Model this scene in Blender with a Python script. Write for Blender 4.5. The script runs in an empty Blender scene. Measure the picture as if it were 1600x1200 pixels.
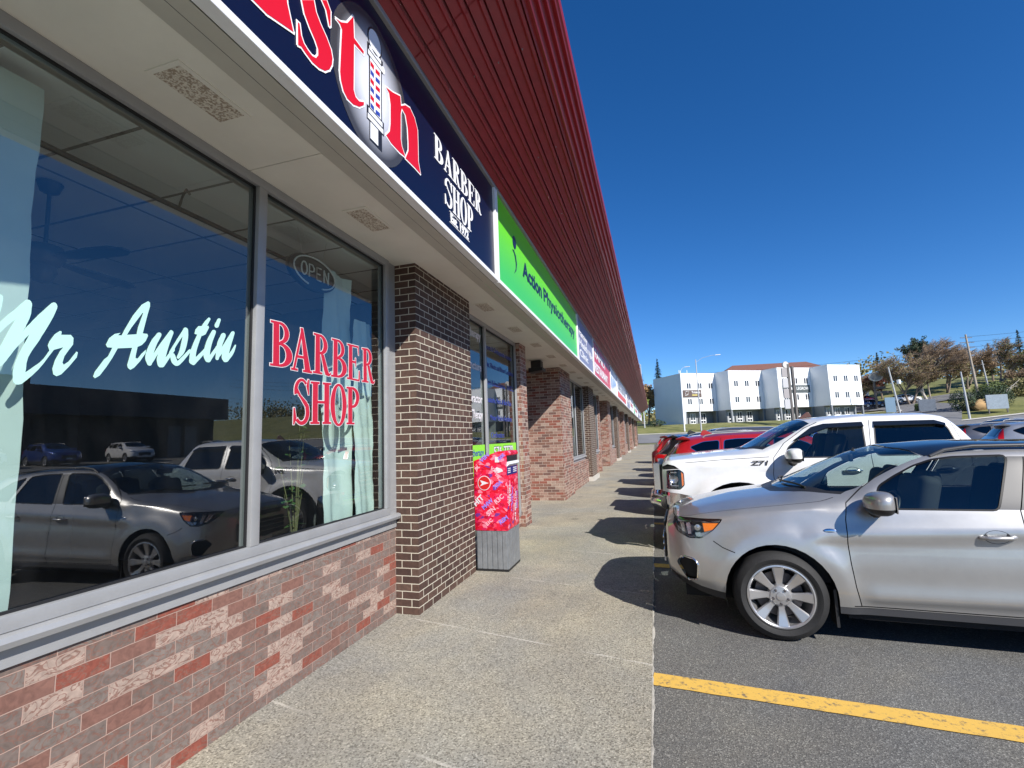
import bpy, bmesh, math, random
import numpy as np
from mathutils import Vector, Matrix
from mathutils.geometry import delaunay_2d_cdt
R = math.radians
random.seed(4); rng = np.random.default_rng(4)
scene = bpy.context.scene
C = scene.collection
# ---------------------------------------------------------------- camera
cd = bpy.data.cameras.new('camera'); cam = bpy.data.objects.new('camera', cd); C.objects.link(cam)
cd.sensor_fit = 'HORIZONTAL'; cd.sensor_width = 36; cd.lens = 16.65; cd.clip_start = .03; cd.clip_end = 3000
rx = Vector((0.957583, 0.285931, -0.035742)); dx = Vector((-0.066671, 0.099174, -0.992834)); fx = Vector((-0.280338, 0.953104, 0.114031))   # image right, image down, view direction
cam.matrix_world = Matrix(((rx.x, -dx.x, -fx.x, 0), (rx.y, -dx.y, -fx.y, 0), (rx.z, -dx.z, -fx.z, 1.66), (0, 0, 0, 1)))
scene.camera = cam
# ---------------------------------------------------------------- sky and sun
SUN = Vector((1, -.9, 1.0)).normalized()
w = bpy.data.worlds.new('World'); scene.world = w; w.use_nodes = True
nt = w.node_tree; nt.nodes.clear()
o_ = nt.nodes.new('ShaderNodeOutputWorld'); b_ = nt.nodes.new('ShaderNodeBackground'); s_ = nt.nodes.new('ShaderNodeTexSky')
s_.sky_type = 'NISHITA'; s_.sun_disc = False; s_.sun_elevation = math.asin(SUN.z); s_.sun_rotation = math.atan2(SUN.x, SUN.y)
s_.air_density = .75; s_.dust_density = 0.0; s_.ozone_density = 5.0; s_.altitude = 0
hs_ = nt.nodes.new('ShaderNodeHueSaturation'); hs_.inputs['Hue'].default_value = .505; hs_.inputs['Saturation'].default_value = 1.24; hs_.inputs['Value'].default_value = 1.0
b_.inputs['Strength'].default_value = .104
nt.links.new(s_.outputs[0], hs_.inputs['Color']); nt.links.new(hs_.outputs[0], b_.inputs[0]); nt.links.new(b_.outputs[0], o_.inputs[0])
ld = bpy.data.lights.new('sun', 'SUN'); lo = bpy.data.objects.new('sun', ld); C.objects.link(lo)
ld.energy = 4.9; ld.angle = R(.5); ld.color = (1, .955, .89)
lo.rotation_euler = (-SUN).to_track_quat('-Z', 'Y').to_euler(); lo.location = (20, -20, 30)
scene.view_settings.view_transform = 'Standard'; scene.view_settings.look = 'None'
scene.view_settings.exposure = 0.62; scene.view_settings.gamma = 1
scene.render.engine = 'CYCLES'
scene.cycles.max_bounces = 8; scene.cycles.transparent_max_bounces = 16

# ---------------------------------------------------------------- materials
MATS = {}
def node_mat(name):
    m = bpy.data.materials.new(name); m.use_nodes = True
    return m, m.node_tree, m.node_tree.nodes['Principled BSDF']
def pbr(name, col, rough=.6, metal=0, var=0, vscale=8, bump=0, bscale=60, coat=0, emit=None, spec=.5, sub=None):
    if name in MATS: return MATS[name]
    m, t, p = node_mat(name)
    p.inputs['Base Color'].default_value = (*col, 1); p.inputs['Roughness'].default_value = rough
    p.inputs['Metallic'].default_value = metal; p.inputs['Coat Weight'].default_value = coat; p.inputs['Coat Roughness'].default_value = .03
    p.inputs['Specular IOR Level'].default_value = spec
    N = t.nodes; L = t.links
    tc = N.new('ShaderNodeTexCoord')
    if var:
        n = N.new('ShaderNodeTexNoise'); n.inputs['Scale'].default_value = vscale; n.inputs['Detail'].default_value = 6; n.inputs['Roughness'].default_value = .65
        L.new(tc.outputs['Object'], n.inputs['Vector'])
        r = N.new('ShaderNodeValToRGB'); r.color_ramp.elements[0].position = .3; r.color_ramp.elements[1].position = .7
        a = [max(0, c*(1-var)) for c in col]; b = [min(1, c*(1+var)) for c in col]
        r.color_ramp.elements[0].color = (*a, 1); r.color_ramp.elements[1].color = (*b, 1)
        L.new(n.outputs[0], r.inputs[0]); L.new(r.outputs[0], p.inputs['Base Color'])
        mr = N.new('ShaderNodeMapRange'); mr.inputs['To Min'].default_value = max(.02, rough*.8); mr.inputs['To Max'].default_value = min(1, rough*1.2)
        L.new(n.outputs[0], mr.inputs[0]); L.new(mr.outputs[0], p.inputs['Roughness'])
    if bump:
        n = N.new('ShaderNodeTexNoise'); n.inputs['Scale'].default_value = bscale; n.inputs['Detail'].default_value = 4
        L.new(tc.outputs['Object'], n.inputs['Vector'])
        bm = N.new('ShaderNodeBump'); bm.inputs['Strength'].default_value = bump; bm.inputs['Distance'].default_value = .01
        L.new(n.outputs[0], bm.inputs['Height']); L.new(bm.outputs[0], p.inputs['Normal'])
    if emit: p.inputs['Emission Color'].default_value = (*col, 1); p.inputs['Emission Strength'].default_value = emit
    MATS[name] = m; return m
def glass(name, tint=(.8, .88, .86), ior=1.9, rough=.0, dust=0):
    if name in MATS: return MATS[name]
    m = bpy.data.materials.new(name); m.use_nodes = True; t = m.node_tree; t.nodes.clear(); N = t.nodes; L = t.links
    o = N.new('ShaderNodeOutputMaterial'); mx = N.new('ShaderNodeMixShader'); tr = N.new('ShaderNodeBsdfTransparent'); g = N.new('ShaderNodeBsdfGlossy'); f = N.new('ShaderNodeFresnel')
    tr.inputs[0].default_value = (*tint, 1); g.inputs['Roughness'].default_value = rough; f.inputs[0].default_value = ior; g.inputs[0].default_value = (1, 1, 1, 1)
    geo = N.new('ShaderNodeNewGeometry')   # same reflectance from both faces of the pane
    mi = N.new('ShaderNodeMix'); mi.inputs[2].default_value = ior; mi.inputs[3].default_value = 1/ior; L.new(geo.outputs['Backfacing'], mi.inputs[0]); L.new(mi.outputs[0], f.inputs[0])
    L.new(f.outputs[0], mx.inputs[0]); L.new(tr.outputs[0], mx.inputs[1]); L.new(g.outputs[0], mx.inputs[2]); L.new(mx.outputs[0], o.inputs[0])
    if dust:    # wiped film and dust on the pane
        tc = N.new('ShaderNodeTexCoord'); mp = N.new('ShaderNodeMapping'); mp.inputs['Scale'].default_value = (1, 1.2, .5); n = N.new('ShaderNodeTexNoise'); n.inputs['Scale'].default_value = 2.6; n.inputs['Detail'].default_value = 9; n.inputs['Roughness'].default_value = .7; n.inputs['Distortion'].default_value = .8
        L.new(tc.outputs['Object'], mp.inputs[0]); L.new(mp.outputs[0], n.inputs[0]); r = N.new('ShaderNodeMapRange'); r.inputs['From Min'].default_value = .45; r.inputs['From Max'].default_value = .8; r.inputs['To Min'].default_value = dust*.25; r.inputs['To Max'].default_value = dust*2
        df = N.new('ShaderNodeBsdfDiffuse'); df.inputs[0].default_value = (.6, .6, .58, 1); m2 = N.new('ShaderNodeMixShader'); L.new(n.outputs[0], r.inputs[0]); L.new(r.outputs[0], m2.inputs[0]); L.new(mx.outputs[0], m2.inputs[1]); L.new(df.outputs[0], m2.inputs[2]); L.new(m2.outputs[0], o.inputs[0])
        g.inputs[0].default_value = (.86, .86, .86, 1)
    MATS[name] = m; return m
def brick(name, ramp, mortar, bw=.205, bh=.0727, ms=.010, swirl=0, rough=.85, rough_bump=.25):
    m, t, p = node_mat(name); N = t.nodes; L = t.links
    uv = N.new('ShaderNodeUVMap'); uv.uv_map = 'UVMap'
    wob = N.new('ShaderNodeTexNoise'); wob.inputs['Scale'].default_value = 14; wob.inputs['Detail'].default_value = 3; L.new(uv.outputs[0], wob.inputs['Vector'])
    off = N.new('ShaderNodeVectorMath'); off.operation = 'MULTIPLY_ADD'; off.inputs[1].default_value = (.006, .006, 0); L.new(wob.outputs['Color'], off.inputs[0]); L.new(uv.outputs[0], off.inputs[2])
    b = N.new('ShaderNodeTexBrick'); L.new(off.outputs[0], b.inputs['Vector'])
    b.inputs['Scale'].default_value = 1; b.inputs['Brick Width'].default_value = bw; b.inputs['Row Height'].default_value = bh; b.inputs['Mortar Size'].default_value = ms/2
    b.inputs['Mortar Smooth'].default_value = .15; b.inputs['Color1'].default_value = (0, 0, 0, 1); b.inputs['Color2'].default_value = (1, 1, 1, 1); b.inputs['Mortar'].default_value = (0, 0, 0, 1); b.offset = .5
    r = N.new('ShaderNodeValToRGB'); r.color_ramp.interpolation = 'CONSTANT'
    while len(r.color_ramp.elements) < len(ramp): r.color_ramp.elements.new(.5)
    for e, (pos, c) in zip(r.color_ramp.elements, ramp): e.position = pos; e.color = (*c, 1)
    L.new(b.outputs['Color'], r.inputs[0])
    n = N.new('ShaderNodeTexNoise'); n.inputs['Scale'].default_value = 26; n.inputs['Detail'].default_value = 5; n.inputs['Distortion'].default_value = 1.2 if swirl else 0; L.new(uv.outputs[0], n.inputs['Vector'])
    col = r.outputs[0]
    if swirl:   # clay folds and lime smears pressed into the face of each brick
        n2 = N.new('ShaderNodeTexNoise'); n2.inputs['Scale'].default_value = 9; n2.inputs['Detail'].default_value = 2.5; n2.inputs['Distortion'].default_value = 2.2
        ad = N.new('ShaderNodeVectorMath'); ad.operation = 'MULTIPLY_ADD'; ad.inputs[1].default_value = (3, 3, 3); L.new(b.outputs['Color'], ad.inputs[0]); L.new(uv.outputs[0], ad.inputs[2])
        st = N.new('ShaderNodeVectorMath'); st.operation = 'MULTIPLY'; st.inputs[1].default_value = (1, 1.7, 1); L.new(ad.outputs[0], st.inputs[0]); L.new(st.outputs[0], n2.inputs['Vector'])
        rr = N.new('ShaderNodeValToRGB'); e = rr.color_ramp.elements; e[0].position = .47; e[0].color = (0, 0, 0, 1); e[1].position = .50; e[1].color = (1, 1, 1, 1)
        x = e.new(.53); x.color = (1, 1, 1, 1); x = e.new(.56); x.color = (0, 0, 0, 1)
        L.new(n2.outputs[0], rr.inputs[0])
        ms2 = N.new('ShaderNodeMath'); ms2.operation = 'MULTIPLY'; ms2.inputs[1].default_value = swirl; L.new(rr.outputs[0], ms2.inputs[0])
        mx = N.new('ShaderNodeMix'); mx.data_type = 'RGBA'; L.new(ms2.outputs[0], mx.inputs[0]); L.new(col, mx.inputs[6]); mx.inputs[7].default_value = (.215, .105, .078, 1); col = mx.outputs[2]
    mul = N.new('ShaderNodeMix'); mul.data_type = 'RGBA'; mul.blend_type = 'MULTIPLY'; mul.inputs[0].default_value = 1
    r2 = N.new('ShaderNodeValToRGB'); r2.color_ramp.elements[0].position = .3; r2.color_ramp.elements[1].position = .68; r2.color_ramp.elements[0].color = (.72, .72, .72, 1); r2.color_ramp.elements[1].color = (1.1, 1.1, 1.1, 1)
    L.new(n.outputs[0], r2.inputs[0]); L.new(col, mul.inputs[6]); L.new(r2.outputs[0], mul.inputs[7])
    big = N.new('ShaderNodeTexNoise'); big.inputs['Scale'].default_value = 1.3; big.inputs['Detail'].default_value = 5; L.new(uv.outputs[0], big.inputs['Vector'])
    r3 = N.new('ShaderNodeValToRGB'); r3.color_ramp.elements[0].position = .35; r3.color_ramp.elements[1].position = .7; r3.color_ramp.elements[0].color = (.82, .82, .82, 1)
    L.new(big.outputs[0], r3.inputs[0])
    mul2 = N.new('ShaderNodeMix'); mul2.data_type = 'RGBA'; mul2.blend_type = 'MULTIPLY'; mul2.inputs[0].default_value = 1; L.new(mul.outputs[2], mul2.inputs[6]); L.new(r3.outputs[0], mul2.inputs[7])
    fin = N.new('ShaderNodeMix'); fin.data_type = 'RGBA'; L.new(b.outputs['Fac'], fin.inputs[0]); L.new(mul2.outputs[2], fin.inputs[6]); fin.inputs[7].default_value = (*mortar, 1)
    L.new(fin.outputs[2], p.inputs['Base Color']); p.inputs['Roughness'].default_value = rough
    inv = N.new('ShaderNodeMath'); inv.operation = 'SUBTRACT'; inv.inputs[0].default_value = 1; L.new(b.outputs['Fac'], inv.inputs[1])
    ad2 = N.new('ShaderNodeMath'); ad2.operation = 'MULTIPLY_ADD'; ad2.inputs[1].default_value = rough_bump; L.new(n.outputs[0], ad2.inputs[0]); L.new(inv.outputs[0], ad2.inputs[2])
    bp = N.new('ShaderNodeBump'); bp.inputs['Strength'].default_value = .8; bp.inputs['Distance'].default_value = .006; L.new(ad2.outputs[0], bp.inputs['Height']); L.new(bp.outputs[0], p.inputs['Normal'])
    MATS[name] = m; return m
def paint(name, col, metal=.55, rough=.32, coat=1):
    if name in MATS: return MATS[name]
    m, t, p = node_mat(name); N = t.nodes; L = t.links
    p.inputs['Metallic'].default_value = metal; p.inputs['Roughness'].default_value = rough; p.inputs['Coat Weight'].default_value = coat; p.inputs['Coat Roughness'].default_value = .04
    tc = N.new('ShaderNodeTexCoord'); n = N.new('ShaderNodeTexNoise'); n.inputs['Scale'].default_value = 3; n.inputs['Detail'].default_value = 8; n.inputs['Roughness'].default_value = .7
    L.new(tc.outputs['Object'], n.inputs['Vector'])
    r = N.new('ShaderNodeValToRGB'); r.color_ramp.elements[0].color = (*[c*.9 for c in col], 1); r.color_ramp.elements[1].color = (*[min(1, c*1.06) for c in col], 1); r.color_ramp.elements[0].position = .3; r.color_ramp.elements[1].position = .7
    L.new(n.outputs[0], r.inputs[0])
    # road film thickening towards the sills
    sx = N.new('ShaderNodeSeparateXYZ'); L.new(tc.outputs['Object'], sx.inputs[0])
    mr = N.new('ShaderNodeMapRange'); mr.inputs['From Min'].default_value = .75; mr.inputs['From Max'].default_value = .2; mr.inputs['To Max'].default_value = .35; L.new(sx.outputs[2], mr.inputs[0])
    mm = N.new('ShaderNodeMath'); mm.operation = 'MULTIPLY'; L.new(mr.outputs[0], mm.inputs[0]); L.new(n.outputs[0], mm.inputs[1])
    mx = N.new('ShaderNodeMix'); mx.data_type = 'RGBA'; L.new(mm.outputs[0], mx.inputs[0]); L.new(r.outputs[0], mx.inputs[6]); mx.inputs[7].default_value = (.2, .18, .155, 1)
    L.new(mx.outputs[2], p.inputs['Base Color'])
    MATS[name] = m; return m

# ---------------------------------------------------------------- mesh helpers
def tag(o, label=None, cat=None, group=None, kind=None):
    if label: o['label'] = label
    if cat: o['category'] = cat
    if group: o['group'] = group
    if kind: o['kind'] = kind
    return o
def empty(name, loc=(0, 0, 0), rz=0, label=None, cat=None, group=None):
    o = bpy.data.objects.new(name, None); C.objects.link(o); o.location = loc; o.rotation_euler = (0, 0, rz); o.empty_display_size = .1
    return tag(o, label, cat, group)
def copy_tree(o, parent=None):
    c = o.copy(); C.objects.link(c)
    if parent: c.parent = parent
    for ch in list(o.children): copy_tree(ch, c)
    return c
class MB:
    """collects simple solids, builds them as one mesh object"""
    def __init__(s): s.v = []; s.f = []; s.m = []
    def add(s, vs, fs, mi=0):
        k = len(s.v); s.v += [tuple(x) for x in vs]; s.f += [tuple(i+k for i in f) for f in fs]; s.m += [mi]*len(fs); return s
    def box(s, a, b, mi=0):
        x0, y0, z0 = a; x1, y1, z1 = b
        return s.add([(x0, y0, z0), (x1, y0, z0), (x1, y1, z0), (x0, y1, z0), (x0, y0, z1), (x1, y0, z1), (x1, y1, z1), (x0, y1, z1)],
                     [(0, 3, 2, 1), (4, 5, 6, 7), (0, 1, 5, 4), (1, 2, 6, 5), (2, 3, 7, 6), (3, 0, 4, 7)], mi)
    def obox(s, c, half, M, mi=0):
        """box centred at c with half sizes, turned by 3x3 M"""
        vs = [tuple(Vector(c) + M @ Vector((i*half[0], j*half[1], k*half[2]))) for k in (-1, 1) for i, j in ((-1, -1), (1, -1), (1, 1), (-1, 1))]
        return s.add(vs, [(0, 3, 2, 1), (4, 5, 6, 7), (0, 1, 5, 4), (1, 2, 6, 5), (2, 3, 7, 6), (3, 0, 4, 7)], mi)
    def tube(s, pts, r, n=8, mi=0, cap=True):
        pts = [Vector(p) for p in pts]; rs = r if isinstance(r, (list, tuple)) else [r]*len(pts); rings = []
        up = Vector((0, 0, 1))
        for i, p in enumerate(pts):
            t = (pts[min(i+1, len(pts)-1)] - pts[max(i-1, 0)]).normalized()
            a = t.cross(up if abs(t.z) < .95 else Vector((1, 0, 0))).normalized(); b = t.cross(a)
            rings.append([tuple(p + rs[i]*(a*math.cos(k*2*math.pi/n) + b*math.sin(k*2*math.pi/n))) for k in range(n)])
        vs = [q for g in rings for q in g]; fs = []
        for i in range(len(pts)-1):
            for k in range(n): fs.append((i*n+k, (i+1)*n+k, (i+1)*n+(k+1) % n, i*n+(k+1) % n))
        if cap: fs += [tuple(range(n)), tuple(range(len(vs)-1, len(vs)-n-1, -1))]
        return s.add(vs, fs, mi)
    def lathe(s, prof, n=32, axis='Z', c=(0, 0, 0), mi=0):
        """profile (radius, height) spun round an axis through c"""
        vs = []
        for (r, h) in prof:
            for k in range(n):
                a = k*2*math.pi/n; x, y = r*math.cos(a), r*math.sin(a)
                vs.append({'Z': (c[0]+x, c[1]+y, c[2]+h), 'Y': (c[0]+x, c[1]+h, c[2]+y), 'X': (c[0]+h, c[1]+x, c[2]+y)}[axis])
        fs = [(i*n+k, i*n+(k+1) % n, (i+1)*n+(k+1) % n, (i+1)*n+k) for i in range(len(prof)-1) for k in range(n)]
        return s.add(vs, fs, mi)
    def prism(s, loop, ext, axis='Y', mi=0):
        """polygon in the two other axes, extruded from ext[0] to ext[1] along axis"""
        n = len(loop)
        def P(a, b, e): return {'Y': (a, e, b), 'X': (e, a, b), 'Z': (a, b, e)}[axis]
        vs = [P(a, b, ext[0]) for a, b in loop] + [P(a, b, ext[1]) for a, b in loop]
        fs = [tuple(range(n)), tuple(range(2*n-1, n-1, -1))] + [(i, i+n, (i+1) % n+n, (i+1) % n) for i in range(n)]
        return s.add(vs, fs, mi)
    def build(s, name, mats, parent=None, smooth=None, bevel=0, uv=True, seg=2, recalc=True):
        me = bpy.data.meshes.new(name); me.from_pydata(s.v, [], s.f)
        for m in (mats if isinstance(mats, (list, tuple)) else [mats]): me.materials.append(m)
        me.polygons.foreach_set('material_index', s.m)
        if recalc or bevel:
            bm = bmesh.new(); bm.from_mesh(me)
            if recalc: bmesh.ops.recalc_face_normals(bm, faces=bm.faces)
            if bevel: bmesh.ops.bevel(bm, geom=[e for e in bm.edges if len(e.link_faces) == 2 and e.calc_face_angle(0) > .5], offset=bevel, segments=seg, profile=.6, affect='EDGES')
            bm.to_mesh(me); bm.free()
        if uv:
            ul = me.uv_layers.new(name='UVMap'); nn = len(me.loops); arr = np.zeros(nn*2)
            for p in me.polygons:
                nx, ny, nz = map(abs, p.normal)
                for li in p.loop_indices:
                    x, y, z = me.vertices[me.loops[li].vertex_index].co
                    arr[2*li:2*li+2] = (y, z) if nx >= ny and nx >= nz else ((x+.1, z) if ny >= nz else (x, y))
            ul.data.foreach_set('uv', arr)
        if smooth is not None:
            me.shade_smooth(); me.set_sharp_from_angle(angle=R(smooth))
        o = bpy.data.objects.new(name, me); C.objects.link(o)
        if parent: o.parent = parent
        return o
def inside(pts, lp):
    """even-odd test of many points against one loop"""
    L = np.array(lp, float)[:, :2]; x, y = pts[:, 0], pts[:, 1]; r = np.zeros(len(pts), bool)
    lo = L.min(0); hi = L.max(0); k = np.where((x > lo[0]) & (x < hi[0]) & (y > lo[1]) & (y < hi[1]))[0]
    if not len(k): return r
    px, py = x[k], y[k]; c = np.zeros(len(k), bool); x1, y1 = L[-1]
    for x2, y2 in L:
        if y1 != y2: c ^= ((y1 > py) != (y2 > py)) & (px < (x1-x2)*(py-y2)/(y1-y2)+x2)
        x1, y1 = x2, y2
    r[k] = c; return r
def cdt(loops, extra=()):
    vs = []; es = []
    for lp in loops:
        k = len(vs); n = len(lp); vs += [Vector((p[0], p[1])) for p in lp]; es += [(k+i, k+(i+1) % n) for i in range(n)]
    vs += [Vector(p) for p in extra]
    V, E, F = delaunay_2d_cdt(vs, es, [], 0, 1e-6, False)[:3]
    V = np.array([tuple(v) for v in V]); F = [tuple(f) for f in F]; F = [f for f in F if len(f) == 3]
    return V, F, V[np.array(F)].mean(1)
def union_mesh(loops, holes=(), seg=0):
    """triangulate the union of flat loops minus holes; returns 2-D verts and triangles"""
    V, F, c = cdt(list(loops)+list(holes)); keep = np.zeros(len(F), bool)
    for lp in loops: keep |= inside(c, lp)
    for lp in holes: keep &= ~inside(c, lp)
    return [tuple(v) for v in V], [f for f, k in zip(F, keep) if k]
def flat(loops, x, holes=(), thick=.002, face=1):
    """thin plate of lettering on a plane x=const, loops in (y, z)"""
    V, F = union_mesh(loops, holes); m = MB(); n = len(V)
    xf = x + face*thick
    m.add([(xf, a, b) for a, b in V] , [f for f in F])
    m.add([(x, a, b) for a, b in V], [f[::-1] for f in F])
    cnt = {}
    for f in F:
        for i in range(len(f)): e = (f[i], f[(i+1) % len(f)]); cnt[tuple(sorted(e))] = cnt.get(tuple(sorted(e)), 0)+1
    side = [e for e, c in cnt.items() if c == 1]
    m.f += [(a, b, b+n, a+n) for a, b in side]; m.m += [0]*len(side)
    return m
def thicken(loop, w, k=8):
    """small discs and bars along a loop: its outline grown by w"""
    out = []
    n = len(loop)
    for i in range(n):
        a = Vector(loop[i]); b = Vector(loop[(i+1) % n]); d = b-a
        if d.length < 1e-6: continue
        t = d.normalized(); q = Vector((-t.y, t.x))
        out.append([tuple(a+q*w-t*w*.7), tuple(a-q*w-t*w*.7), tuple(b-q*w+t*w*.7), tuple(b+q*w+t*w*.7)])
    return out
def ell(cx, cy, rx_, ry_, a0=0, a1=360, n=20): return [(cx+rx_*math.cos(R(a0+(a1-a0)*i/n)), cy+ry_*math.sin(R(a0+(a1-a0)*i/n))) for i in range(n+(0 if a1-a0 == 360 else 1))]
def ring(cx, cy, ro, ri, a0, a1, n=16): return ell(cx, cy, *ro, a0, a1, n)+ell(cx, cy, *ri, a0, a1, n)[::-1]
RC = lambda a, b, c, d: [(a, b), (c, b), (c, d), (a, d)]
def cring(ocx, ocy, ro, icx, icy, ri, a0, a1, n=14): return ell(ocx, ocy, *ro, a0, a1, n)+ell(icx, icy, *ri, a0, a1, n)[::-1]
GLY = {   # condensed roman capitals, unit box
 'B': [RC(.12, 0, .38, 1), RC(0, 0, .5, .05), RC(0, .95, .5, 1), cring(.42, .76, (.42, .24), .42, .76, (.2, .18), -90, 90), cring(.42, .27, (.55, .27), .42, .27, (.27, .21), -90, 90), RC(.3, .48, .45, .55)],
 'A': [[(.07, 0), (.17, 0), (.52, .86), (.47, .99)], [(.42, 1), (.56, 1), (.93, 0), (.65, 0)], RC(.22, .3, .72, .36), RC(0, 0, .3, .05), RC(.55, 0, 1, .05)],
 'R': [RC(.12, 0, .38, 1), RC(0, 0, .5, .05), RC(0, .95, .5, 1), cring(.4, .75, (.45, .25), .4, .75, (.2, .19), -90, 90), RC(.3, .5, .42, .56), [(.42, .53), (.62, .5), (.86, .08), (.92, .05), (1, .1), (1, .04), (.88, -.02), (.68, 0), (.6, .12)]],
 'E': [RC(.12, 0, .38, 1), RC(0, 0, .9, .05), RC(0, .95, .9, 1), RC(.3, .49, .65, .55), [(.82, .95), (.9, .95), (.9, .74), (.86, .74)], [(.82, .05), (.86, .3), (.93, .3), (.93, .05)], RC(.61, .4, .67, .64)],
 'S': [cring(.48, .74, (.44, .27), .5, .75, (.26, .2), 40, 200), cring(.5, .27, (.46, .28), .48, .27, (.26, .2), -140, 30), [(.05, .66), (.25, .67), (.72, .38), (.95, .36), (.9, .44), (.5, .6), (.2, .82)], [(.88, 1), (.95, 1), (.95, .66), (.89, .66), (.78, .85)], [(.02, 0), (.08, 0), (.2, .13), (.1, .36), (.02, .36)], [(.25, .75), (.3, .62), (.6, .55), (.72, .38), (.96, .3), (.8, .5), (.4, .66)]],
 'H': [RC(.1, 0, .34, 1), RC(.66, 0, .9, 1), RC(.3, .49, .7, .55)]+[RC(a, b, a+.42, b+.05) for a in (0, .58) for b in (0, .95)],
 'O': [cring(.5, .5, (.5, .52), .5, .5, (.24, .46), 0, 180, 20), cring(.5, .5, (.5, .52), .5, .5, (.24, .46), 180, 360, 20)],
 'P': [RC(.12, 0, .4, 1), RC(0, 0, .56, .05), RC(0, .95, .5, 1), cring(.42, .72, (.5, .28), .42, .72, (.26, .21), -90, 90), RC(.35, .44, .45, .51)],
}
def glyph_in(ch, q):
    """glyph loops warped into the quad TL, TR, BL, BR"""
    TL, TR, BL, BR = [Vector(a) for a in q]
    def W(p):
        u, v = p; t = TL.lerp(TR, u); b = BL.lerp(BR, u); return tuple(b.lerp(t, v))
    return [[W(p) for p in lp] for lp in GLY[ch]]
def text_mesh(txt, size, width=None, name='lettering', bold=0, shear=0, mat=None, parent=None, xyz=(0, 0, 0), rot=None, extrude=.001, align='LEFT', spacing=1.0, both=False):
    cu = bpy.data.curves.new(name, 'FONT'); cu.body = txt; cu.size = size; cu.extrude = extrude; cu.offset = bold; cu.shear = shear; cu.align_x = align; cu.space_character = spacing; cu.resolution_u = 3
    to = bpy.data.objects.new(name, cu); C.objects.link(to); bpy.context.view_layer.update()
    dg = bpy.context.evaluated_depsgraph_get(); me = bpy.data.meshes.new_from_object(to.evaluated_get(dg)); bpy.data.objects.remove(to)
    if width:
        xs = [v.co.x for v in me.vertices]; s = width/(max(xs)-min(xs)); x0 = min(xs) if align == 'LEFT' else 0
        for v in me.vertices: v.co.x = (v.co.x-x0)*s
    me.transform((Matrix.Translation(xyz) @ (rot or Matrix.Identity(3)).to_4x4()))
    me.materials.clear(); me.materials.append(mat); me.name = name
    o = bpy.data.objects.new(name, me); C.objects.link(o)
    if parent: o.parent = parent
    return o
# text on a wall plane facing +X: reading direction +Y, up +Z
FX = Matrix(((0, 0, 1), (1, 0, 0), (0, 1, 0)))
FY = Matrix(((1, 0, 0), (0, 0, -1), (0, 1, 0)))   # facing -Y
# ---------------------------------------------------------------- ground
def ss(a, b, x):
    t = min(1, max(0, (x-a)/(b-a))); return t*t*(3-2*t)
def hgt(x, y):
    z = 3.3*ss(76, 97, y) + ss(97, 150, y)*(2.0+5.5*ss(15, 70, x)) + 2.2*ss(35, 60, x)*ss(70, 95, y)
    z += 1.0*ss(14, 38, x)*(1-ss(60, 76, y)) + 5*ss(150, 400, y)
    return z
def sheet(name, xs, ys, dz, mat, mask=None, kind='structure'):
    vs = [(x, y, hgt(x, y)+dz) for y in ys for x in xs]; nx = len(xs)
    fs = [(j*nx+i, j*nx+i+1, (j+1)*nx+i+1, (j+1)*nx+i) for j in range(len(ys)-1) for i in range(nx-1) if mask is None or mask((xs[i]+xs[i+1])/2, (ys[j]+ys[j+1])/2)]
    m = MB(); m.add(vs, fs); o = m.build(name, mat, smooth=60, uv=True, recalc=False); return tag(o, kind=kind)
def rangef(a, b, s): return [a+(b-a)*i/max(1, round((b-a)/s)) for i in range(max(1, round((b-a)/s))+1)]
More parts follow.
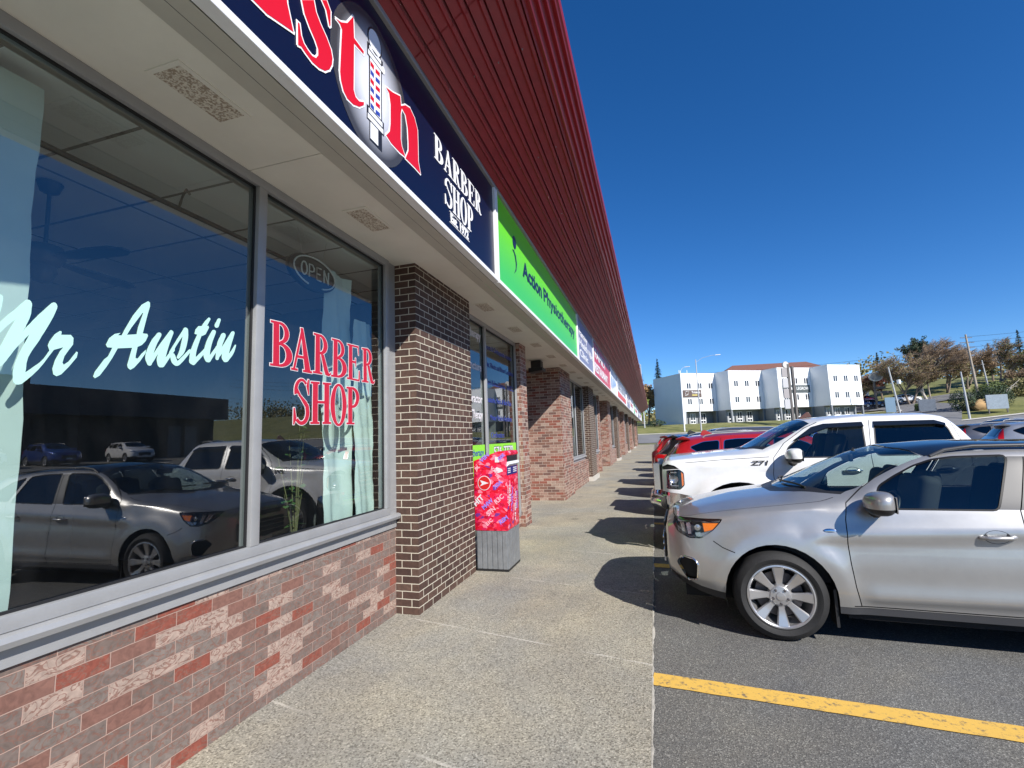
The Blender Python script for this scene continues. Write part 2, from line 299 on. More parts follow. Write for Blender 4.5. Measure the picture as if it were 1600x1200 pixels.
def speckle(name, base, dark, light, scale, rough=.9, joints=False, patch=.25, metalness=0):
    m, t, p = node_mat(name); N = t.nodes; L = t.links
    tc = N.new('ShaderNodeTexCoord'); P = tc.outputs['Object']
    v = N.new('ShaderNodeTexVoronoi'); v.inputs['Scale'].default_value = scale; L.new(P, v.inputs['Vector'])
    sp = N.new('ShaderNodeSeparateColor'); L.new(v.outputs['Color'], sp.inputs[0])
    r = N.new('ShaderNodeValToRGB'); e = r.color_ramp.elements; e[0].position = .0; e[0].color = (*dark, 1); e[1].position = 1; e[1].color = (*light, 1)
    for pos, c in ((.16, dark), (.3, base), (.8, base), (.93, light)): x = e.new(pos); x.color = (*c, 1)
    L.new(sp.outputs[0], r.inputs[0])
    n = N.new('ShaderNodeTexNoise'); n.inputs['Scale'].default_value = .9; n.inputs['Detail'].default_value = 9; n.inputs['Roughness'].default_value = .62; L.new(P, n.inputs['Vector'])
    r2 = N.new('ShaderNodeValToRGB'); r2.color_ramp.elements[0].position = .3; r2.color_ramp.elements[1].position = .7; r2.color_ramp.elements[0].color = (1-patch, 1-patch, 1-patch*.9, 1); r2.color_ramp.elements[1].color = (1.08, 1.06, 1.0, 1)
    L.new(n.outputs[0], r2.inputs[0])
    f = N.new('ShaderNodeTexNoise'); f.inputs['Scale'].default_value = 80; f.inputs['Detail'].default_value = 6; L.new(P, f.inputs['Vector'])
    mx0 = N.new('ShaderNodeMix'); mx0.data_type = 'RGBA'; mx0.inputs[0].default_value = .45; L.new(r.outputs[0], mx0.inputs[6]); mx0.inputs[7].default_value = (*base, 1)
    mul = N.new('ShaderNodeMix'); mul.data_type = 'RGBA'; mul.blend_type = 'MULTIPLY'; mul.inputs[0].default_value = 1; L.new(mx0.outputs[2], mul.inputs[6]); L.new(r2.outputs[0], mul.inputs[7])
    r3 = N.new('ShaderNodeValToRGB'); r3.color_ramp.elements[0].position = .3; r3.color_ramp.elements[1].position = .7; r3.color_ramp.elements[0].color = (.78, .78, .78, 1); r3.color_ramp.elements[1].color = (1.12, 1.12, 1.12, 1); L.new(f.outputs[0], r3.inputs[0])
    mul2 = N.new('ShaderNodeMix'); mul2.data_type = 'RGBA'; mul2.blend_type = 'MULTIPLY'; mul2.inputs[0].default_value = 1; L.new(mul.outputs[2], mul2.inputs[6]); L.new(r3.outputs[0], mul2.inputs[7])
    ws = N.new('ShaderNodeTexNoise'); ws.inputs['Scale'].default_value = .42; ws.inputs['Detail'].default_value = 7; ws.inputs['Roughness'].default_value = .6; ws.inputs['Distortion'].default_value = .6; L.new(P, ws.inputs['Vector'])
    rw = N.new('ShaderNodeValToRGB'); rw.color_ramp.elements[0].position = .38; rw.color_ramp.elements[1].position = .62; rw.color_ramp.elements[0].color = (.90, .93, .96, 1); rw.color_ramp.elements[1].color = (1.10, 1.05, .93, 1); L.new(ws.outputs[0], rw.inputs[0])
    mulw = N.new('ShaderNodeMix'); mulw.data_type = 'RGBA'; mulw.blend_type = 'MULTIPLY'; mulw.inputs[0].default_value = 1; L.new(mul2.outputs[2], mulw.inputs[6]); L.new(rw.outputs[0], mulw.inputs[7])
    col = mulw.outputs[2]; hsrc = v.outputs['Distance']
    # oil spots, gum and worn patches
    vo = N.new('ShaderNodeTexVoronoi'); vo.inputs['Scale'].default_value = .95; L.new(P, vo.inputs['Vector'])
    wn = N.new('ShaderNodeMath'); wn.operation = 'MULTIPLY_ADD'; wn.inputs[1].default_value = .16; L.new(f.outputs[0], wn.inputs[0]); L.new(vo.outputs['Distance'], wn.inputs[2])
    rs = N.new('ShaderNodeValToRGB'); rs.color_ramp.elements[0].position = .13; rs.color_ramp.elements[1].position = .19; rs.color_ramp.elements[0].color = (.62, .62, .62, 1); L.new(wn.outputs[0], rs.inputs[0])
    mul3 = N.new('ShaderNodeMix'); mul3.data_type = 'RGBA'; mul3.blend_type = 'MULTIPLY'; mul3.inputs[0].default_value = 1; L.new(col, mul3.inputs[6]); L.new(rs.outputs[0], mul3.inputs[7]); col = mul3.outputs[2]
    if joints:      # slab joints: pale chipped lines across and along the walk
        sx = N.new('ShaderNodeSeparateXYZ')
        wv = N.new('ShaderNodeVectorMath'); wv.operation = 'MULTIPLY_ADD'; wv.inputs[1].default_value = (.03, .03, 0); L.new(f.outputs['Color'], wv.inputs[0]); L.new(P, wv.inputs[2]); L.new(wv.outputs[0], sx.inputs[0])
        def line(src, period, offs, width):
            a = N.new('ShaderNodeMath'); a.operation = 'ADD'; a.inputs[1].default_value = offs; L.new(src, a.inputs[0])
            b = N.new('ShaderNodeMath'); b.operation = 'PINGPONG'; b.inputs[1].default_value = period/2; L.new(a.outputs[0], b.inputs[0])
            c = N.new('ShaderNodeMath'); c.operation = 'LESS_THAN'; c.inputs[1].default_value = width; L.new(b.outputs[0], c.inputs[0]); return c.outputs[0]
        sk = N.new('ShaderNodeMath'); sk.operation = 'MULTIPLY_ADD'; sk.inputs[1].default_value = .22; L.new(sx.outputs[0], sk.inputs[0]); L.new(sx.outputs[1], sk.inputs[2])
        l1 = line(sk.outputs[0], 1.55, -2.19, .009)
        # foot traffic has worn some joints away
        nb = N.new('ShaderNodeTexNoise'); nb.inputs['Scale'].default_value = 1.7; nb.inputs['Detail'].default_value = 6; L.new(P, nb.inputs['Vector'])
        g = N.new('ShaderNodeMapRange'); g.inputs['From Min'].default_value = .43; g.inputs['From Max'].default_value = .56; g.inputs['To Max'].default_value = .6; L.new(nb.outputs[0], g.inputs[0])
        mm = N.new('ShaderNodeMath'); mm.operation = 'MULTIPLY'; L.new(l1, mm.inputs[0]); L.new(g.outputs[0], mm.inputs[1])
        ad = N.new('ShaderNodeMix'); ad.data_type = 'RGBA'; L.new(mm.outputs[0], ad.inputs[0]); L.new(col, ad.inputs[6]); ad.inputs[7].default_value = (.52, .49, .43, 1); col = ad.outputs[2]
    L.new(col, p.inputs['Base Color']); p.inputs['Roughness'].default_value = rough
    bp = N.new('ShaderNodeBump'); bp.inputs['Strength'].default_value = .5; bp.inputs['Distance'].default_value = .004
    mh = N.new('ShaderNodeMath'); mh.operation = 'ADD'; L.new(hsrc, mh.inputs[0]); L.new(f.outputs[0], mh.inputs[1]); L.new(mh.outputs[0], bp.inputs['Height']); L.new(bp.outputs[0], p.inputs['Normal'])
    MATS[name] = m; return m
m_conc = speckle('concrete_walk', (.325, .31, .268), (.075, .066, .052), (.56, .53, .46), 105, joints=True, patch=.30)
m_asph = speckle('asphalt', (.138, .138, .137), (.045, .045, .047), (.36, .36, .35), 150, patch=.3)
m_road = pbr('road_grey', (.16, .16, .165), .9, var=.15, vscale=.5)
m_kerbc = pbr('kerb_concrete', (.45, .43, .39), .9, var=.12, vscale=3)
def grass_mat(name, a, b, c):
    m, t, p = node_mat(name); N = t.nodes; L = t.links; tc = N.new('ShaderNodeTexCoord')
    n = N.new('ShaderNodeTexNoise'); n.inputs['Scale'].default_value = .35; n.inputs['Detail'].default_value = 12; n.inputs['Roughness'].default_value = .72; L.new(tc.outputs['Object'], n.inputs['Vector'])
    r = N.new('ShaderNodeValToRGB'); e = r.color_ramp.elements; e[0].position = .34; e[0].color = (*a, 1); e[1].position = .68; e[1].color = (*c, 1); x = e.new(.5); x.color = (*b, 1)
    L.new(n.outputs[0], r.inputs[0]); L.new(r.outputs[0], p.inputs['Base Color']); p.inputs['Roughness'].default_value = .95
    MATS[name] = m; return m
m_grass = grass_mat('verge_grass', (.075, .085, .022), (.15, .155, .045), (.22, .2, .075))
gx = rangef(-600, -60, 60)[:-1]+rangef(-60, 120, 3)[:-1]+rangef(120, 900, 60); gy = rangef(-500, -40, 60)[:-1]+rangef(-40, 170, 3)[:-1]+rangef(170, 1400, 80)
sheet('ground', gx, gy, -.10, m_grass)
sheet('parking_lot', rangef(-12, 90, 3), rangef(-36, 76, 3), -.012, m_asph)
m = MB(); m.box((-2.75, -8, -.2), (-.12, 74, 0)); m.add([(-3.4, 9.2, 0.001), (-2.7, 9.2, 0.001), (-2.7, 12.5, 0.001), (-3.4, 12.5, 0.001)], [(0, 1, 2, 3)])
tag(m.build('sidewalk', m_conc, uv=False, recalc=False), kind='structure')
# ragged cement edge where the walk meets the asphalt
m = MB(); ys = rangef(.5, 40, .05); L_ = []; Rr_ = []
for y in ys: L_.append((-.125, y, .0012)); Rr_.append((-.113+.006*math.sin(y*9.1)*math.sin(y*3.3)+random.uniform(-.005, .006), y, -.004))
m.add(L_+Rr_, [(i, i+len(ys), i+1+len(ys), i+1) for i in range(len(ys)-1)]); tag(m.build('sidewalk_edge', pbr('worn_slab_edge', (.34, .32, .28), .9, var=.3, vscale=12), recalc=False), kind='structure')
# far street, verge kerbs, driveway up the hill
sheet('street', rangef(-60, 120, 3), [78.5, 80, 82, 84, 85.5], .03, m_road)
for y in (76.3, 85.6):
    sheet('kerb', rangef(-60, 120, 3), [y, y+.45], .07, m_kerbc)
def rib(name, pts, wd, dz, mat):
    L_ = []; Rr_ = []
    for i, (x, y) in enumerate(pts):
        a = pts[max(0, i-1)]; b = pts[min(len(pts)-1, i+1)]; t = Vector((b[0]-a[0], b[1]-a[1])).normalized(); n = Vector((-t.y, t.x))*wd/2
        L_.append((x-n.x, y-n.y, hgt(x-n.x, y-n.y)+dz)); Rr_.append((x+n.x, y+n.y, hgt(x+n.x, y+n.y)+dz))
    m = MB(); k = len(pts); m.add(L_+Rr_, [(i, i+k, i+k+1, i+1) for i in range(k-1)]); return tag(m.build(name, mat, recalc=False), kind='structure')
def curve(pts, n=8):
    P = [Vector(p) for p in pts]; P = [2*P[0]-P[1]]+P+[2*P[-1]-P[-2]]; out = []
    for i in range(1, len(P)-2):
        a, b, c, d = P[i-1:i+3]
        for k in range(n):
            t = k/n; out.append(tuple(.5*((2*b)+(-a+c)*t+(2*a-5*b+4*c-d)*t*t+(-a+3*b-3*c+d)*t**3)))
    return out+[tuple(P[-2])]
rib('driveway', curve([(38, 84), (41.5, 90), (45, 97), (47, 104), (46, 112), (40, 122)]), 7.5, .09, m_road)
rib('driveway', curve([(60, 112), (50, 111.5), (44, 113), (34, 121)]), 7, .11, m_road)
rib('kerb', curve([(36, 92), (38.5, 95), (41.3, 99.5), (43.2, 102.8), (43.6, 105), (42.2, 106.6), (38, 106.8)]), .5, .16, m_kerbc)
# yellow bay lines, the near one worn and cracked
m_yel, t_, p_ = node_mat('yellow_road_paint'); N_ = t_.nodes; tc_ = N_.new('ShaderNodeTexCoord'); n_ = N_.new('ShaderNodeTexNoise'); n_.inputs['Scale'].default_value = 22; n_.inputs['Detail'].default_value = 8; n_.inputs['Roughness'].default_value = .75
r_ = N_.new('ShaderNodeValToRGB'); r_.color_ramp.elements[0].position = .37; r_.color_ramp.elements[0].color = (.17, .13, .08, 1); r_.color_ramp.elements[1].position = .47; r_.color_ramp.elements[1].color = (.62, .385, .075, 1)
t_.links.new(tc_.outputs['Object'], n_.inputs['Vector']); t_.links.new(n_.outputs[0], r_.inputs[0]); t_.links.new(r_.outputs[0], p_.inputs['Base Color']); p_.inputs['Roughness'].default_value = .8
dirx = Vector((math.cos(R(-5.7)), math.sin(R(-5.7))))
for k, y0 in enumerate([3.565+2.93*i for i in range(-3, 12)]):
    m = MB(); st = []
    for i in range(45):
        d = -.02 + i*.125; c = Vector((-.1, y0))+dirx*d; q = Vector((-dirx.y, dirx.x)); w1 = .085+random.uniform(-.004, .004); st.append((c-q*w1, c+q*w1))
    vs = [(a.x, a.y, -.006) for a, b in st]+[(b.x, b.y, -.006) for a, b in st]; n = len(st)
    m.add(vs, [(i, i+1, i+1+n, i+n) for i in range(n-1)]); tag(m.build('road_marking', m_yel, recalc=False), kind='structure')

# ---------------------------------------------------------------- strip mall
m_dark = brick('dark_brown_brick', [(0, (.072, .037, .027)), (.3, (.090, .048, .034)), (.62, (.060, .031, .023)), (.85, (.105, .060, .043))], (.50, .46, .37), bw=.205, ms=.0095)
m_red = brick('mixed_red_brick', [(0, (.25, .068, .044)), (.14, (.185, .14, .12)), (.42, (.215, .105, .08)), (.50, (.205, .165, .142)), (.70, (.40, .30, .245)), (.90, (.17, .125, .105))], (.35, .24, .195), bw=.215, bh=.0727, ms=.0048, swirl=.85)
m_redpale = brick('pale_red_brick', [(0, (.26, .085, .058)), (.2, (.33, .21, .165)), (.45, (.22, .115, .085)), (.72, (.38, .28, .225)), (.86, (.15, .085, .07))], (.52, .45, .38), bw=.215, ms=.008, swirl=.45)
m_alu = pbr('silver_frame', (.34, .345, .35), .45, .3, var=.06, vscale=6)
m_aluw = pbr('white_trim', (.72, .73, .74), .45, var=.03)
m_seal = pbr('black_seal', (.012, .012, .013), .5)
m_soff = pbr('cream_soffit_paint', (.70, .68, .60), .75, var=.05, vscale=2.5, bump=.1, bscale=30)
m_soff2 = pbr('grey_soffit_paint', (.48, .46, .40), .75, var=.07, vscale=2)
m_rib = pbr('dark_red_metal_cladding', (.26, .015, .020), .36, var=.12, vscale=5, spec=.5)
m_shop = glass('shop_glass', (.76, .84, .82), 2.35, dust=.008)
m_int = pbr('dark_interior', (.035, .035, .037), .8, var=.2)
m_intw = pbr('interior_wall', (.16, .165, .17), .8, var=.1)
m_tile, t_, p_ = node_mat('ceiling_tiles'); N_ = t_.nodes; u_ = N_.new('ShaderNodeUVMap'); b_ = N_.new('ShaderNodeTexBrick'); b_.offset = 0
b_.inputs['Scale'].default_value = 1; b_.inputs['Brick Width'].default_value = 1.2; b_.inputs['Row Height'].default_value = .6; b_.inputs['Mortar Size'].default_value = .012; b_.inputs['Color1'].default_value = (.78, .79, .80, 1); b_.inputs['Color2'].default_value = (.72, .73, .75, 1); b_.inputs['Mortar'].default_value = (.1, .1, .1, 1)
t_.links.new(u_.outputs[0], b_.inputs['Vector']); t_.links.new(b_.outputs[0], p_.inputs['Base Color']); p_.inputs['Roughness'].default_value = .9
mall = empty('strip_mall', (-2.54, 4.31, 0), 0, 'long low brick shop row with dark red ribbed metal roof edge', 'building')
MALLP = Vector((-2.54, 4.31, 0))
def mpart(mb, name, mats, parent=mall, **k):
    o = mb.build(name, mats, parent, **k)
    if parent is mall or parent in PARTS: o.matrix_parent_inverse = Matrix.Translation(-MALLP) if parent is mall else Matrix.Identity(4)
    return o
PARTS = set()
GX = -2.54
def window(y0, y1, z0, z1, muls, sill=True):
    """aluminium shop window: frame mesh is the part; panes and sill are its pieces"""
    f = MB(); w = .065
    f.box((GX-.05, y0, z1-w), (GX+.045, y1, z1)); f.box((GX-.05, y0, z0), (GX+.045, y1, z0+w))
    edges = [y0]+list(muls)+[y1]
    f.box((GX-.05, y0, z0+w), (GX+.045, y0+w, z1-w)); f.box((GX-.05, y1-w, z0+w), (GX+.045, y1, z1-w))
    for y in muls: f.box((GX-.05, y-.036, z0+w), (GX+.047, y+.036, z1-w))
    fo = mpart(f, 'window', m_alu, bevel=.006, smooth=40)
    for i in range(len(edges)-1):
        a = edges[i]+(w if i == 0 else .036); b = edges[i+1]-(w if i == len(edges)-2 else .036)
        g = MB(); g.add([(GX, a, z0+w), (GX, b, z0+w), (GX, b, z1-w), (GX, a, z1-w)], [(0, 1, 2, 3)])
        g.build('pane', m_shop, fo, recalc=False)
        s = MB(); q = .012
        for (ya, yb, za, zb) in ((a, b, z0+w, z0+w+q), (a, b, z1-w-q, z1-w), (a, a+q, z0+w+q, z1-w-q), (b-q, b, z0+w+q, z1-w-q)): s.box((GX+.002, ya, za), (GX+.016, yb, zb))
        s.build('seal', m_seal, fo)
    if sill:
        s = MB(); s.prism([(GX-.05, z0-.012), (GX-.05, z0-.14), (GX+.028, z0-.14), (GX+.028, z0-.06), (GX+.075, z0-.055), (GX+.086, z0-.03), (GX+.078, z0-.008), (GX+.05, z0-.001), (GX+.045, z0-.001)], (y0-.03, y1+.13), 'Y')
        s.build('sill', m_alu, fo, smooth=35)
    return fo
TOP = 3.52
def pillar(y0, y1, xf=-2.28, mat=None):
    m = MB(); m.box((GX-.06, y0, -.05), (xf, y1, TOP+.02)); return mpart(m, 'brick_pillar', mat or m_dark)
def lowwall(y0, y1, xf=GX+.012, zt=.83, mat=None):
    m = MB(); m.box((GX-.2, y0, -.05), (xf, y1, zt)); return mpart(m, 'low_wall', mat or m_red)
# first shop: window beside the camera
lowwall(-4, 4.31); win1 = window(-2.9, 4.16, .97, TOP, [0.02, 2.52])
m = MB(); m.box((GX-.06, 4.16, .83), (GX+.02, 4.31, TOP)); mpart(m, 'jamb_panel', m_alu)
lines = []
for k in range(5):
    b = 13.6*k
    if k: m = MB(); m.box((GX-.1, b+4.1, -.05), (-2.2, b+5.9, .14)); mpart(m, 'pillar_plinth', m_kerbc)
    pillar(b+4.31, b+5.83)
    z0 = .97 if k else .20
    wdw = window(b+5.87, b+8.82, z0, TOP, [b+7.05], sill=bool(k))
    if k: lowwall(b+5.83, b+8.82, zt=z0-.14, mat=m_redpale)
    else: m = MB(); m.box((GX-.2, 5.83, -.05), (GX+.02, 8.82, .2)); mpart(m, 'low_wall', m_redpale)
    if k == 0: win2 = wdw
    pillar(b+8.82, b+9.27, -2.42, m_redpale)
    m = MB(); m.box((-3.32, b+9.27, -.05), (-3.25, b+12.48, TOP+.02)); m.box((-3.25, b+9.27, -.05), (GX-.06, b+9.33, TOP+.02)); mpart(m, 'entrance_wall', m_redpale)
    d = MB(); d.box((-3.25, b+10.2, 0), (-3.2, b+11.3, 2.15)); dd = mpart(d, 'door', m_alu)
    g = MB(); g.box((-3.198, b+10.28, .15), (-3.193, b+11.22, 2.05)); g.build('pane', m_int, dd)
    m = MB(); m.box((-3.25, b+12.48, -.05), (-2.33, b+12.62, TOP+.02)); m.box((GX-.2, b+12.62, -.05), (-2.33, b+14.1, TOP+.02)); mpart(m, 'entrance_pier', m_redpale)
    lowwall(b+14.1, b+17.91, xf=-2.40, zt=.80, mat=m_redpale)
    window(b+14.1, b+17.91, .94, TOP, [b+16.0])
m = MB(); m.box((-3.2, 72.2, -.05), (-2.33, 73, TOP+.02)); mpart(m, 'brick_pillar', m_dark)
# soffit in bays with thin joints, drip edge below the signs
m = MB()
for k in range(28): a = -6+2.8*k; m.box((-3.3, a+.003, TOP), (-1.92, a+2.797, TOP+.03))
mpart(m, 'soffit', m_soff)
m = MB(); m.prism([(-1.92, TOP+.04), (-1.92, TOP-.006), (-1.71, TOP-.032), (-1.705, TOP-.032), (-1.705, TOP+.04)], (-6, 73), 'Y'); mpart(m, 'soffit_edge', m_soff2)
m = MB(); m.box((-1.704, -6, TOP-.028), (-1.697, 73, TOP+.03)); mpart(m, 'soffit_joint', m_seal)
# back-up wall above soffit
m = MB(); m.box((-3.3, -6, TOP+.05), (-1.82, 73, 5.4)); mpart(m, 'parapet', m_int)
# ribbed dark red fascia leaning outward: profile in (x, z)
prof = []
P0 = Vector((-1.62, 4.68)); P1 = Vector((-.80, 5.22)); nrib = 7; d = (P1-P0)/nrib; nn = Vector((d.y, -d.x)).normalized()
for i in range(nrib):
    a = P0+d*i; dep = .030
    for s, q in ((0, 0), (.50, 0), (.56, 1), (.74, 1), (.80, 0), (.84, 0), (.86, -1.1), (.94, -1.1), (.96, 0)): pt = a+d*s+nn*dep*q; prof.append((pt.x, pt.y))
prof.append((P1.x, P1.y))
E_ = Vector((-.585, 5.53)); d = (E_-P1)/4; nn = Vector((d.y, -d.x)).normalized()
for i in range(4):
    a = P1+d*i
    for s, q in ((.05, 0), (.38, 0), (.48, 1), (.66, 1), (.76, 0)): pt = a+d*s+nn*.03*q; prof.append((pt.x, pt.y))
prof += [(-.565, 5.53), (-.555, 5.59), (-.70, 5.60)]
back = [(-1.9, 5.6), (-1.9, 4.70), (-1.64, 4.66)]
m = MB(); n = len(prof)
ysg = [-6]+[y for y in np.arange(-3, 73, 3.05)]+[73.2]
for j in range(len(ysg)-1):
    a, b = ysg[j], ysg[j+1]+.03; off = .004*(j % 2)
    m.add([(x+off, a, z-off) for x, z in prof]+[(x+off, b, z-off) for x, z in prof], [(i, i+1, i+1+n, i+n) for i in range(n-1)])
lp = prof+back; m.add([(x, 73.22, z) for x, z in lp], [tuple(range(len(lp)))])
for j in range(14):
    for q in (.12, .37, .62, .87):
        c = P0.lerp(P1, q); y = 2.0+j*1.52+.3*q
        m.lathe([(.0, -.033), (.005, -.032), (.006, -.02)], 6, 'Z', (c.x+.004, y, c.y), 1)
mpart(m, 'roof_fascia', [m_rib, m_alu], uv=False, recalc=False)
m = MB(); m.add([(-.6, -6, 5.6), (-.6, 73, 5.6), (-14, 73, 5.9), (-14, -6, 5.9)], [(0, 1, 2, 3)]); m.box((-14.2, -6, 0), (-14, 73, 5.9)); m.box((-14, 72.9, 0), (-3.2, 73, 5.6)); mpart(m, 'roof', pbr('roof_felt', (.1, .1, .1), .9))
# soffit vents: thin perforated plates with grime
m_vent, t_, p_ = node_mat('grimy_vent'); N_ = t_.nodes; tc_ = N_.new('ShaderNodeTexCoord'); v_ = N_.new('ShaderNodeTexNoise'); v_.inputs['Scale'].default_value = 85; v_.inputs['Detail'].default_value = 3
r_ = N_.new('ShaderNodeValToRGB'); r_.color_ramp.elements[0].position = .42; r_.color_ramp.elements[0].color = (.30, .24, .18, 1); r_.color_ramp.elements[1].position = .56; r_.color_ramp.elements[1].color = (.64, .60, .51, 1)
t_.links.new(tc_.outputs['Object'], v_.inputs['Vector']); t_.links.new(v_.outputs[0], r_.inputs[0]); t_.links.new(r_.outputs[0], p_.inputs['Base Color']); p_.inputs['Roughness'].default_value = .9
for y in [1.55, 3.09]+[5.97+1.5*i for i in range(18)]:
    m = MB(); m.box((-2.28, y, TOP-.006), (-2.06, y+.43, TOP+.001), 1); m.box((-2.255, y+.025, TOP-.0075), (-2.085, y+.405, TOP-.0055), 0)
    mpart(m, 'soffit_vent', [m_vent, m_soff])
# interior shells, one per shop, lit only through the glass
def room(y0, y1, depth=6, zc=3.15):
    m = MB(); x0 = GX-.09; x1 = x0-depth
    m.add([(x0, y0, .1), (x1, y0, .1), (x1, y1, .1), (x0, y1, .1)], [(0, 3, 2, 1)], 0)
    m.add([(x1, y0, .1), (x1, y1, .1), (x1, y1, 3.6), (x1, y0, 3.6)], [(0, 1, 2, 3)], 1)
    m.add([(x0, y0, .1), (x1, y0, .1), (x1, y0, 3.6), (x0, y0, 3.6)], [(0, 1, 2, 3)], 1)
    m.add([(x0, y1, .1), (x1, y1, .1), (x1, y1, 3.6), (x0, y1, 3.6)], [(3, 2, 1, 0)], 1)
    m.add([(x0-.02, y0, zc+.32), (x1, y0, zc+.32), (x1, y1, zc+.32), (x0-.02, y1, zc+.32)], [(0, 1, 2, 3)], 2)
    mpart(m, 'room', [m_int, m_intw, m_tile], recalc=False)
room(-4, 5.2); room(5.3, 9.2)
for k in range(5): room(13.6*k+12.7, 13.6*k+18.2, 4)
for k in range(1, 5): room(13.6*k+5.3, 13.6*k+9.2, 4)
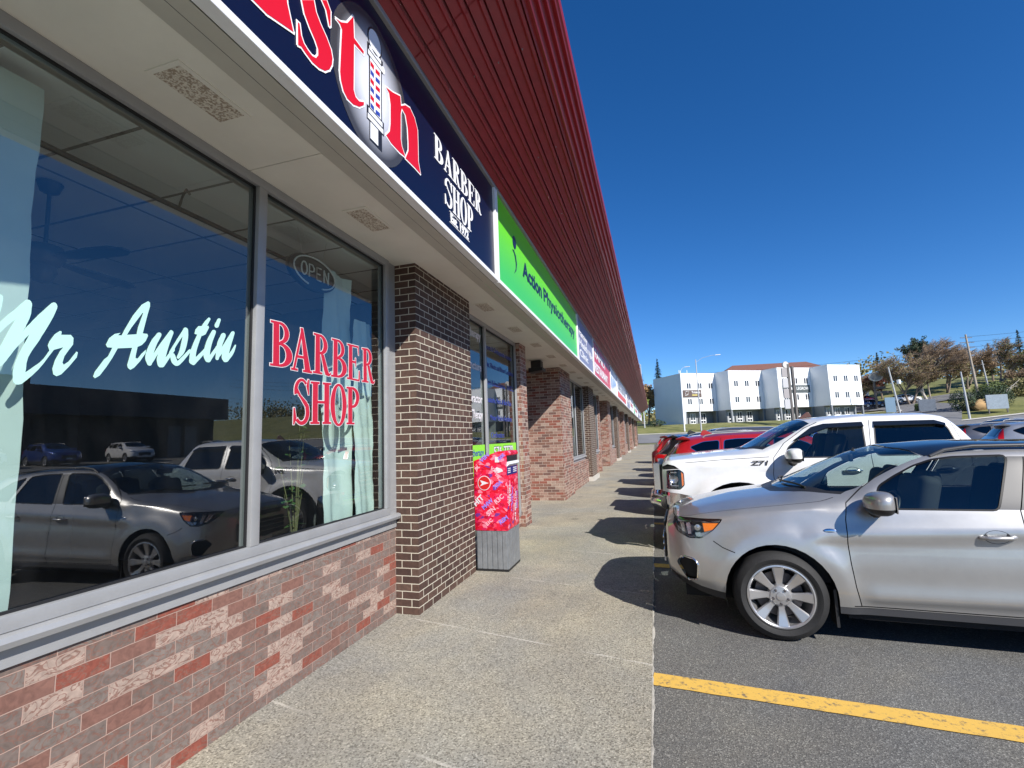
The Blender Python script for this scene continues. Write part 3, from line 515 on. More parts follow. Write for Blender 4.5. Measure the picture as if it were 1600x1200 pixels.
# traced outlines in metres on their own planes (y, z)
SCRIPT_LOOPS=[[(1.142, 2.014), (1.152, 2.041), (1.162, 2.067), (1.172, 2.094), (1.181, 2.122), (1.19, 2.151), (1.198, 2.18), (1.205, 2.211), (1.211, 2.241), (1.217, 2.271), (1.223, 2.302), (1.223, 2.31), (1.219, 2.316), (1.213, 2.318), (1.207, 2.314), (1.204, 2.307), (1.198, 2.276), (1.192, 2.246), (1.186, 2.216), (1.18, 2.187), (1.173, 2.159), (1.165, 2.131), (1.156, 2.104), (1.147, 2.077), (1.138, 2.05), (1.129, 2.023), (1.128, 2.017), (1.13, 2.011), (1.134, 2.009), (1.139, 2.01)], [(1.208, 2.31), (1.207, 2.301), (1.207, 2.292), (1.206, 2.284), (1.204, 2.275), (1.202, 2.261), (1.199, 2.243), (1.194, 2.221), (1.189, 2.197), (1.184, 2.174), (1.179, 2.152), (1.175, 2.133), (1.172, 2.115), (1.168, 2.097), (1.164, 2.08), (1.161, 2.063), (1.161, 2.052), (1.165, 2.044), (1.173, 2.041), (1.18, 2.045), (1.184, 2.054), (1.188, 2.071), (1.192, 2.089), (1.196, 2.106), (1.2, 2.125), (1.204, 2.144), (1.208, 2.166), (1.213, 2.19), (1.217, 2.215), (1.221, 2.238), (1.224, 2.257), (1.226, 2.272), (1.227, 2.284), (1.227, 2.293), (1.228, 2.301), (1.228, 2.31), (1.227, 2.318), (1.222, 2.323), (1.216, 2.323), (1.211, 2.318)], [(1.18, 2.045), (1.188, 2.066), (1.196, 2.087), (1.203, 2.108), (1.211, 2.128), (1.219, 2.146), (1.226, 2.161), (1.234, 2.174), (1.241, 2.186), (1.248, 2.197), (1.255, 2.207), (1.262, 2.217), (1.268, 2.225), (1.274, 2.233), (1.28, 2.242), (1.287, 2.251), (1.293, 2.26), (1.3, 2.27), (1.306, 2.28), (1.312, 2.289), (1.318, 2.299), (1.322, 2.309), (1.32, 2.32), (1.314, 2.326), (1.306, 2.326), (1.299, 2.32), (1.293, 2.31), (1.286, 2.301), (1.28, 2.291), (1.274, 2.282), (1.269, 2.273), (1.263, 2.265), (1.257, 2.257), (1.25, 2.248), (1.244, 2.239), (1.237, 2.228), (1.23, 2.216), (1.223, 2.204), (1.216, 2.19), (1.209, 2.175), (1.202, 2.158), (1.195, 2.139), (1.188, 2.118), (1.18, 2.097), (1.173, 2.075), (1.166, 2.054), (1.165, 2.048), (1.168, 2.042), (1.172, 2.039), (1.176, 2.04)], [(1.299, 2.308), (1.296, 2.297), (1.292, 2.286), (1.289, 2.277), (1.286, 2.267), (1.282, 2.256), (1.277, 2.242), (1.271, 2.226), (1.265, 2.208), (1.259, 2.191), (1.253, 2.174), (1.248, 2.157), (1.243, 2.141), (1.238, 2.125), (1.233, 2.11), (1.228, 2.095), (1.224, 2.083), (1.22, 2.071), (1.216, 2.06), (1.211, 2.05), (1.207, 2.039), (1.206, 2.028), (1.209, 2.018), (1.216, 2.013), (1.224, 2.015), (1.23, 2.022), (1.235, 2.033), (1.239, 2.043), (1.244, 2.054), (1.249, 2.066), (1.255, 2.078), (1.261, 2.092), (1.267, 2.107), (1.274, 2.122), (1.281, 2.138), (1.287, 2.154), (1.294, 2.171), (1.301, 2.189), (1.307, 2.207), (1.313, 2.225), (1.318, 2.242), (1.321, 2.257), (1.323, 2.27), (1.323, 2.282), (1.323, 2.293), (1.324, 2.304), (1.323, 2.314), (1.318, 2.321), (1.31, 2.322), (1.303, 2.317)], [(1.226, 2.013), (1.23, 2.018), (1.234, 2.022), (1.239, 2.027), (1.244, 2.034), (1.249, 2.042), (1.255, 2.052), (1.26, 2.064), (1.266, 2.076), (1.272, 2.089), (1.278, 2.102), (1.286, 2.116), (1.295, 2.132), (1.305, 2.147), (1.314, 2.163), (1.324, 2.178), (1.333, 2.193), (1.342, 2.207), (1.35, 2.221), (1.359, 2.235), (1.368, 2.248), (1.376, 2.262), (1.385, 2.275), (1.393, 2.289), (1.401, 2.302), (1.409, 2.316), (1.412, 2.325), (1.411, 2.333), (1.405, 2.339), (1.398, 2.338), (1.392, 2.333), (1.383, 2.32), (1.374, 2.307), (1.366, 2.294), (1.357, 2.281), (1.348, 2.268), (1.34, 2.254), (1.331, 2.24), (1.323, 2.225), (1.314, 2.211), (1.306, 2.196), (1.297, 2.18), (1.288, 2.164), (1.279, 2.147), (1.27, 2.132), (1.262, 2.117), (1.255, 2.104), (1.248, 2.091), (1.242, 2.079), (1.236, 2.069), (1.231, 2.06), (1.227, 2.053), (1.223, 2.048), (1.22, 2.042), (1.216, 2.037), (1.212, 2.031), (1.21, 2.024), (1.211, 2.016), (1.215, 2.01), (1.221, 2.009)], [(1.389, 2.326), (1.384, 2.317), (1.379, 2.308), (1.375, 2.3), (1.37, 2.29), (1.364, 2.277), (1.356, 2.26), (1.348, 2.24), (1.34, 2.219), (1.332, 2.198), (1.324, 2.179), (1.318, 2.16), (1.312, 2.142), (1.306, 2.125), (1.3, 2.107), (1.295, 2.091), (1.291, 2.075), (1.287, 2.06), (1.284, 2.046), (1.282, 2.034), (1.28, 2.022), (1.279, 2.012), (1.279, 2.002), (1.28, 1.994), (1.281, 1.987), (1.281, 1.979), (1.284, 1.966), (1.292, 1.958), (1.302, 1.958), (1.311, 1.965), (1.315, 1.977), (1.316, 1.985), (1.317, 1.993), (1.318, 2.0), (1.319, 2.007), (1.32, 2.016), (1.321, 2.027), (1.321, 2.039), (1.321, 2.052), (1.323, 2.065), (1.325, 2.078), (1.33, 2.092), (1.336, 2.108), (1.343, 2.124), (1.351, 2.141), (1.359, 2.159), (1.366, 2.179), (1.375, 2.2), (1.383, 2.221), (1.391, 2.242), (1.397, 2.259), (1.402, 2.273), (1.405, 2.284), (1.408, 2.294), (1.41, 2.303), (1.413, 2.313), (1.414, 2.324), (1.411, 2.333), (1.403, 2.337), (1.395, 2.334)], [(1.311, 1.962), (1.319, 1.972), (1.327, 1.981), (1.335, 1.991), (1.343, 2.001), (1.35, 2.011), (1.357, 2.021), (1.364, 2.031), (1.37, 2.042), (1.376, 2.052), (1.382, 2.063), (1.387, 2.074), (1.392, 2.084), (1.396, 2.095), (1.4, 2.106), (1.405, 2.116), (1.405, 2.119), (1.404, 2.122), (1.402, 2.123), (1.4, 2.122), (1.398, 2.12), (1.393, 2.11), (1.389, 2.1), (1.384, 2.09), (1.379, 2.08), (1.373, 2.071), (1.367, 2.062), (1.36, 2.054), (1.352, 2.046), (1.344, 2.037), (1.337, 2.029), (1.329, 2.021), (1.32, 2.012), (1.312, 2.003), (1.304, 1.995), (1.295, 1.986), (1.291, 1.978), (1.292, 1.968), (1.297, 1.961), (1.304, 1.959)], [(1.431, 2.215), (1.437, 2.213), (1.436, 2.198), (1.473, 2.205), (1.484, 2.192), (1.484, 2.162), (1.469, 2.134), (1.454, 2.103), (1.448, 2.072), (1.454, 2.063), (1.472, 2.081), (1.5, 2.132), (1.505, 2.128), (1.502, 2.105), (1.473, 2.056), (1.447, 2.019), (1.43, 2.008), (1.418, 2.015), (1.413, 2.039), (1.42, 2.078), (1.437, 2.124), (1.448, 2.143), (1.413, 2.125), (1.394, 2.088), (1.376, 2.057), (1.377, 2.076), (1.398, 2.118), (1.39, 2.14), (1.395, 2.16), (1.412, 2.195)], [(1.809, 2.456), (1.819, 2.451), (1.82, 2.43), (1.81, 2.385), (1.79, 2.277), (1.813, 2.279), (1.818, 2.27), (1.807, 2.239), (1.789, 2.215), (1.768, 2.201), (1.761, 2.155), (1.761, 2.14), (1.773, 2.141), (1.791, 2.17), (1.812, 2.194), (1.81, 2.175), (1.784, 2.128), (1.757, 2.091), (1.739, 2.077), (1.727, 2.085), (1.723, 2.099), (1.742, 2.192), (1.674, 2.177), (1.651, 2.123), (1.628, 2.077), (1.601, 2.031), (1.582, 2.016), (1.574, 2.023), (1.58, 2.047), (1.617, 2.113), (1.633, 2.13), (1.65, 2.176), (1.627, 2.174), (1.62, 2.185), (1.633, 2.221), (1.657, 2.247), (1.683, 2.258), (1.671, 2.243), (1.689, 2.246), (1.701, 2.278), (1.738, 2.362), (1.778, 2.429)], [(1.865, 2.292), (1.857, 2.279), (1.848, 2.266), (1.839, 2.252), (1.832, 2.236), (1.825, 2.218), (1.818, 2.198), (1.813, 2.178), (1.81, 2.161), (1.81, 2.147), (1.813, 2.135), (1.817, 2.128), (1.82, 2.121), (1.824, 2.114), (1.831, 2.111), (1.84, 2.113), (1.845, 2.12), (1.846, 2.129), (1.846, 2.138), (1.846, 2.145), (1.846, 2.151), (1.847, 2.16), (1.85, 2.173), (1.854, 2.191), (1.859, 2.21), (1.864, 2.226), (1.869, 2.24), (1.875, 2.253), (1.881, 2.267), (1.887, 2.281), (1.889, 2.29), (1.886, 2.297), (1.879, 2.3), (1.871, 2.298)], [(1.846, 2.126), (1.857, 2.145), (1.866, 2.164), (1.877, 2.184), (1.889, 2.206), (1.902, 2.231), (1.917, 2.258), (1.933, 2.287), (1.948, 2.316), (1.95, 2.321), (1.948, 2.325), (1.943, 2.327), (1.938, 2.326), (1.935, 2.322), (1.918, 2.294), (1.901, 2.266), (1.885, 2.24), (1.871, 2.215), (1.859, 2.193), (1.849, 2.173), (1.839, 2.154), (1.829, 2.135), (1.828, 2.129), (1.83, 2.123), (1.836, 2.12), (1.842, 2.122)], [(1.934, 2.317), (1.925, 2.298), (1.916, 2.28), (1.908, 2.261), (1.899, 2.242), (1.891, 2.221), (1.883, 2.2), (1.876, 2.18), (1.871, 2.162), (1.87, 2.148), (1.872, 2.137), (1.874, 2.13), (1.876, 2.123), (1.88, 2.115), (1.888, 2.11), (1.897, 2.111), (1.905, 2.118), (1.908, 2.127), (1.909, 2.136), (1.911, 2.142), (1.912, 2.148), (1.915, 2.157), (1.918, 2.173), (1.922, 2.192), (1.927, 2.214), (1.932, 2.234), (1.937, 2.253), (1.943, 2.273), (1.949, 2.292), (1.955, 2.311), (1.955, 2.318), (1.952, 2.323), (1.945, 2.325), (1.939, 2.322)], [(1.911, 2.117), (1.919, 2.131), (1.927, 2.145), (1.935, 2.159), (1.942, 2.172), (1.949, 2.184), (1.955, 2.195), (1.961, 2.205), (1.967, 2.215), (1.968, 2.22), (1.966, 2.225), (1.962, 2.227), (1.957, 2.226), (1.953, 2.222), (1.947, 2.212), (1.941, 2.202), (1.934, 2.192), (1.927, 2.181), (1.918, 2.169), (1.909, 2.156), (1.899, 2.143), (1.889, 2.13), (1.887, 2.122), (1.889, 2.115), (1.896, 2.111), (1.904, 2.112)], [(1.952, 2.197), (1.959, 2.211), (1.966, 2.225), (1.973, 2.24), (1.982, 2.257), (1.993, 2.277), (2.006, 2.299), (2.02, 2.323), (2.034, 2.347), (2.035, 2.353), (2.033, 2.358), (2.027, 2.36), (2.021, 2.359), (2.016, 2.354), (2.004, 2.33), (1.991, 2.306), (1.978, 2.283), (1.968, 2.263), (1.959, 2.246), (1.951, 2.231), (1.944, 2.217), (1.937, 2.203), (1.936, 2.198), (1.939, 2.194), (1.943, 2.192), (1.948, 2.193)], [(2.015, 2.344), (2.013, 2.33), (2.012, 2.318), (2.01, 2.305), (2.008, 2.291), (2.005, 2.275), (2.002, 2.257), (1.999, 2.239), (1.996, 2.225), (1.993, 2.214), (1.99, 2.204), (1.986, 2.194), (1.982, 2.183), (1.981, 2.178), (1.984, 2.174), (1.988, 2.172), (1.993, 2.173), (1.997, 2.177), (2.004, 2.186), (2.011, 2.195), (2.019, 2.205), (2.026, 2.219), (2.031, 2.236), (2.036, 2.255), (2.039, 2.274), (2.042, 2.292), (2.043, 2.307), (2.043, 2.321), (2.042, 2.334), (2.041, 2.347), (2.039, 2.354), (2.033, 2.358), (2.025, 2.357), (2.018, 2.352)], [(1.943, 2.18), (1.945, 2.171), (1.947, 2.162), (1.95, 2.153), (1.954, 2.145), (1.96, 2.139), (1.967, 2.134), (1.977, 2.13), (1.989, 2.132), (1.999, 2.139), (2.006, 2.147), (2.014, 2.156), (2.022, 2.166), (2.031, 2.179), (2.042, 2.194), (2.053, 2.21), (2.064, 2.225), (2.066, 2.231), (2.064, 2.235), (2.06, 2.238), (2.055, 2.238), (2.05, 2.234), (2.038, 2.219), (2.026, 2.204), (2.014, 2.19), (2.004, 2.179), (1.996, 2.169), (1.989, 2.161), (1.984, 2.156), (1.982, 2.155), (1.985, 2.157), (1.986, 2.158), (1.985, 2.161), (1.983, 2.165), (1.98, 2.169), (1.977, 2.176), (1.973, 2.184), (1.969, 2.192), (1.964, 2.198), (1.956, 2.199), (1.948, 2.195), (1.943, 2.188)], [(2.164, 2.447), (2.157, 2.438), (2.15, 2.43), (2.143, 2.42), (2.135, 2.407), (2.127, 2.392), (2.119, 2.375), (2.109, 2.355), (2.1, 2.334), (2.091, 2.311), (2.08, 2.285), (2.071, 2.259), (2.063, 2.235), (2.059, 2.216), (2.057, 2.199), (2.057, 2.184), (2.055, 2.17), (2.058, 2.159), (2.067, 2.153), (2.079, 2.153), (2.09, 2.16), (2.094, 2.172), (2.095, 2.187), (2.095, 2.201), (2.096, 2.216), (2.098, 2.232), (2.103, 2.254), (2.11, 2.279), (2.118, 2.305), (2.126, 2.329), (2.134, 2.349), (2.144, 2.367), (2.153, 2.384), (2.16, 2.399), (2.166, 2.411), (2.171, 2.422), (2.175, 2.431), (2.18, 2.441), (2.182, 2.447), (2.179, 2.451), (2.174, 2.453), (2.168, 2.452)], [(2.092, 2.154), (2.102, 2.167), (2.112, 2.179), (2.123, 2.192), (2.134, 2.206), (2.145, 2.221), (2.157, 2.236), (2.168, 2.252), (2.18, 2.268), (2.182, 2.274), (2.181, 2.279), (2.176, 2.281), (2.17, 2.281), (2.165, 2.277), (2.152, 2.262), (2.14, 2.247), (2.127, 2.232), (2.115, 2.219), (2.104, 2.206), (2.092, 2.195), (2.081, 2.183), (2.07, 2.171), (2.066, 2.163), (2.068, 2.155), (2.075, 2.15), (2.084, 2.149)], [(2.194, 2.374), (2.185, 2.356), (2.176, 2.338), (2.167, 2.319), (2.16, 2.299), (2.154, 2.279), (2.149, 2.259), (2.146, 2.239), (2.144, 2.223), (2.146, 2.209), (2.15, 2.199), (2.154, 2.193), (2.157, 2.188), (2.163, 2.181), (2.172, 2.179), (2.182, 2.183), (2.188, 2.191), (2.188, 2.2), (2.187, 2.208), (2.185, 2.214), (2.185, 2.219), (2.186, 2.227), (2.187, 2.24), (2.189, 2.258), (2.193, 2.277), (2.197, 2.295), (2.202, 2.313), (2.208, 2.331), (2.215, 2.35), (2.221, 2.369), (2.222, 2.377), (2.217, 2.383), (2.209, 2.385), (2.2, 2.382)], [(2.191, 2.186), (2.199, 2.2), (2.207, 2.214), (2.215, 2.227), (2.223, 2.24), (2.229, 2.251), (2.235, 2.261), (2.241, 2.271), (2.246, 2.281), (2.248, 2.286), (2.245, 2.291), (2.24, 2.293), (2.234, 2.292), (2.229, 2.288), (2.223, 2.278), (2.217, 2.269), (2.21, 2.259), (2.203, 2.248), (2.195, 2.236), (2.186, 2.224), (2.176, 2.21), (2.167, 2.197), (2.165, 2.189), (2.168, 2.182), (2.176, 2.179), (2.184, 2.18)], [(2.23, 2.456), (2.226, 2.446), (2.221, 2.436), (2.216, 2.426), (2.212, 2.417), (2.212, 2.408), (2.217, 2.402), (2.225, 2.401), (2.234, 2.405), (2.24, 2.412), (2.243, 2.422), (2.246, 2.433), (2.249, 2.443), (2.252, 2.453), (2.253, 2.46), (2.249, 2.464), (2.242, 2.465), (2.235, 2.462)], [(2.26, 2.367), (2.253, 2.351), (2.245, 2.336), (2.238, 2.319), (2.233, 2.3), (2.23, 2.279), (2.228, 2.256), (2.227, 2.234), (2.226, 2.212), (2.227, 2.206), (2.232, 2.202), (2.24, 2.202), (2.246, 2.206), (2.249, 2.212), (2.254, 2.235), (2.259, 2.257), (2.264, 2.278), (2.269, 2.298), (2.274, 2.314), (2.28, 2.329), (2.286, 2.345), (2.292, 2.361), (2.292, 2.371), (2.287, 2.378), (2.277, 2.38), (2.266, 2.375)], [(2.248, 2.216), (2.26, 2.233), (2.272, 2.25), (2.285, 2.268), (2.297, 2.288), (2.311, 2.312), (2.324, 2.337), (2.338, 2.364), (2.351, 2.39), (2.352, 2.396), (2.349, 2.401), (2.344, 2.403), (2.337, 2.401), (2.332, 2.396), (2.317, 2.37), (2.301, 2.344), (2.287, 2.32), (2.273, 2.297), (2.262, 2.277), (2.252, 2.258), (2.243, 2.24), (2.233, 2.222), (2.232, 2.217), (2.234, 2.213), (2.239, 2.211), (2.244, 2.212)], [(2.334, 2.396), (2.323, 2.375), (2.312, 2.354), (2.302, 2.333), (2.293, 2.312), (2.285, 2.291), (2.278, 2.269), (2.272, 2.249), (2.269, 2.233), (2.269, 2.22), (2.273, 2.211), (2.277, 2.207), (2.279, 2.205), (2.286, 2.198), (2.296, 2.197), (2.306, 2.201), (2.312, 2.21), (2.312, 2.219), (2.311, 2.225), (2.311, 2.227), (2.312, 2.227), (2.313, 2.233), (2.317, 2.246), (2.322, 2.265), (2.327, 2.287), (2.333, 2.307), (2.338, 2.328), (2.345, 2.349), (2.351, 2.37), (2.357, 2.392), (2.357, 2.399), (2.353, 2.404), (2.346, 2.405), (2.338, 2.402)], [(2.315, 2.206), (2.325, 2.22), (2.335, 2.233), (2.345, 2.247), (2.354, 2.262), (2.36, 2.276), (2.364, 2.289), (2.368, 2.302), (2.371, 2.315), (2.372, 2.318), (2.37, 2.321), (2.367, 2.321), (2.363, 2.32), (2.361, 2.317), (2.354, 2.305), (2.347, 2.293), (2.34, 2.281), (2.332, 2.27), (2.323, 2.258), (2.312, 2.246), (2.301, 2.233), (2.29, 2.22), (2.287, 2.212), (2.289, 2.204), (2.297, 2.2), (2.307, 2.2)], [(2.082, 2.334), (2.087, 2.361), (2.105, 2.385), (2.17, 2.402), (2.174, 2.391), (2.153, 2.346), (2.132, 2.332)]]
SCRIPT_HOLES=[[(1.784, 2.387), (1.787, 2.385), (1.765, 2.302), (1.76, 2.266), (1.713, 2.254), (1.732, 2.295)]]
WINDOW_QUADS=[('B', [(2.654, 2.551), (2.86, 2.562), (2.656, 2.227), (2.879, 2.234)]), ('A', [(2.86, 2.554), (3.068, 2.565), (2.857, 2.223), (3.083, 2.221)]), ('R', [(3.096, 2.551), (3.287, 2.553), (3.092, 2.228), (3.311, 2.228)]), ('B', [(3.318, 2.55), (3.516, 2.555), (3.311, 2.224), (3.534, 2.229)]), ('E', [(3.528, 2.543), (3.714, 2.547), (3.526, 2.228), (3.731, 2.223)]), ('R', [(3.747, 2.543), (3.931, 2.559), (3.748, 2.225), (3.956, 2.228)]), ('S', [(2.886, 2.163), (3.057, 2.169), (2.883, 1.819), (3.069, 1.822)]), ('H', [(3.069, 2.158), (3.312, 2.169), (3.069, 1.826), (3.316, 1.831)]), ('O', [(3.305, 2.161), (3.519, 2.173), (3.309, 1.819), (3.521, 1.823)]), ('P', [(3.519, 2.159), (3.723, 2.168), (3.521, 1.832), (3.723, 1.833)])]
SIGN_LOOPS=[[(1.888, 4.027), (1.911, 3.965), (1.953, 3.918), (1.995, 3.883), (2.02, 3.85), (2.021, 3.814), (2.003, 3.782), (1.973, 3.77), (1.938, 3.776), (1.907, 3.789), (1.886, 3.819), (1.874, 3.874), (1.861, 3.872), (1.866, 3.745), (1.888, 3.755), (1.922, 3.745), (1.974, 3.735), (2.028, 3.743), (2.078, 3.765), (2.116, 3.805), (2.138, 3.855), (2.142, 3.896), (2.128, 3.941), (2.088, 3.983), (2.036, 4.021), (1.998, 4.06), (1.979, 4.115)], [(2.046, 4.18), (2.085, 4.151), (2.113, 4.076), (2.122, 4.089), (2.121, 4.18), (2.085, 4.217)], [(1.643, 3.79), (1.654, 3.729), (1.833, 3.789), (1.795, 3.81), (1.782, 3.925)], [(2.173, 4.179), (2.222, 4.2), (2.28, 4.248), (2.341, 4.35), (2.349, 4.207), (2.454, 4.202), (2.451, 4.181), (2.349, 4.17), (2.346, 3.851), (2.366, 3.816), (2.405, 3.814), (2.457, 3.846), (2.454, 3.823), (2.406, 3.778), (2.343, 3.749), (2.283, 3.745), (2.247, 3.767), (2.222, 3.816), (2.213, 3.868), (2.221, 4.02), (2.229, 4.157), (2.208, 4.177)], [(2.724, 4.152), (2.815, 4.18), (2.922, 4.229), (2.931, 4.157), (2.999, 4.212), (3.07, 4.237), (3.141, 4.204), (3.189, 4.134), (3.193, 4.022), (3.194, 3.87), (3.229, 3.783), (3.13, 3.784), (2.991, 3.776), (3.038, 3.864), (3.039, 3.926), (3.03, 4.042), (2.998, 4.131), (2.942, 4.147), (2.926, 4.093), (2.922, 3.888), (2.937, 3.838), (2.986, 3.785), (2.903, 3.771), (2.789, 3.77), (2.721, 3.788), (2.77, 3.848), (2.781, 3.913), (2.783, 4.063), (2.764, 4.136)]]
# ---------------------------------------------------------------- window lettering (vinyl on the panes of the first shop)
m_vin = pbr('pale_vinyl', (.42, .68, .62), .5, var=.03); m_redv = pbr('red_vinyl', (.46, .012, .035), .45); m_whv = pbr('white_vinyl', (.62, .60, .62), .5); m_bluev = pbr('blue_vinyl', (.035, .06, .30), .5); m_greenv = pbr('lime_vinyl', (.24, .62, .04), .5); m_blackv = pbr('black_vinyl', (.012, .012, .012), .5)
flat(SCRIPT_LOOPS, GX+.002, SCRIPT_HOLES, .001).build('lettering', m_vin, win1)
wl = []; wb = []
for ch, q in WINDOW_QUADS:
    g = glyph_in(ch, q); wl += g
    V, F = union_mesh(g); cnt = {}
    for f in F:
        for i in range(len(f)): e = tuple(sorted((f[i], f[(i+1) % len(f)]))); cnt[e] = cnt.get(e, 0)+1
    for (a, b), c in cnt.items():
        if c == 1: wb += thicken([V[a], V[b]], .0055)[:1]
flat(wb+wl, GX+.002, (), .001).build('lettering', m_whv, win1)
flat(wl, GX+.0034, (), .0012).build('lettering', m_redv, win1)
# second shop: window notices
for i, t in enumerate(['Sports & Orthopaedic Injuries', 'Joint, Muscle and Nerve Conditions', 'Work Related Injuries - WHSCC', 'Headache, Neck & Back Pain', 'Motor Vehicle Accidents', 'Orthotics']):
    text_mesh(t, .13, [1.5, 1.6, 1.58, 1.4, 1.2, .7][i], 'lettering', 0, 0, m_bluev, win2, (GX+.003, 7.12+(.2 if i > 3 else 0), 3.13-.29*i), FX)
for z, t in ((3.22, 'Physiotherapy'), (2.72, 'Acupuncture'), (2.22, 'Chiropractor'), (1.98, 'Massage Therapy')):
    text_mesh(t, .18, .93, 'lettering', .004, 0, m_whv, win2, (GX+.003, 6.02, z), FX)
m = MB(); m.box((GX+.002, 5.935, .9), (GX+.004, 7.013, 1.58)); m.box((GX+.002, 7.087, .9), (GX+.004, 8.75, 1.58)); m.build('green_panel', m_greenv, win2)
text_mesh('576-7770', .2, 1.1, 'lettering', .012, 0, m_blackv, win2, (GX+.006, 7.42, 1.39), FX); text_mesh('576-7770', .2, 1.1, 'lettering', .004, 0, m_whv, win2, (GX+.009, 7.42, 1.39), FX)
text_mesh('Physiotherapy', .14, .9, 'lettering', .002, 0, m_bluev, win2, (GX+.006, 6.05, 1.42), FX)
# ---------------------------------------------------------------- sign boxes on the front
SX = -1.65
m_navy = pbr('navy_sign_face', (.004, .007, .030), .3, spec=.3); m_sred = pbr('sign_red', (.62, .008, .022), .3); m_swhite = pbr('sign_white', (.85, .85, .85), .3)
def sign_box(y0, y1, label, mat, group=None, cat='shop sign'):
    r = empty('shop_sign', (SX, y0, 3.52), 0, label, cat, group); Pn = Matrix.Translation((-SX, -y0, -3.52))
    m = MB(); m.box((SX-.16, y0+.03, 3.50), (SX-.004, y1-.03, 4.66)); o = m.build('panel', mat, r); o.matrix_parent_inverse = Pn
    f = MB(); w = .042
    f.box((SX-.045, y0, 3.484), (SX+.03, y1, 3.488+w)); f.box((SX-.17, y0, 3.488+w), (SX+.026, y0+w, 4.66)); f.box((SX-.17, y1-w, 3.488+w), (SX+.026, y1, 4.66)); f2 = MB(); f2.box((SX-.17, y0, 4.64), (SX+.03, y1, 4.70))
    o2 = f.build('frame', m_aluw, r, bevel=.004); o2.matrix_parent_inverse = Pn; o3 = f2.build('top_rail', m_alu, r, bevel=.004); o3.matrix_parent_inverse = Pn
    def add(ob): ob.parent = r; ob.matrix_parent_inverse = Pn; return ob
    return r, add
r, add = sign_box(-1.15, 5.12, 'navy blue sign with red and white lettering and a striped pole above the nearest window', m_navy)
# lit glow oval behind the pole: pale printed gradient on the sign face
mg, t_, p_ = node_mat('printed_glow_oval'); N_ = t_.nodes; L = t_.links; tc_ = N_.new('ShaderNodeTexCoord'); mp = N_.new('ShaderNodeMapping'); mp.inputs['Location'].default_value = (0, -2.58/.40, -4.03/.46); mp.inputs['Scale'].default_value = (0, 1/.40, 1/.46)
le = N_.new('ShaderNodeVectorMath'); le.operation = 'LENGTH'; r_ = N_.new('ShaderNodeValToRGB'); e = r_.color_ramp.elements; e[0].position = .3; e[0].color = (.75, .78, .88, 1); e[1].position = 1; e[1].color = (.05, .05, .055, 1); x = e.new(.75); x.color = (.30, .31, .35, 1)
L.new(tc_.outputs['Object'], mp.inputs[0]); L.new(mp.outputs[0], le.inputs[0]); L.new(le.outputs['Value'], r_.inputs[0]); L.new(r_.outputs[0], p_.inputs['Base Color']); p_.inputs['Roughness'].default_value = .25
add(flat([ell(2.58, 4.03, .45, .50, n=48)], SX-.003, (), .002).build('glow_oval', mg))
allb = []
for lp in SIGN_LOOPS: allb += thicken(lp, .011)
# the u that starts the visible run, and the rest of the name running out of the picture
UL = [[(1.32, 4.18), (1.45, 4.22), (1.45, 3.88), (1.50, 3.82), (1.60, 3.86), (1.66, 3.92), (1.66, 3.73), (1.50, 3.72), (1.36, 3.76), (1.33, 3.86)], [(1.64, 4.2), (1.78, 4.22), (1.78, 3.92), (1.83, 3.79), (1.65, 3.73)]]
AL = [[(.62, 3.76), (.70, 3.76), (.98, 4.55), (.92, 4.60)], [(.90, 4.6), (1.02, 4.6), (1.27, 3.76), (1.07, 3.76)], RC(.76, 4.0, 1.1, 4.05), RC(.56, 3.74, .8, 3.78), RC(1.0, 3.74, 1.32, 3.78)]
ML = [RC(-.95, 3.74, -.78, 4.6), RC(-.38, 3.74, -.2, 4.6), [(-.95, 4.6), (-.78, 4.6), (-.52, 3.8), (-.62, 3.8)], [(-.38, 4.6), (-.26, 4.6), (-.55, 3.8), (-.62, 3.8)], RC(-.08, 3.74, .06, 4.18), [(.06, 4.1), (.2, 4.2), (.32, 4.16), (.3, 4.04), (.2, 4.08), (.06, 3.98)]]
for lp in UL+AL+ML: allb += thicken(lp, .011)
add(flat(allb+SIGN_LOOPS+UL+AL+ML, SX-.001, (), .0018).build('lettering', m_swhite)); add(flat(SIGN_LOOPS+UL+AL+ML, SX+.0012, (), .0014).build('lettering', m_sred))
# printed barber pole
m_pw = pbr('pole_white', (.78, .8, .84), .25); m_pk = pbr('pole_line', (.02, .02, .025), .3); m_pb = pbr('pole_blue', (.03, .06, .35), .3)
K = MB(); Wt, Rd, Bl = 1, 2, 3; cy = 2.59
def fl(mb, loops, x, t=.0012):
    q = flat(loops, x, (), t); K.add(q.v, q.f, 0 if mb is K else mb)
fl(K, [ell(cy-.005, 4.375, .086, .098, n=28)], SX-.001, .0016); fl(Wt, [ell(cy-.005, 4.375, .074, .085, n=28)], SX+.001); 
fl(K, [RC(cy-.095, 4.22, cy+.095, 4.315), RC(cy-.075, 3.84, cy+.082, 4.24), RC(cy-.10, 3.76, cy+.105, 3.86), RC(cy-.07, 3.63, cy+.08, 3.78)], SX-.001, .0016)
fl(Wt, [RC(cy-.085, 4.23, cy+.085, 4.265), RC(cy-.07, 4.275, cy+.07, 4.305), RC(cy-.09, 3.77, cy+.095, 3.805), RC(cy-.08, 3.815, cy+.085, 3.848), RC(cy-.06, 3.645, cy+.03, 3.76)], SX+.001)
fl(Wt, [RC(cy-.062, 3.858, cy+.068, 4.222)], SX+.001)
for i in range(6):
    z = 3.865+i*.06; (fl(Bl if i % 2 == 0 else Rd, [[(cy-.06, z), (cy-.02, z-.004), (cy-.02, z+.028), (cy-.06, z+.032)], [(cy+.0, z-.006), (cy+.052, z+.002), (cy+.052, z+.032), (cy+.0, z+.024)]], SX+.0023, .001))
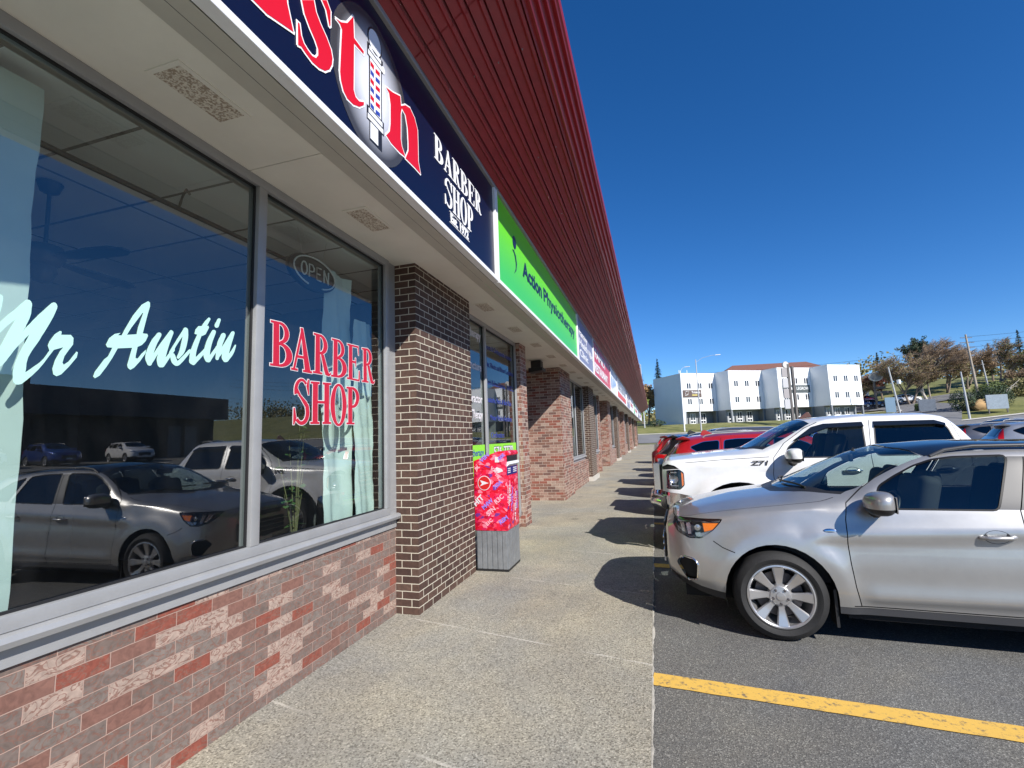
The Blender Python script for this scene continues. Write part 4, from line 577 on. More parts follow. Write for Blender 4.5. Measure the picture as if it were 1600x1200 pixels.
fl(Wt, [ell(cy+.10, 4.255, .022, .028, n=12)], SX+.0006)
po = add(K.build('barber_pole', [m_pk, m_pw, m_sred, m_pb]))
# BARBER SHOP / Est. 1972
gl = []
def row(txt, y0, y1, zt, zb, sk=0):
    n = len(txt); w = (y1-y0)/n
    for i, ch in enumerate(txt): a = y0+i*w; gl.extend(glyph_in(ch, [(a, zt), (a+w*.94, zt), (a, zb), (a+w*.94, zb)]))
row('BARBER', 3.50, 4.67, 4.315, 4.085); row('SHOP', 3.70, 4.42, 4.035, 3.765)
add(flat(gl, SX-.002, (), .003).build('lettering', m_swhite))
o = text_mesh('Est. 1972', .11, .44, 'lettering', .005, 0, m_swhite, None, (SX-.001, 3.82, 3.655), FX); add(o)
m = MB(); m.box((SX-.003, 3.80, 3.738), (SX+.001, 4.28, 3.744)); m.box((SX-.003, 3.80, 3.636), (SX+.001, 4.28, 3.642)); add(m.build('underline', m_swhite))
# green physiotherapy sign
m_lime, t_, p_ = node_mat('lime_sign_face'); N_ = t_.nodes; L = t_.links; tc_ = N_.new('ShaderNodeTexCoord'); sx = N_.new('ShaderNodeSeparateXYZ'); mr = N_.new('ShaderNodeMapRange'); mr.inputs['From Min'].default_value = 3.7; mr.inputs['From Max'].default_value = 4.45
r_ = N_.new('ShaderNodeValToRGB'); r_.color_ramp.elements[0].color = (.055, .50, .10, 1); r_.color_ramp.elements[1].color = (.16, .66, .004, 1)
L.new(tc_.outputs['Object'], sx.inputs[0]); L.new(sx.outputs[2], mr.inputs[0]); L.new(mr.outputs[0], r_.inputs[0]); L.new(r_.outputs[0], p_.inputs['Base Color']); p_.inputs['Roughness'].default_value = .35
r, add = sign_box(5.14, 11.40, 'lime green sign reading Action Physiotherapy in dark blue letters', m_lime)
m_ink = pbr('navy_ink', (.006, .02, .07), .35)
q = flat([ell(5.97, 4.31, .085, .09, n=20), [(5.86, 4.17), (5.93, 4.19), (6.02, 4.14), (6.06, 4.03), (6.02, 3.93), (5.92, 3.86), (6.0, 3.95), (6.01, 4.03), (5.97, 4.11), (5.93, 4.15)]], SX-.002, (), .003); add(q.build('figure_logo', m_ink))
add(text_mesh('Action', .33, 1.22, 'lettering', .009, 0, m_ink, None, (SX+.0005, 6.36, 3.98), FX)); add(text_mesh('Physiotherapy', .33, 3.3, 'lettering', .006, 0, m_ink, None, (SX+.0005, 7.72, 3.98), FX))
# further signs
m_slate = pbr('slate_blue_sign_face', (.20, .21, .33), .35); m_crim = pbr('crimson_sign_face', (.55, .025, .06), .35); m_pale = pbr('pale_sign_face', (.70, .74, .80), .35); m_sb = pbr('sign_blue', (.12, .30, .62), .35); m_sgr = pbr('sign_green', (.06, .42, .16), .35)
r, add = sign_box(11.42, 14.6, 'slate blue sign with pale list of words beside the lime green sign', m_slate)
for i, t in enumerate(['Family', 'Health', 'Clinic']): add(text_mesh(t, .26, 1.6, 'lettering', .006, 0, m_swhite, None, (SX+.0005, 11.75, 4.22-.27*i), FX))
add(text_mesh('Walk-in', .3, .9, 'lettering', .004, 0, m_swhite, None, (SX+.0005, 13.5, 3.9), FX))
r, add = sign_box(14.62, 20.6, 'crimson sign with two lines of white capital letters', m_crim)
add(text_mesh('FAMILY', .40, 3.6, 'lettering', .014, 0, m_swhite, None, (SX+.0005, 15.1, 4.16), FX)); add(text_mesh('RESTAURANT', .40, 4.3, 'lettering', .014, 0, m_swhite, None, (SX+.0005, 15.0, 3.70), FX))
r, add = sign_box(20.62, 24.4, 'pale sign with blue swooshes after the crimson sign', m_pale)
fl_ = MB(); 
for i in range(4): a = 21.0+i*.8; q = flat([[(a, 3.75+.1*i), (a+.5, 3.7+.1*i), (a+.7, 4.3), (a+.3, 4.2)]], SX-.001, (), .002); fl_.add(q.v, q.f)
add(fl_.build('swoosh', m_sb))
r, add = sign_box(24.42, 33.0, 'white sign with grey words over a red band', m_pale)
add(text_mesh('HOME HARDWARE', .42, 7.2, 'lettering', .01, 0, pbr('sign_grey', (.2, .25, .33), .4), None, (SX+.0005, 25, 4.05), FX)); m = MB(); m.box((SX-.003, 24.9, 3.62), (SX, 32.4, 3.92)); add(m.build('band', m_sred))
cols = [(33.02, 38, m_slate, 'slate sign band towards the far end of the row', 'PHARMACY'), (38.02, 44, m_pale, 'pale sign towards the far end with crimson words', 'FLOWERS'), (44.02, 48, m_sgr, 'small green sign near the far end of the row', 'CAFE'), (48.02, 56, m_pale, 'long pale sign after the small green one', 'INSURANCE'), (56.02, 64, m_slate, 'second to last sign of the row, grey blue', 'DENTAL'), (64.02, 73, m_pale, 'last pale sign at the far corner of the row', 'VIDEO')]
for a, b, mt, lb, tx in cols:
    r, add = sign_box(a, b, lb, mt); add(text_mesh(tx, .42, (b-a)*.7, 'lettering', .01, 0, m_swhite if mt is not m_pale else m_crim, None, (SX+.0005, a+(b-a)*.15, 3.9), FX))

# ---------------------------------------------------------------- things behind the first window
m_cloth = pbr('pale_cloth', (.60, .70, .66), .9, var=.06, vscale=3)
def curtain(name, y0, y1, z0, z1, x, folds, amp, mat, label, cat):
    n = 90; m = MB(); vs = []
    for k in range(24):
        z = z0+(z1-z0)*k/23
        for i in range(n+1):
            u = i/n; y = y0+(y1-y0)*u; vs.append((x+amp*math.sin(u*folds*6.28+.6*math.sin(z*1.7))+.008*math.sin(z*9+u*17)+.004*math.sin(z*31+u*7), y+.012*math.sin(z*2.1+u*5), z))
    m.add(vs, [(k*(n+1)+i, k*(n+1)+i+1, (k+1)*(n+1)+i+1, (k+1)*(n+1)+i) for k in range(23) for i in range(n)])
    o = m.build(name, mat, smooth=80, recalc=False); return tag(o, label, cat)
curtain('curtain', -1.2, 1.39, .98, 3.4, -2.70, 2.2, .018, m_cloth, 'pale blue green cloth hung in the left of the near window behind the script lettering', 'curtain')
curtain('curtain', 3.50, 3.88, .99, 3.25, -2.76, 1.2, .02, m_cloth, 'pale narrow cloth panel left of the dark gap behind the red letters', 'curtain')
curtain('curtain', 3.84, 4.15, 1.0, 2.85, -2.68, .8, .015, m_cloth, 'pale cloth panel hanging at the right end of the near window', 'curtain')
# curtain rod with hook
m = MB(); m.tube([(-2.86, -1, 3.22), (-2.86, 4.15, 3.22)], .016, 10); m.tube([(-2.86, 2.2, 3.22), (-2.83, 2.2, 3.3), (-2.8, 2.2, 3.34), (-2.77, 2.2, 3.3)], .008, 6); tag(m.build('curtain_rod', pbr('dark_metal', (.03, .03, .03), .4, .6), smooth=50), 'dark curtain rod running along the top inside the near window', 'curtain rod')
# neon OPEN sign, unlit
o_s = empty('open_sign', (-2.70, 3.28, 3.12), 0, 'oval unlit OPEN sign hanging inside the near window', 'window sign')
def loc_parent(o, root): o.parent = root; o.matrix_parent_inverse = Matrix.Translation(-Vector(root.location)); return o
m_neon = pbr('unlit_neon_tube', (.8, .8, .78), .3); m = MB()
m.prism(ell(3.28, 3.12, .29, .15, n=40), (-2.73, -2.69), 'X'); loc_parent(m.build('backing', pbr('dark_plastic', (.02, .022, .024), .35), bevel=.008), o_s)
m = MB(); m.tube([(-2.675, a, b) for a, b in ell(3.28, 3.12, .255, .125, -70, 250, 40)], .007, 6)
def strokes(ls, x, y0, z0, w, h): 
    for l in ls: m.tube([(x, y0+a*w, z0+b*h) for a, b in l], .0065, 6)
for i, ch in enumerate('OPEN'):
    ls = {'O': [ell(.5, .5, .42, .5, n=14)+[(.92, .5)]], 'P': [[(.1, 0), (.1, 1), (.6, 1), (.85, .8), (.8, .55), (.5, .45), (.15, .45)]], 'E': [[(.8, 1), (.1, 1), (.1, 0), (.8, 0)], [(.1, .5), (.65, .5)]], 'N': [[(.1, 0), (.1, 1), (.85, 0), (.85, 1)]]}[ch]
    strokes(ls, -2.672, 3.10+i*.092, 3.065, .078, .11)
loc_parent(m.build('neon_tube', m_neon, smooth=60), o_s)
m = MB(); m.tube([(-2.71, 3.16, 3.25), (-2.71, 3.10, 3.46)], .002, 4); m.tube([(-2.71, 3.4, 3.25), (-2.71, 3.46, 3.46)], .002, 4); loc_parent(m.build('chain', m_alu), o_s)
# ceiling fan
fan = empty('ceiling_fan', (-3.75, 2.0, 3.47), 0, 'dark ceiling fan with oval blades seen through the near window', 'ceiling fan'); m_fan = pbr('fan_dark', (.03, .035, .04), .35)
m = MB(); m.tube([(0, 0, 0), (0, 0, -.45)], .012, 8); m.lathe([(.001, 0), (.07, -.01), (.05, -.07), (.012, -.09)], 16); m.build('down_rod', m_fan, fan, smooth=50)
m = MB(); m.lathe([(.012, -.42), (.09, -.45), (.11, -.52), (.08, -.57), (.06, -.58), (.07, -.62), (.05, -.68), (.001, -.70)], 20); m.build('motor', m_fan, fan, smooth=50)
for k in range(4):
    a = R(90*k+8); M3 = Matrix.Rotation(a, 4, 'Z'); m = MB(); L2 = [(.1, -.025), (.2, -.05), (.4, -.075), (.55, -.07), (.62, -.03), (.62, .03), (.55, .07), (.4, .075), (.2, .05), (.1, .025)]
    m.prism(L2, (-.535, -.525), 'Z'); o = m.build('blade', m_fan, fan); o.data.transform(M3)
# red waiting chairs under the window
m_rv = pbr('red_vinyl_seat', (.50, .012, .02), .35)
def red_chair(y, rz, lb):
    c = empty('waiting_chair', (-2.98, y, .1), rz, lb, 'chair', 'red chairs inside the near window'); c.scale = (1, 1, .80)
    m = MB(); m.prism([(-.25, -.25), (.25, -.25), (.22, .25), (-.22, .25)], (.42, .50), 'Z'); m.build('seat', m_rv, c, bevel=.025, smooth=40)
    m = MB(); m.prism([(-.24, .5), (.24, .5), (.19, 1.02), (-.19, 1.02)], (.24, .30), 'Y'); m.build('backrest', m_rv, c, bevel=.02, smooth=40)
    for sx_ in (-.2, .2):
        for sy_ in (-.2, .2): m = MB(); m.tube([(sx_, sy_, 0), (sx_, sy_, .43)], .012, 8); m.build('leg', m_alu, c, smooth=50)
        m = MB(); m.tube([(sx_*1.2, -.15, .45), (sx_*1.2, -.17, .66), (sx_*1.2, .2, .68)], .014, 8); m.build('armrest', m_rv, c, smooth=50)
red_chair(1.95, R(-90), 'red vinyl chair low in the near window pane, the one nearer the curtain'); red_chair(2.75, R(-90), 'red vinyl chair low beside the window mullion')
# potted plant behind right pane
pl = empty('potted_plant', (-2.85, 3.28, .62), 0, 'leafy potted plant on the inner sill behind the red window letters', 'plant')
m = MB(); m.lathe([(.001, .0), (.09, 0), (.12, .2), (.13, .2), (.13, .24), (.1, .24), (.09, .2), (.001, .2)], 20); m.build('pot', pbr('terracotta', (.35, .13, .07), .8, var=.1), pl, smooth=40)
st = MB(); lf = MB(); rnd = random.Random(3)
for k in range(9):
    a = rnd.uniform(0, 6.28); h = rnd.uniform(.45, 1.15); s = rnd.uniform(.05, .22); pts = [(0, 0, .2), (s*.4*math.cos(a), s*.4*math.sin(a), .2+h*.5), (s*math.cos(a), s*math.sin(a), .2+h)]
    st.tube(pts, [.007, .005, .002], 5)
    for j in range(8):
        t = rnd.uniform(.35, 1); c = Vector(pts[1]).lerp(Vector(pts[2]), t*1.0) if t > .5 else Vector(pts[0]).lerp(Vector(pts[1]), t*2)
        b = rnd.uniform(0, 6.28); d = Vector((math.cos(b), math.sin(b), rnd.uniform(-.5, .3))).normalized()*rnd.uniform(.06, .1); n = d.cross(Vector((0, 0, 1))).normalized()*.025
        lf.add([c, c+d*.5+n, c+d, c+d*.5-n], [(0, 1, 2, 3)])
st.build('stem', pbr('plant_stem', (.12, .12, .05), .7), pl); lf.build('leaves', pbr('leaf_green', (.05, .12, .035), .5, var=.3), pl, recalc=False)

# ---------------------------------------------------------------- red mail box
MBX0, MBX1, MY0, MY1 = -2.29, -1.85, 5.86, 6.42
mbx = empty('mail_box', (-2.07, 6.14, 0), 0, 'red street mail box covered in letter graphics on a grey ribbed base', 'mail box')
def mb_part(mb, name, mats, **k): return loc_parent(mb.build(name, mats, **k), mbx)
mr_, t_, p_ = node_mat('red_collage_wrap'); N_ = t_.nodes; L = t_.links; tc_ = N_.new('ShaderNodeTexCoord'); mp = N_.new('ShaderNodeMapping'); mp.inputs['Rotation'].default_value = (R(38), R(38), R(38)); mp.inputs['Scale'].default_value = (14, 14, 22)
v_ = N_.new('ShaderNodeTexVoronoi'); v_.distance = 'MANHATTAN'; v_.inputs['Scale'].default_value = 1.3; sc = N_.new('ShaderNodeSeparateColor'); r_ = N_.new('ShaderNodeValToRGB'); r_.color_ramp.interpolation = 'CONSTANT'
e = r_.color_ramp.elements; e[0].color = (.55, .004, .02, 1); e[1].position = .965; e[1].color = (.16, .03, .22, 1)
for pos, c in ((.2, (.68, .008, .04)), (.42, (.42, .002, .03)), (.58, (.72, .05, .10)), (.75, (.6, .01, .08)), (.86, (.78, .2, .28))): x = e.new(pos); x.color = (*c, 1)
L.new(tc_.outputs['Object'], mp.inputs[0]); L.new(mp.outputs[0], v_.inputs[0]); L.new(v_.outputs['Color'], sc.inputs[0]); L.new(sc.outputs[0], r_.inputs[0]); L.new(r_.outputs[0], p_.inputs['Base Color']); p_.inputs['Roughness'].default_value = .3
m = MB(); m.prism([(MBX0, .50), (MBX1, .50), (MBX1, 1.50), (MBX1-.10, 1.50), (MBX0, 1.385)], (MY0, MY1), 'Y'); mb_part(m, 'cabinet', mr_, bevel=.012, smooth=40)
m = MB(); m.box((MBX0+.015, MY0+.012, .03), (MBX1-.012, MY1-.012, .50))
for i in range(6): a = MBX0+.02+i*.068; m.box((a+.006, MY0+.004, .03), (a+.060, MY0+.012, .495))
for i in range(7): a = MY0+.02+i*.075; m.box((MBX1-.012, a+.006, .03), (MBX1-.004, a+.068, .495))
mb_part(m, 'ribbed_base', pbr('galvanised_grey', (.23, .24, .25), .5, .4, var=.15, vscale=12), bevel=.002)
m = MB(); m.box((MBX0+.01, MY0+.01, 0), (MBX1-.006, MY1-.01, .03)); mb_part(m, 'foot_plate', m_seal)
m = MB(); m.prism([(MBX1-.0, 1.44), (MBX1+.02, 1.445), (MBX1+.02, 1.475), (MBX1, 1.50)], (MY0+.03, MY1-.03), 'Y'); mb_part(m, 'hood', mr_, bevel=.004)
m = MB(); m.box((MBX1+.001, MY0+.06, 1.36), (MBX1+.012, MY1-.06, 1.43)); mb_part(m, 'slot', m_seal); m = MB(); m.prism([(MBX1+.002, 1.30), (MBX1+.035, 1.33), (MBX1+.03, 1.365), (MBX1+.002, 1.36)], (MY0+.05, MY1-.05), 'Y'); mb_part(m, 'slot_lip', m_aluw)
m_dkb = pbr('label_navy', (.015, .02, .14), .4); m = MB(); m.box((MBX1+.001, MY0+.05, 1.19), (MBX1+.004, MY1-.05, 1.295)); mb_part(m, 'notice_label', m_dkb)
m = MB()
for a in range(3): m.box((MBX1+.005, MY0+.08, 1.215+a*.025), (MBX1+.006, MY0+.2, 1.227+a*.025)); m.box((MBX1+.005, MY0+.32, 1.215+a*.025), (MBX1+.006, MY1-.08, 1.227+a*.025))
mb_part(m, 'label_print', m_whv)
# round badge with wing on the near face
cxb, czb = -2.145, 1.10; yf = MY0
m = MB(); m.prism(ell(cxb, czb, .088, .092, n=40), (yf-.003, yf+.002), 'Y'); b1 = mb_part(m, 'round_badge', m_whv)
def on_b(mb, name, mat): o = mb.build(name, mat, b1); return o
m = MB(); m.prism(ell(cxb, czb, .080, .084, n=40), (yf-.0045, yf-.002), 'Y'); on_b(m, 'badge_field', pbr('badge_red', (.50, .012, .012), .4))
m = MB(); m.prism([(cxb-.058, czb+.038), (cxb-.005, czb+.022), (cxb+.062, czb-.002), (cxb-.002, czb-.018), (cxb-.056, czb-.040), (cxb-.03, czb-.004)], (yf-.006, yf-.004), 'Y'); on_b(m, 'badge_wing', m_whv)
codes = [('V0N', -2.17, 1.36, 40, .075, 'v'), ('HIT', -2.27, .80, 42, .10, 'w'), ('V7Y', -2.06, 1.28, -40, .06, 'p'), ('X0A', -2.00, 1.02, 38, .07, 'v'), ('S7N', -2.10, .68, 40, .08, 'p'), ('R3C', -1.99, .83, 40, .08, 'p'), ('M4W', -2.16, .76, 40, .075, 'v'), ('K0M', -1.94, .58, 36, .07, 'v'), ('J9L', -2.25, 1.26, 40, .055, 'p'), ('E1C', -2.12, .56, 40, .06, 'p'), ('T5J', -2.0, 1.20, -38, .05, 'p'), ('G0E', -1.93, 1.38, 40, .06, 'v')]
m_vio = pbr('print_violet', (.30, .18, .62), .4); m_pnk = pbr('print_pink', (.85, .35, .42), .4)
for t, x_, z_, a, s, c in codes:
    o = text_mesh(t, s, None, 'printed_code', .003, 0, {'v': m_vio, 'w': m_whv, 'p': m_pnk}[c], None, (x_, yf-.003, z_), FY @ Matrix.Rotation(R(a), 3, 'Z'), .0008); loc_parent(o, mbx)
m = MB(); m.prism([(-2.02, 1.25), (-1.97, 1.30), (-1.90, 1.275), (-1.885, 1.245), (-1.95, 1.225)], (yf-.003, yf+.001), 'Y'); m.prism(RC(-1.99, 1.36, -1.935, 1.43), (yf-.003, yf+.001), 'Y'); mb_part(m, 'white_print', m_whv)
for i in range(9):
    o = text_mesh(random.choice(['V0N 1C0', 'H2X 3K9', 'A1B 4C2']), .06, None, 'printed_code', .002, 0, random.choice([m_pnk, m_pnk, m_whv, m_vio]), None, (MBX1+.0025, MY0+.07+.05*i, .56+random.uniform(0, .3)), FX @ Matrix.Rotation(R(82+random.uniform(-8, 8)), 3, 'Z'), .0006); loc_parent(o, mbx)
# wall lamp by the recessed entrance
m = MB(); m.box((-2.75, 11.0, 3.30), (-2.5, 11.25, 3.5)); m.prism([(-2.8, 3.22), (-2.45, 3.25), (-2.45, 3.33), (-2.8, 3.33)], (10.95, 11.3), 'Y'); tag(m.build('entrance_lamp', m_seal, bevel=.01), 'dark square lamp under the soffit of the recessed entrance', 'lamp')
# ---------------------------------------------------------------- cars
m_tyre = pbr('tyre_rubber', (.013, .013, .0135), .75, var=.2, vscale=20, bump=.2, bscale=90)
m_alloy = pbr('alloy_wheel', (.52, .52, .53), .34, .8)
m_alloyd = pbr('dark_alloy', (.05, .05, .055), .35, .6)
m_brake = pbr('brake_steel', (.11, .10, .10), .5, .7)
m_chrome = pbr('chrome', (.75, .75, .76), .12, 1.0, var=.04)
m_bplast = pbr('black_plastic', (.018, .018, .019), .45, var=.1)
m_gplast = pbr('grey_sill_plastic', (.045, .046, .05), .42)
m_trim = pbr('black_trim', (.006, .006, .007), .35, spec=.25)
m_under = pbr('underbody', (.008, .008, .008), .9)
m_cglass = glass('car_glass', (.62, .72, .70), 1.7)
m_pglass = glass('privacy_glass', (.05, .06, .065), 1.75)
m_clear = glass('lamp_cover', (.92, .92, .92), 1.6)
m_roofgl = pbr('black_roof_glass', (.008, .010, .014), .04, spec=.8)
m_seat = pbr('seat_cloth', (.035, .036, .04), .8, var=.15)
m_smoke = pbr('smoked_red_lens', (.03, .008, .010), .12, spec=.8)
m_amber = pbr('amber_lens', (.80, .20, .02), .25); m_redl = pbr('red_lens', (.45, .006, .01), .15, spec=.7); m_refl = pbr('lamp_reflector', (.55, .55, .56), .22, .8, var=.3, vscale=25); m_lens = pbr('lamp_dark', (.05, .05, .055), .2)
NV = 10
def fn(tab):
    xs = [a for a, b in tab]; ys = [b for a, b in tab]
    return lambda x: np.interp(x, xs, ys)
class Body:
    def __init__(s, sp):
        L = sp['len']; s.L = L; nx = int(L/.02)+1; s.xs = np.linspace(0, L, nx); F = {k: fn(sp[k])(s.xs) for k in ('zb', 'hw', 'hwb', 'zm', 'hws', 'zs', 'yg', 'zg', 'zc')}
        def sm(a, k):
            for _ in range(k): b = a.copy(); b[1:-1] = .25*a[:-2]+.5*a[1:-1]+.25*a[2:]; a = b
            return a
        for k in F: F[k] = sm(F[k], sp.get('smx', 14))
        cps = [(F['hwb'], F['zb']), (F['hw']-.004, F['zb']*.5+F['zm']*.5-.04), (F['hw'], F['zm']), (F['hws'], F['zs']), (F['yg'], F['zg']), (F['yg']*.62, F['zg']+(F['zc']-F['zg'])*.72), (F['hw']*0, F['zc'])]
        G = []
        for a, b in zip(cps[:-1], cps[1:]):
            for k in range(NV): t = k/NV; G.append((a[0]*(1-t)+b[0]*t, a[1]*(1-t)+b[1]*t))
        G.append(cps[-1]); Y = np.array([g[0] for g in G]).T; Z = np.array([g[1] for g in G]).T   # nx, nv
        for it in range(sp.get('smv', 7)):
            for A in (Y, Z):
                B = A.copy(); B[:, 1:-1] = .25*A[:, :-2]+.5*A[:, 1:-1]+.25*A[:, 2:]; B[:, -1] = A[:, -1] if A is Y else A[:, -2]; A[:] = B
        X = np.repeat(s.xs[:, None], Y.shape[1], 1)
        # flares round the wheels and swage lines
        for (wx, wz, wr) in sp['wheels']:
            ra = wr+sp.get('archgap', .055); d = np.sqrt((X-wx)**2+(Z-wz)**2); fl_ = sp.get('flare', .022)
            bump = np.where(d < ra, 1, 1/(1+((d-ra)/(sp.get('flw', .075)*1.35))**5)); Y += fl_*bump*(Z < wz+wr+.40)*(Y > .3)
        for (x0, z0, x1, z1, amp, wd) in sp.get('swage', []):
            zz = z0+(z1-z0)*(X-x0)/(x1-x0); env = np.clip((X-x0)/.12, 0, 1)*np.clip((x1-X)/.12, 0, 1); q = (Z-zz)/wd
            Y += amp*env*np.where(q > 0, np.exp(-(q*.55)**2), np.exp(-(q*1.6)**2))*(Y > .5)
        # rounded nose and tail: pull the ends back towards the corners
        s.P = np.stack([X, Y, Z], -1)
        du = np.gradient(s.P, axis=0); dv = np.gradient(s.P, axis=1); Nn = np.cross(du, dv); Nn /= np.maximum(1e-9, np.linalg.norm(Nn, axis=-1, keepdims=True))
        ref = np.where(Nn[..., 1]*1.0+Nn[..., 2]*.6 < 0, -1.0, 1.0)[..., None]; s.N = Nn*ref
        s.nx = nx; s.nv = Y.shape[1]
    def samp(s, A, x, v):
        i = np.clip(np.asarray(x)/s.L*(s.nx-1), 0, s.nx-1.0001); j = np.clip(np.asarray(v)*NV, 0, s.nv-1.0001); i0 = i.astype(int); j0 = j.astype(int); a = (i-i0)[..., None]; b = (j-j0)[..., None]
        return A[i0, j0]*(1-a)*(1-b)+A[i0+1, j0]*a*(1-b)+A[i0, j0+1]*(1-a)*b+A[i0+1, j0+1]*a*b
    def v_of(s, x, z, vmax=4.3):
        k = int(vmax*NV)+1; i = min(s.nx-1.001, max(0, x/s.L*(s.nx-1))); i0 = int(i); a = i-i0
        col = s.P[i0, :k, 2]*(1-a)+s.P[i0+1, :k, 2]*a; col = np.maximum.accumulate(col+np.arange(k)*1e-7)
        return float(np.interp(z, col, np.arange(k)/NV))
KV = .30
def densify(lp, d=.035):
    out = []
    for i in range(len(lp)):
        a = lp[i]; b = lp[(i+1) % len(lp)]; n = max(1, int(math.hypot(b[0]-a[0], b[1]-a[1])/d))
        for k in range(n): out.append((a[0]+(b[0]-a[0])*k/n, a[1]+(b[1]-a[1])*k/n))
    return out
def smooth_loop(lp, r=.03, n=3):
    """round the corners of a loop"""
    out = []
    for i in range(len(lp)):
        p = Vector(lp[i-1][:2]); c = Vector(lp[i][:2]); q = Vector(lp[(i+1) % len(lp)][:2]); a = (p-c); b = (q-c); ra = min(r, a.length*.45, b.length*.45)
        A = c+a.normalized()*ra; B = c+b.normalized()*ra
        for k in range(n+1): t = k/n; out.append(tuple(A*(1-t)**2+c*2*t*(1-t)+B*t*t))
    return out
def band(pts, w):
    L_, R_ = [], []
    for i, p in enumerate(pts):
        a = Vector(pts[max(0, i-1)]); b = Vector(pts[min(len(pts)-1, i+1)]); t = (b-a).normalized(); n = Vector((-t.y, t.x))*w/2; L_.append(tuple(Vector(p)+n)); R_.append(tuple(Vector(p)-n))
    return L_+R_[::-1]
def grow(lp, w):
    n = len(lp); A = sum(lp[i][0]*lp[(i+1) % n][1]-lp[(i+1) % n][0]*lp[i][1] for i in range(n)); s = 1 if A > 0 else -1; out = []
    for i in range(n):
        a = Vector(lp[i-1]); b = Vector(lp[i]); c = Vector(lp[(i+1) % n]); t = ((b-a).normalized()+(c-b).normalized())
        if t.length < 1e-6: t = b-a
        t.normalize(); out.append((b.x+t.y*w*s, b.y-t.x*w*s))
    return out
def shell(body, regs, step=.045):
    """regs: list of (key, loop, space, priority) -> dict key -> (verts x,v ; tris). space 'z' loops are (x,z), 'v' loops are (x,v)"""
    L = body.L; loops = [densify([(0, 0), (L, 0), (L, 6*KV), (0, 6*KV)], step)]; keys = [('body', -1)]
    for key, lp, sp, pr in regs:
        d = densify(lp, .03 if sp == 'z' else .06)
        q = [(x, body.v_of(x, z)*KV) if sp == 'z' else (x, z*KV) for x, z in d]
        q = [(min(L, max(0, x)), min(6*KV, max(0, v))) for x, v in q]; loops.append(q); keys.append((key, pr))
    vs = []
    xs = np.arange(step/2, L, step); vv = np.arange(step*.5, 6*KV, step*.8)
    for i, x in enumerate(xs):
        for j, v in enumerate(vv): vs.append((x+(step/2 if j % 2 else 0)*.9, v))
    V, F, c = cdt(loops, vs); lab = np.zeros(len(F), int); pri = np.full(len(F), -1)
    for i, ((k, p), lp) in enumerate(zip(keys, loops)):
        if i == 0: continue
        m_ = inside(c, lp) & (p > pri); lab[m_] = i; pri[m_] = p
    out = {}
    for f, l in zip(F, lab): out.setdefault(keys[l][0], []).append(f)
    return V, out
def region_obj(name, body, V, F, mat, parent, side=0, inset=0.0, thick=0):
    """side 0 both halves joined, -1 near, +1 far"""
    idx = sorted({i for f in F for i in f}); mp = {a: b for b, a in enumerate(idx)}; U = V[idx]; x = U[:, 0]; v = U[:, 1]/KV
    P = body.samp(body.P, x, v); N = body.samp(body.N, x, v); N /= np.linalg.norm(N, axis=1, keepdims=True); P = P+N*inset
    vs = []; fs = []; ns = []
    for sd in ((-1, 1) if side == 0 else (side,)):
        k = len(vs); Q = P.copy(); Q[:, 1] *= sd; M = N.copy(); M[:, 1] *= sd; vs += [tuple(q) for q in Q]; ns += [tuple(q) for q in M]
        for f in F:
            g = [mp[i]+k for i in f]; a, b, c = [Vector(vs[t]) for t in g[:3]]; nn = (b-a).cross(c-a)
            if nn.dot(Vector(ns[g[0]])) < 0: g = g[::-1]
            fs.append(tuple(g))
    me = bpy.data.meshes.new(name); me.from_pydata(vs, [], fs)
    if side == 0:
        me.shade_smooth(); me.materials.append(mat)
        me.normals_split_custom_set_from_vertices(ns)
        o = bpy.data.objects.new(name, me)
    else:
        me.shade_smooth(); me.materials.append(mat); me.normals_split_custom_set_from_vertices(ns); o = bpy.data.objects.new(name, me)
    C.objects.link(o); o.parent = parent; return o
WHEELS = {}
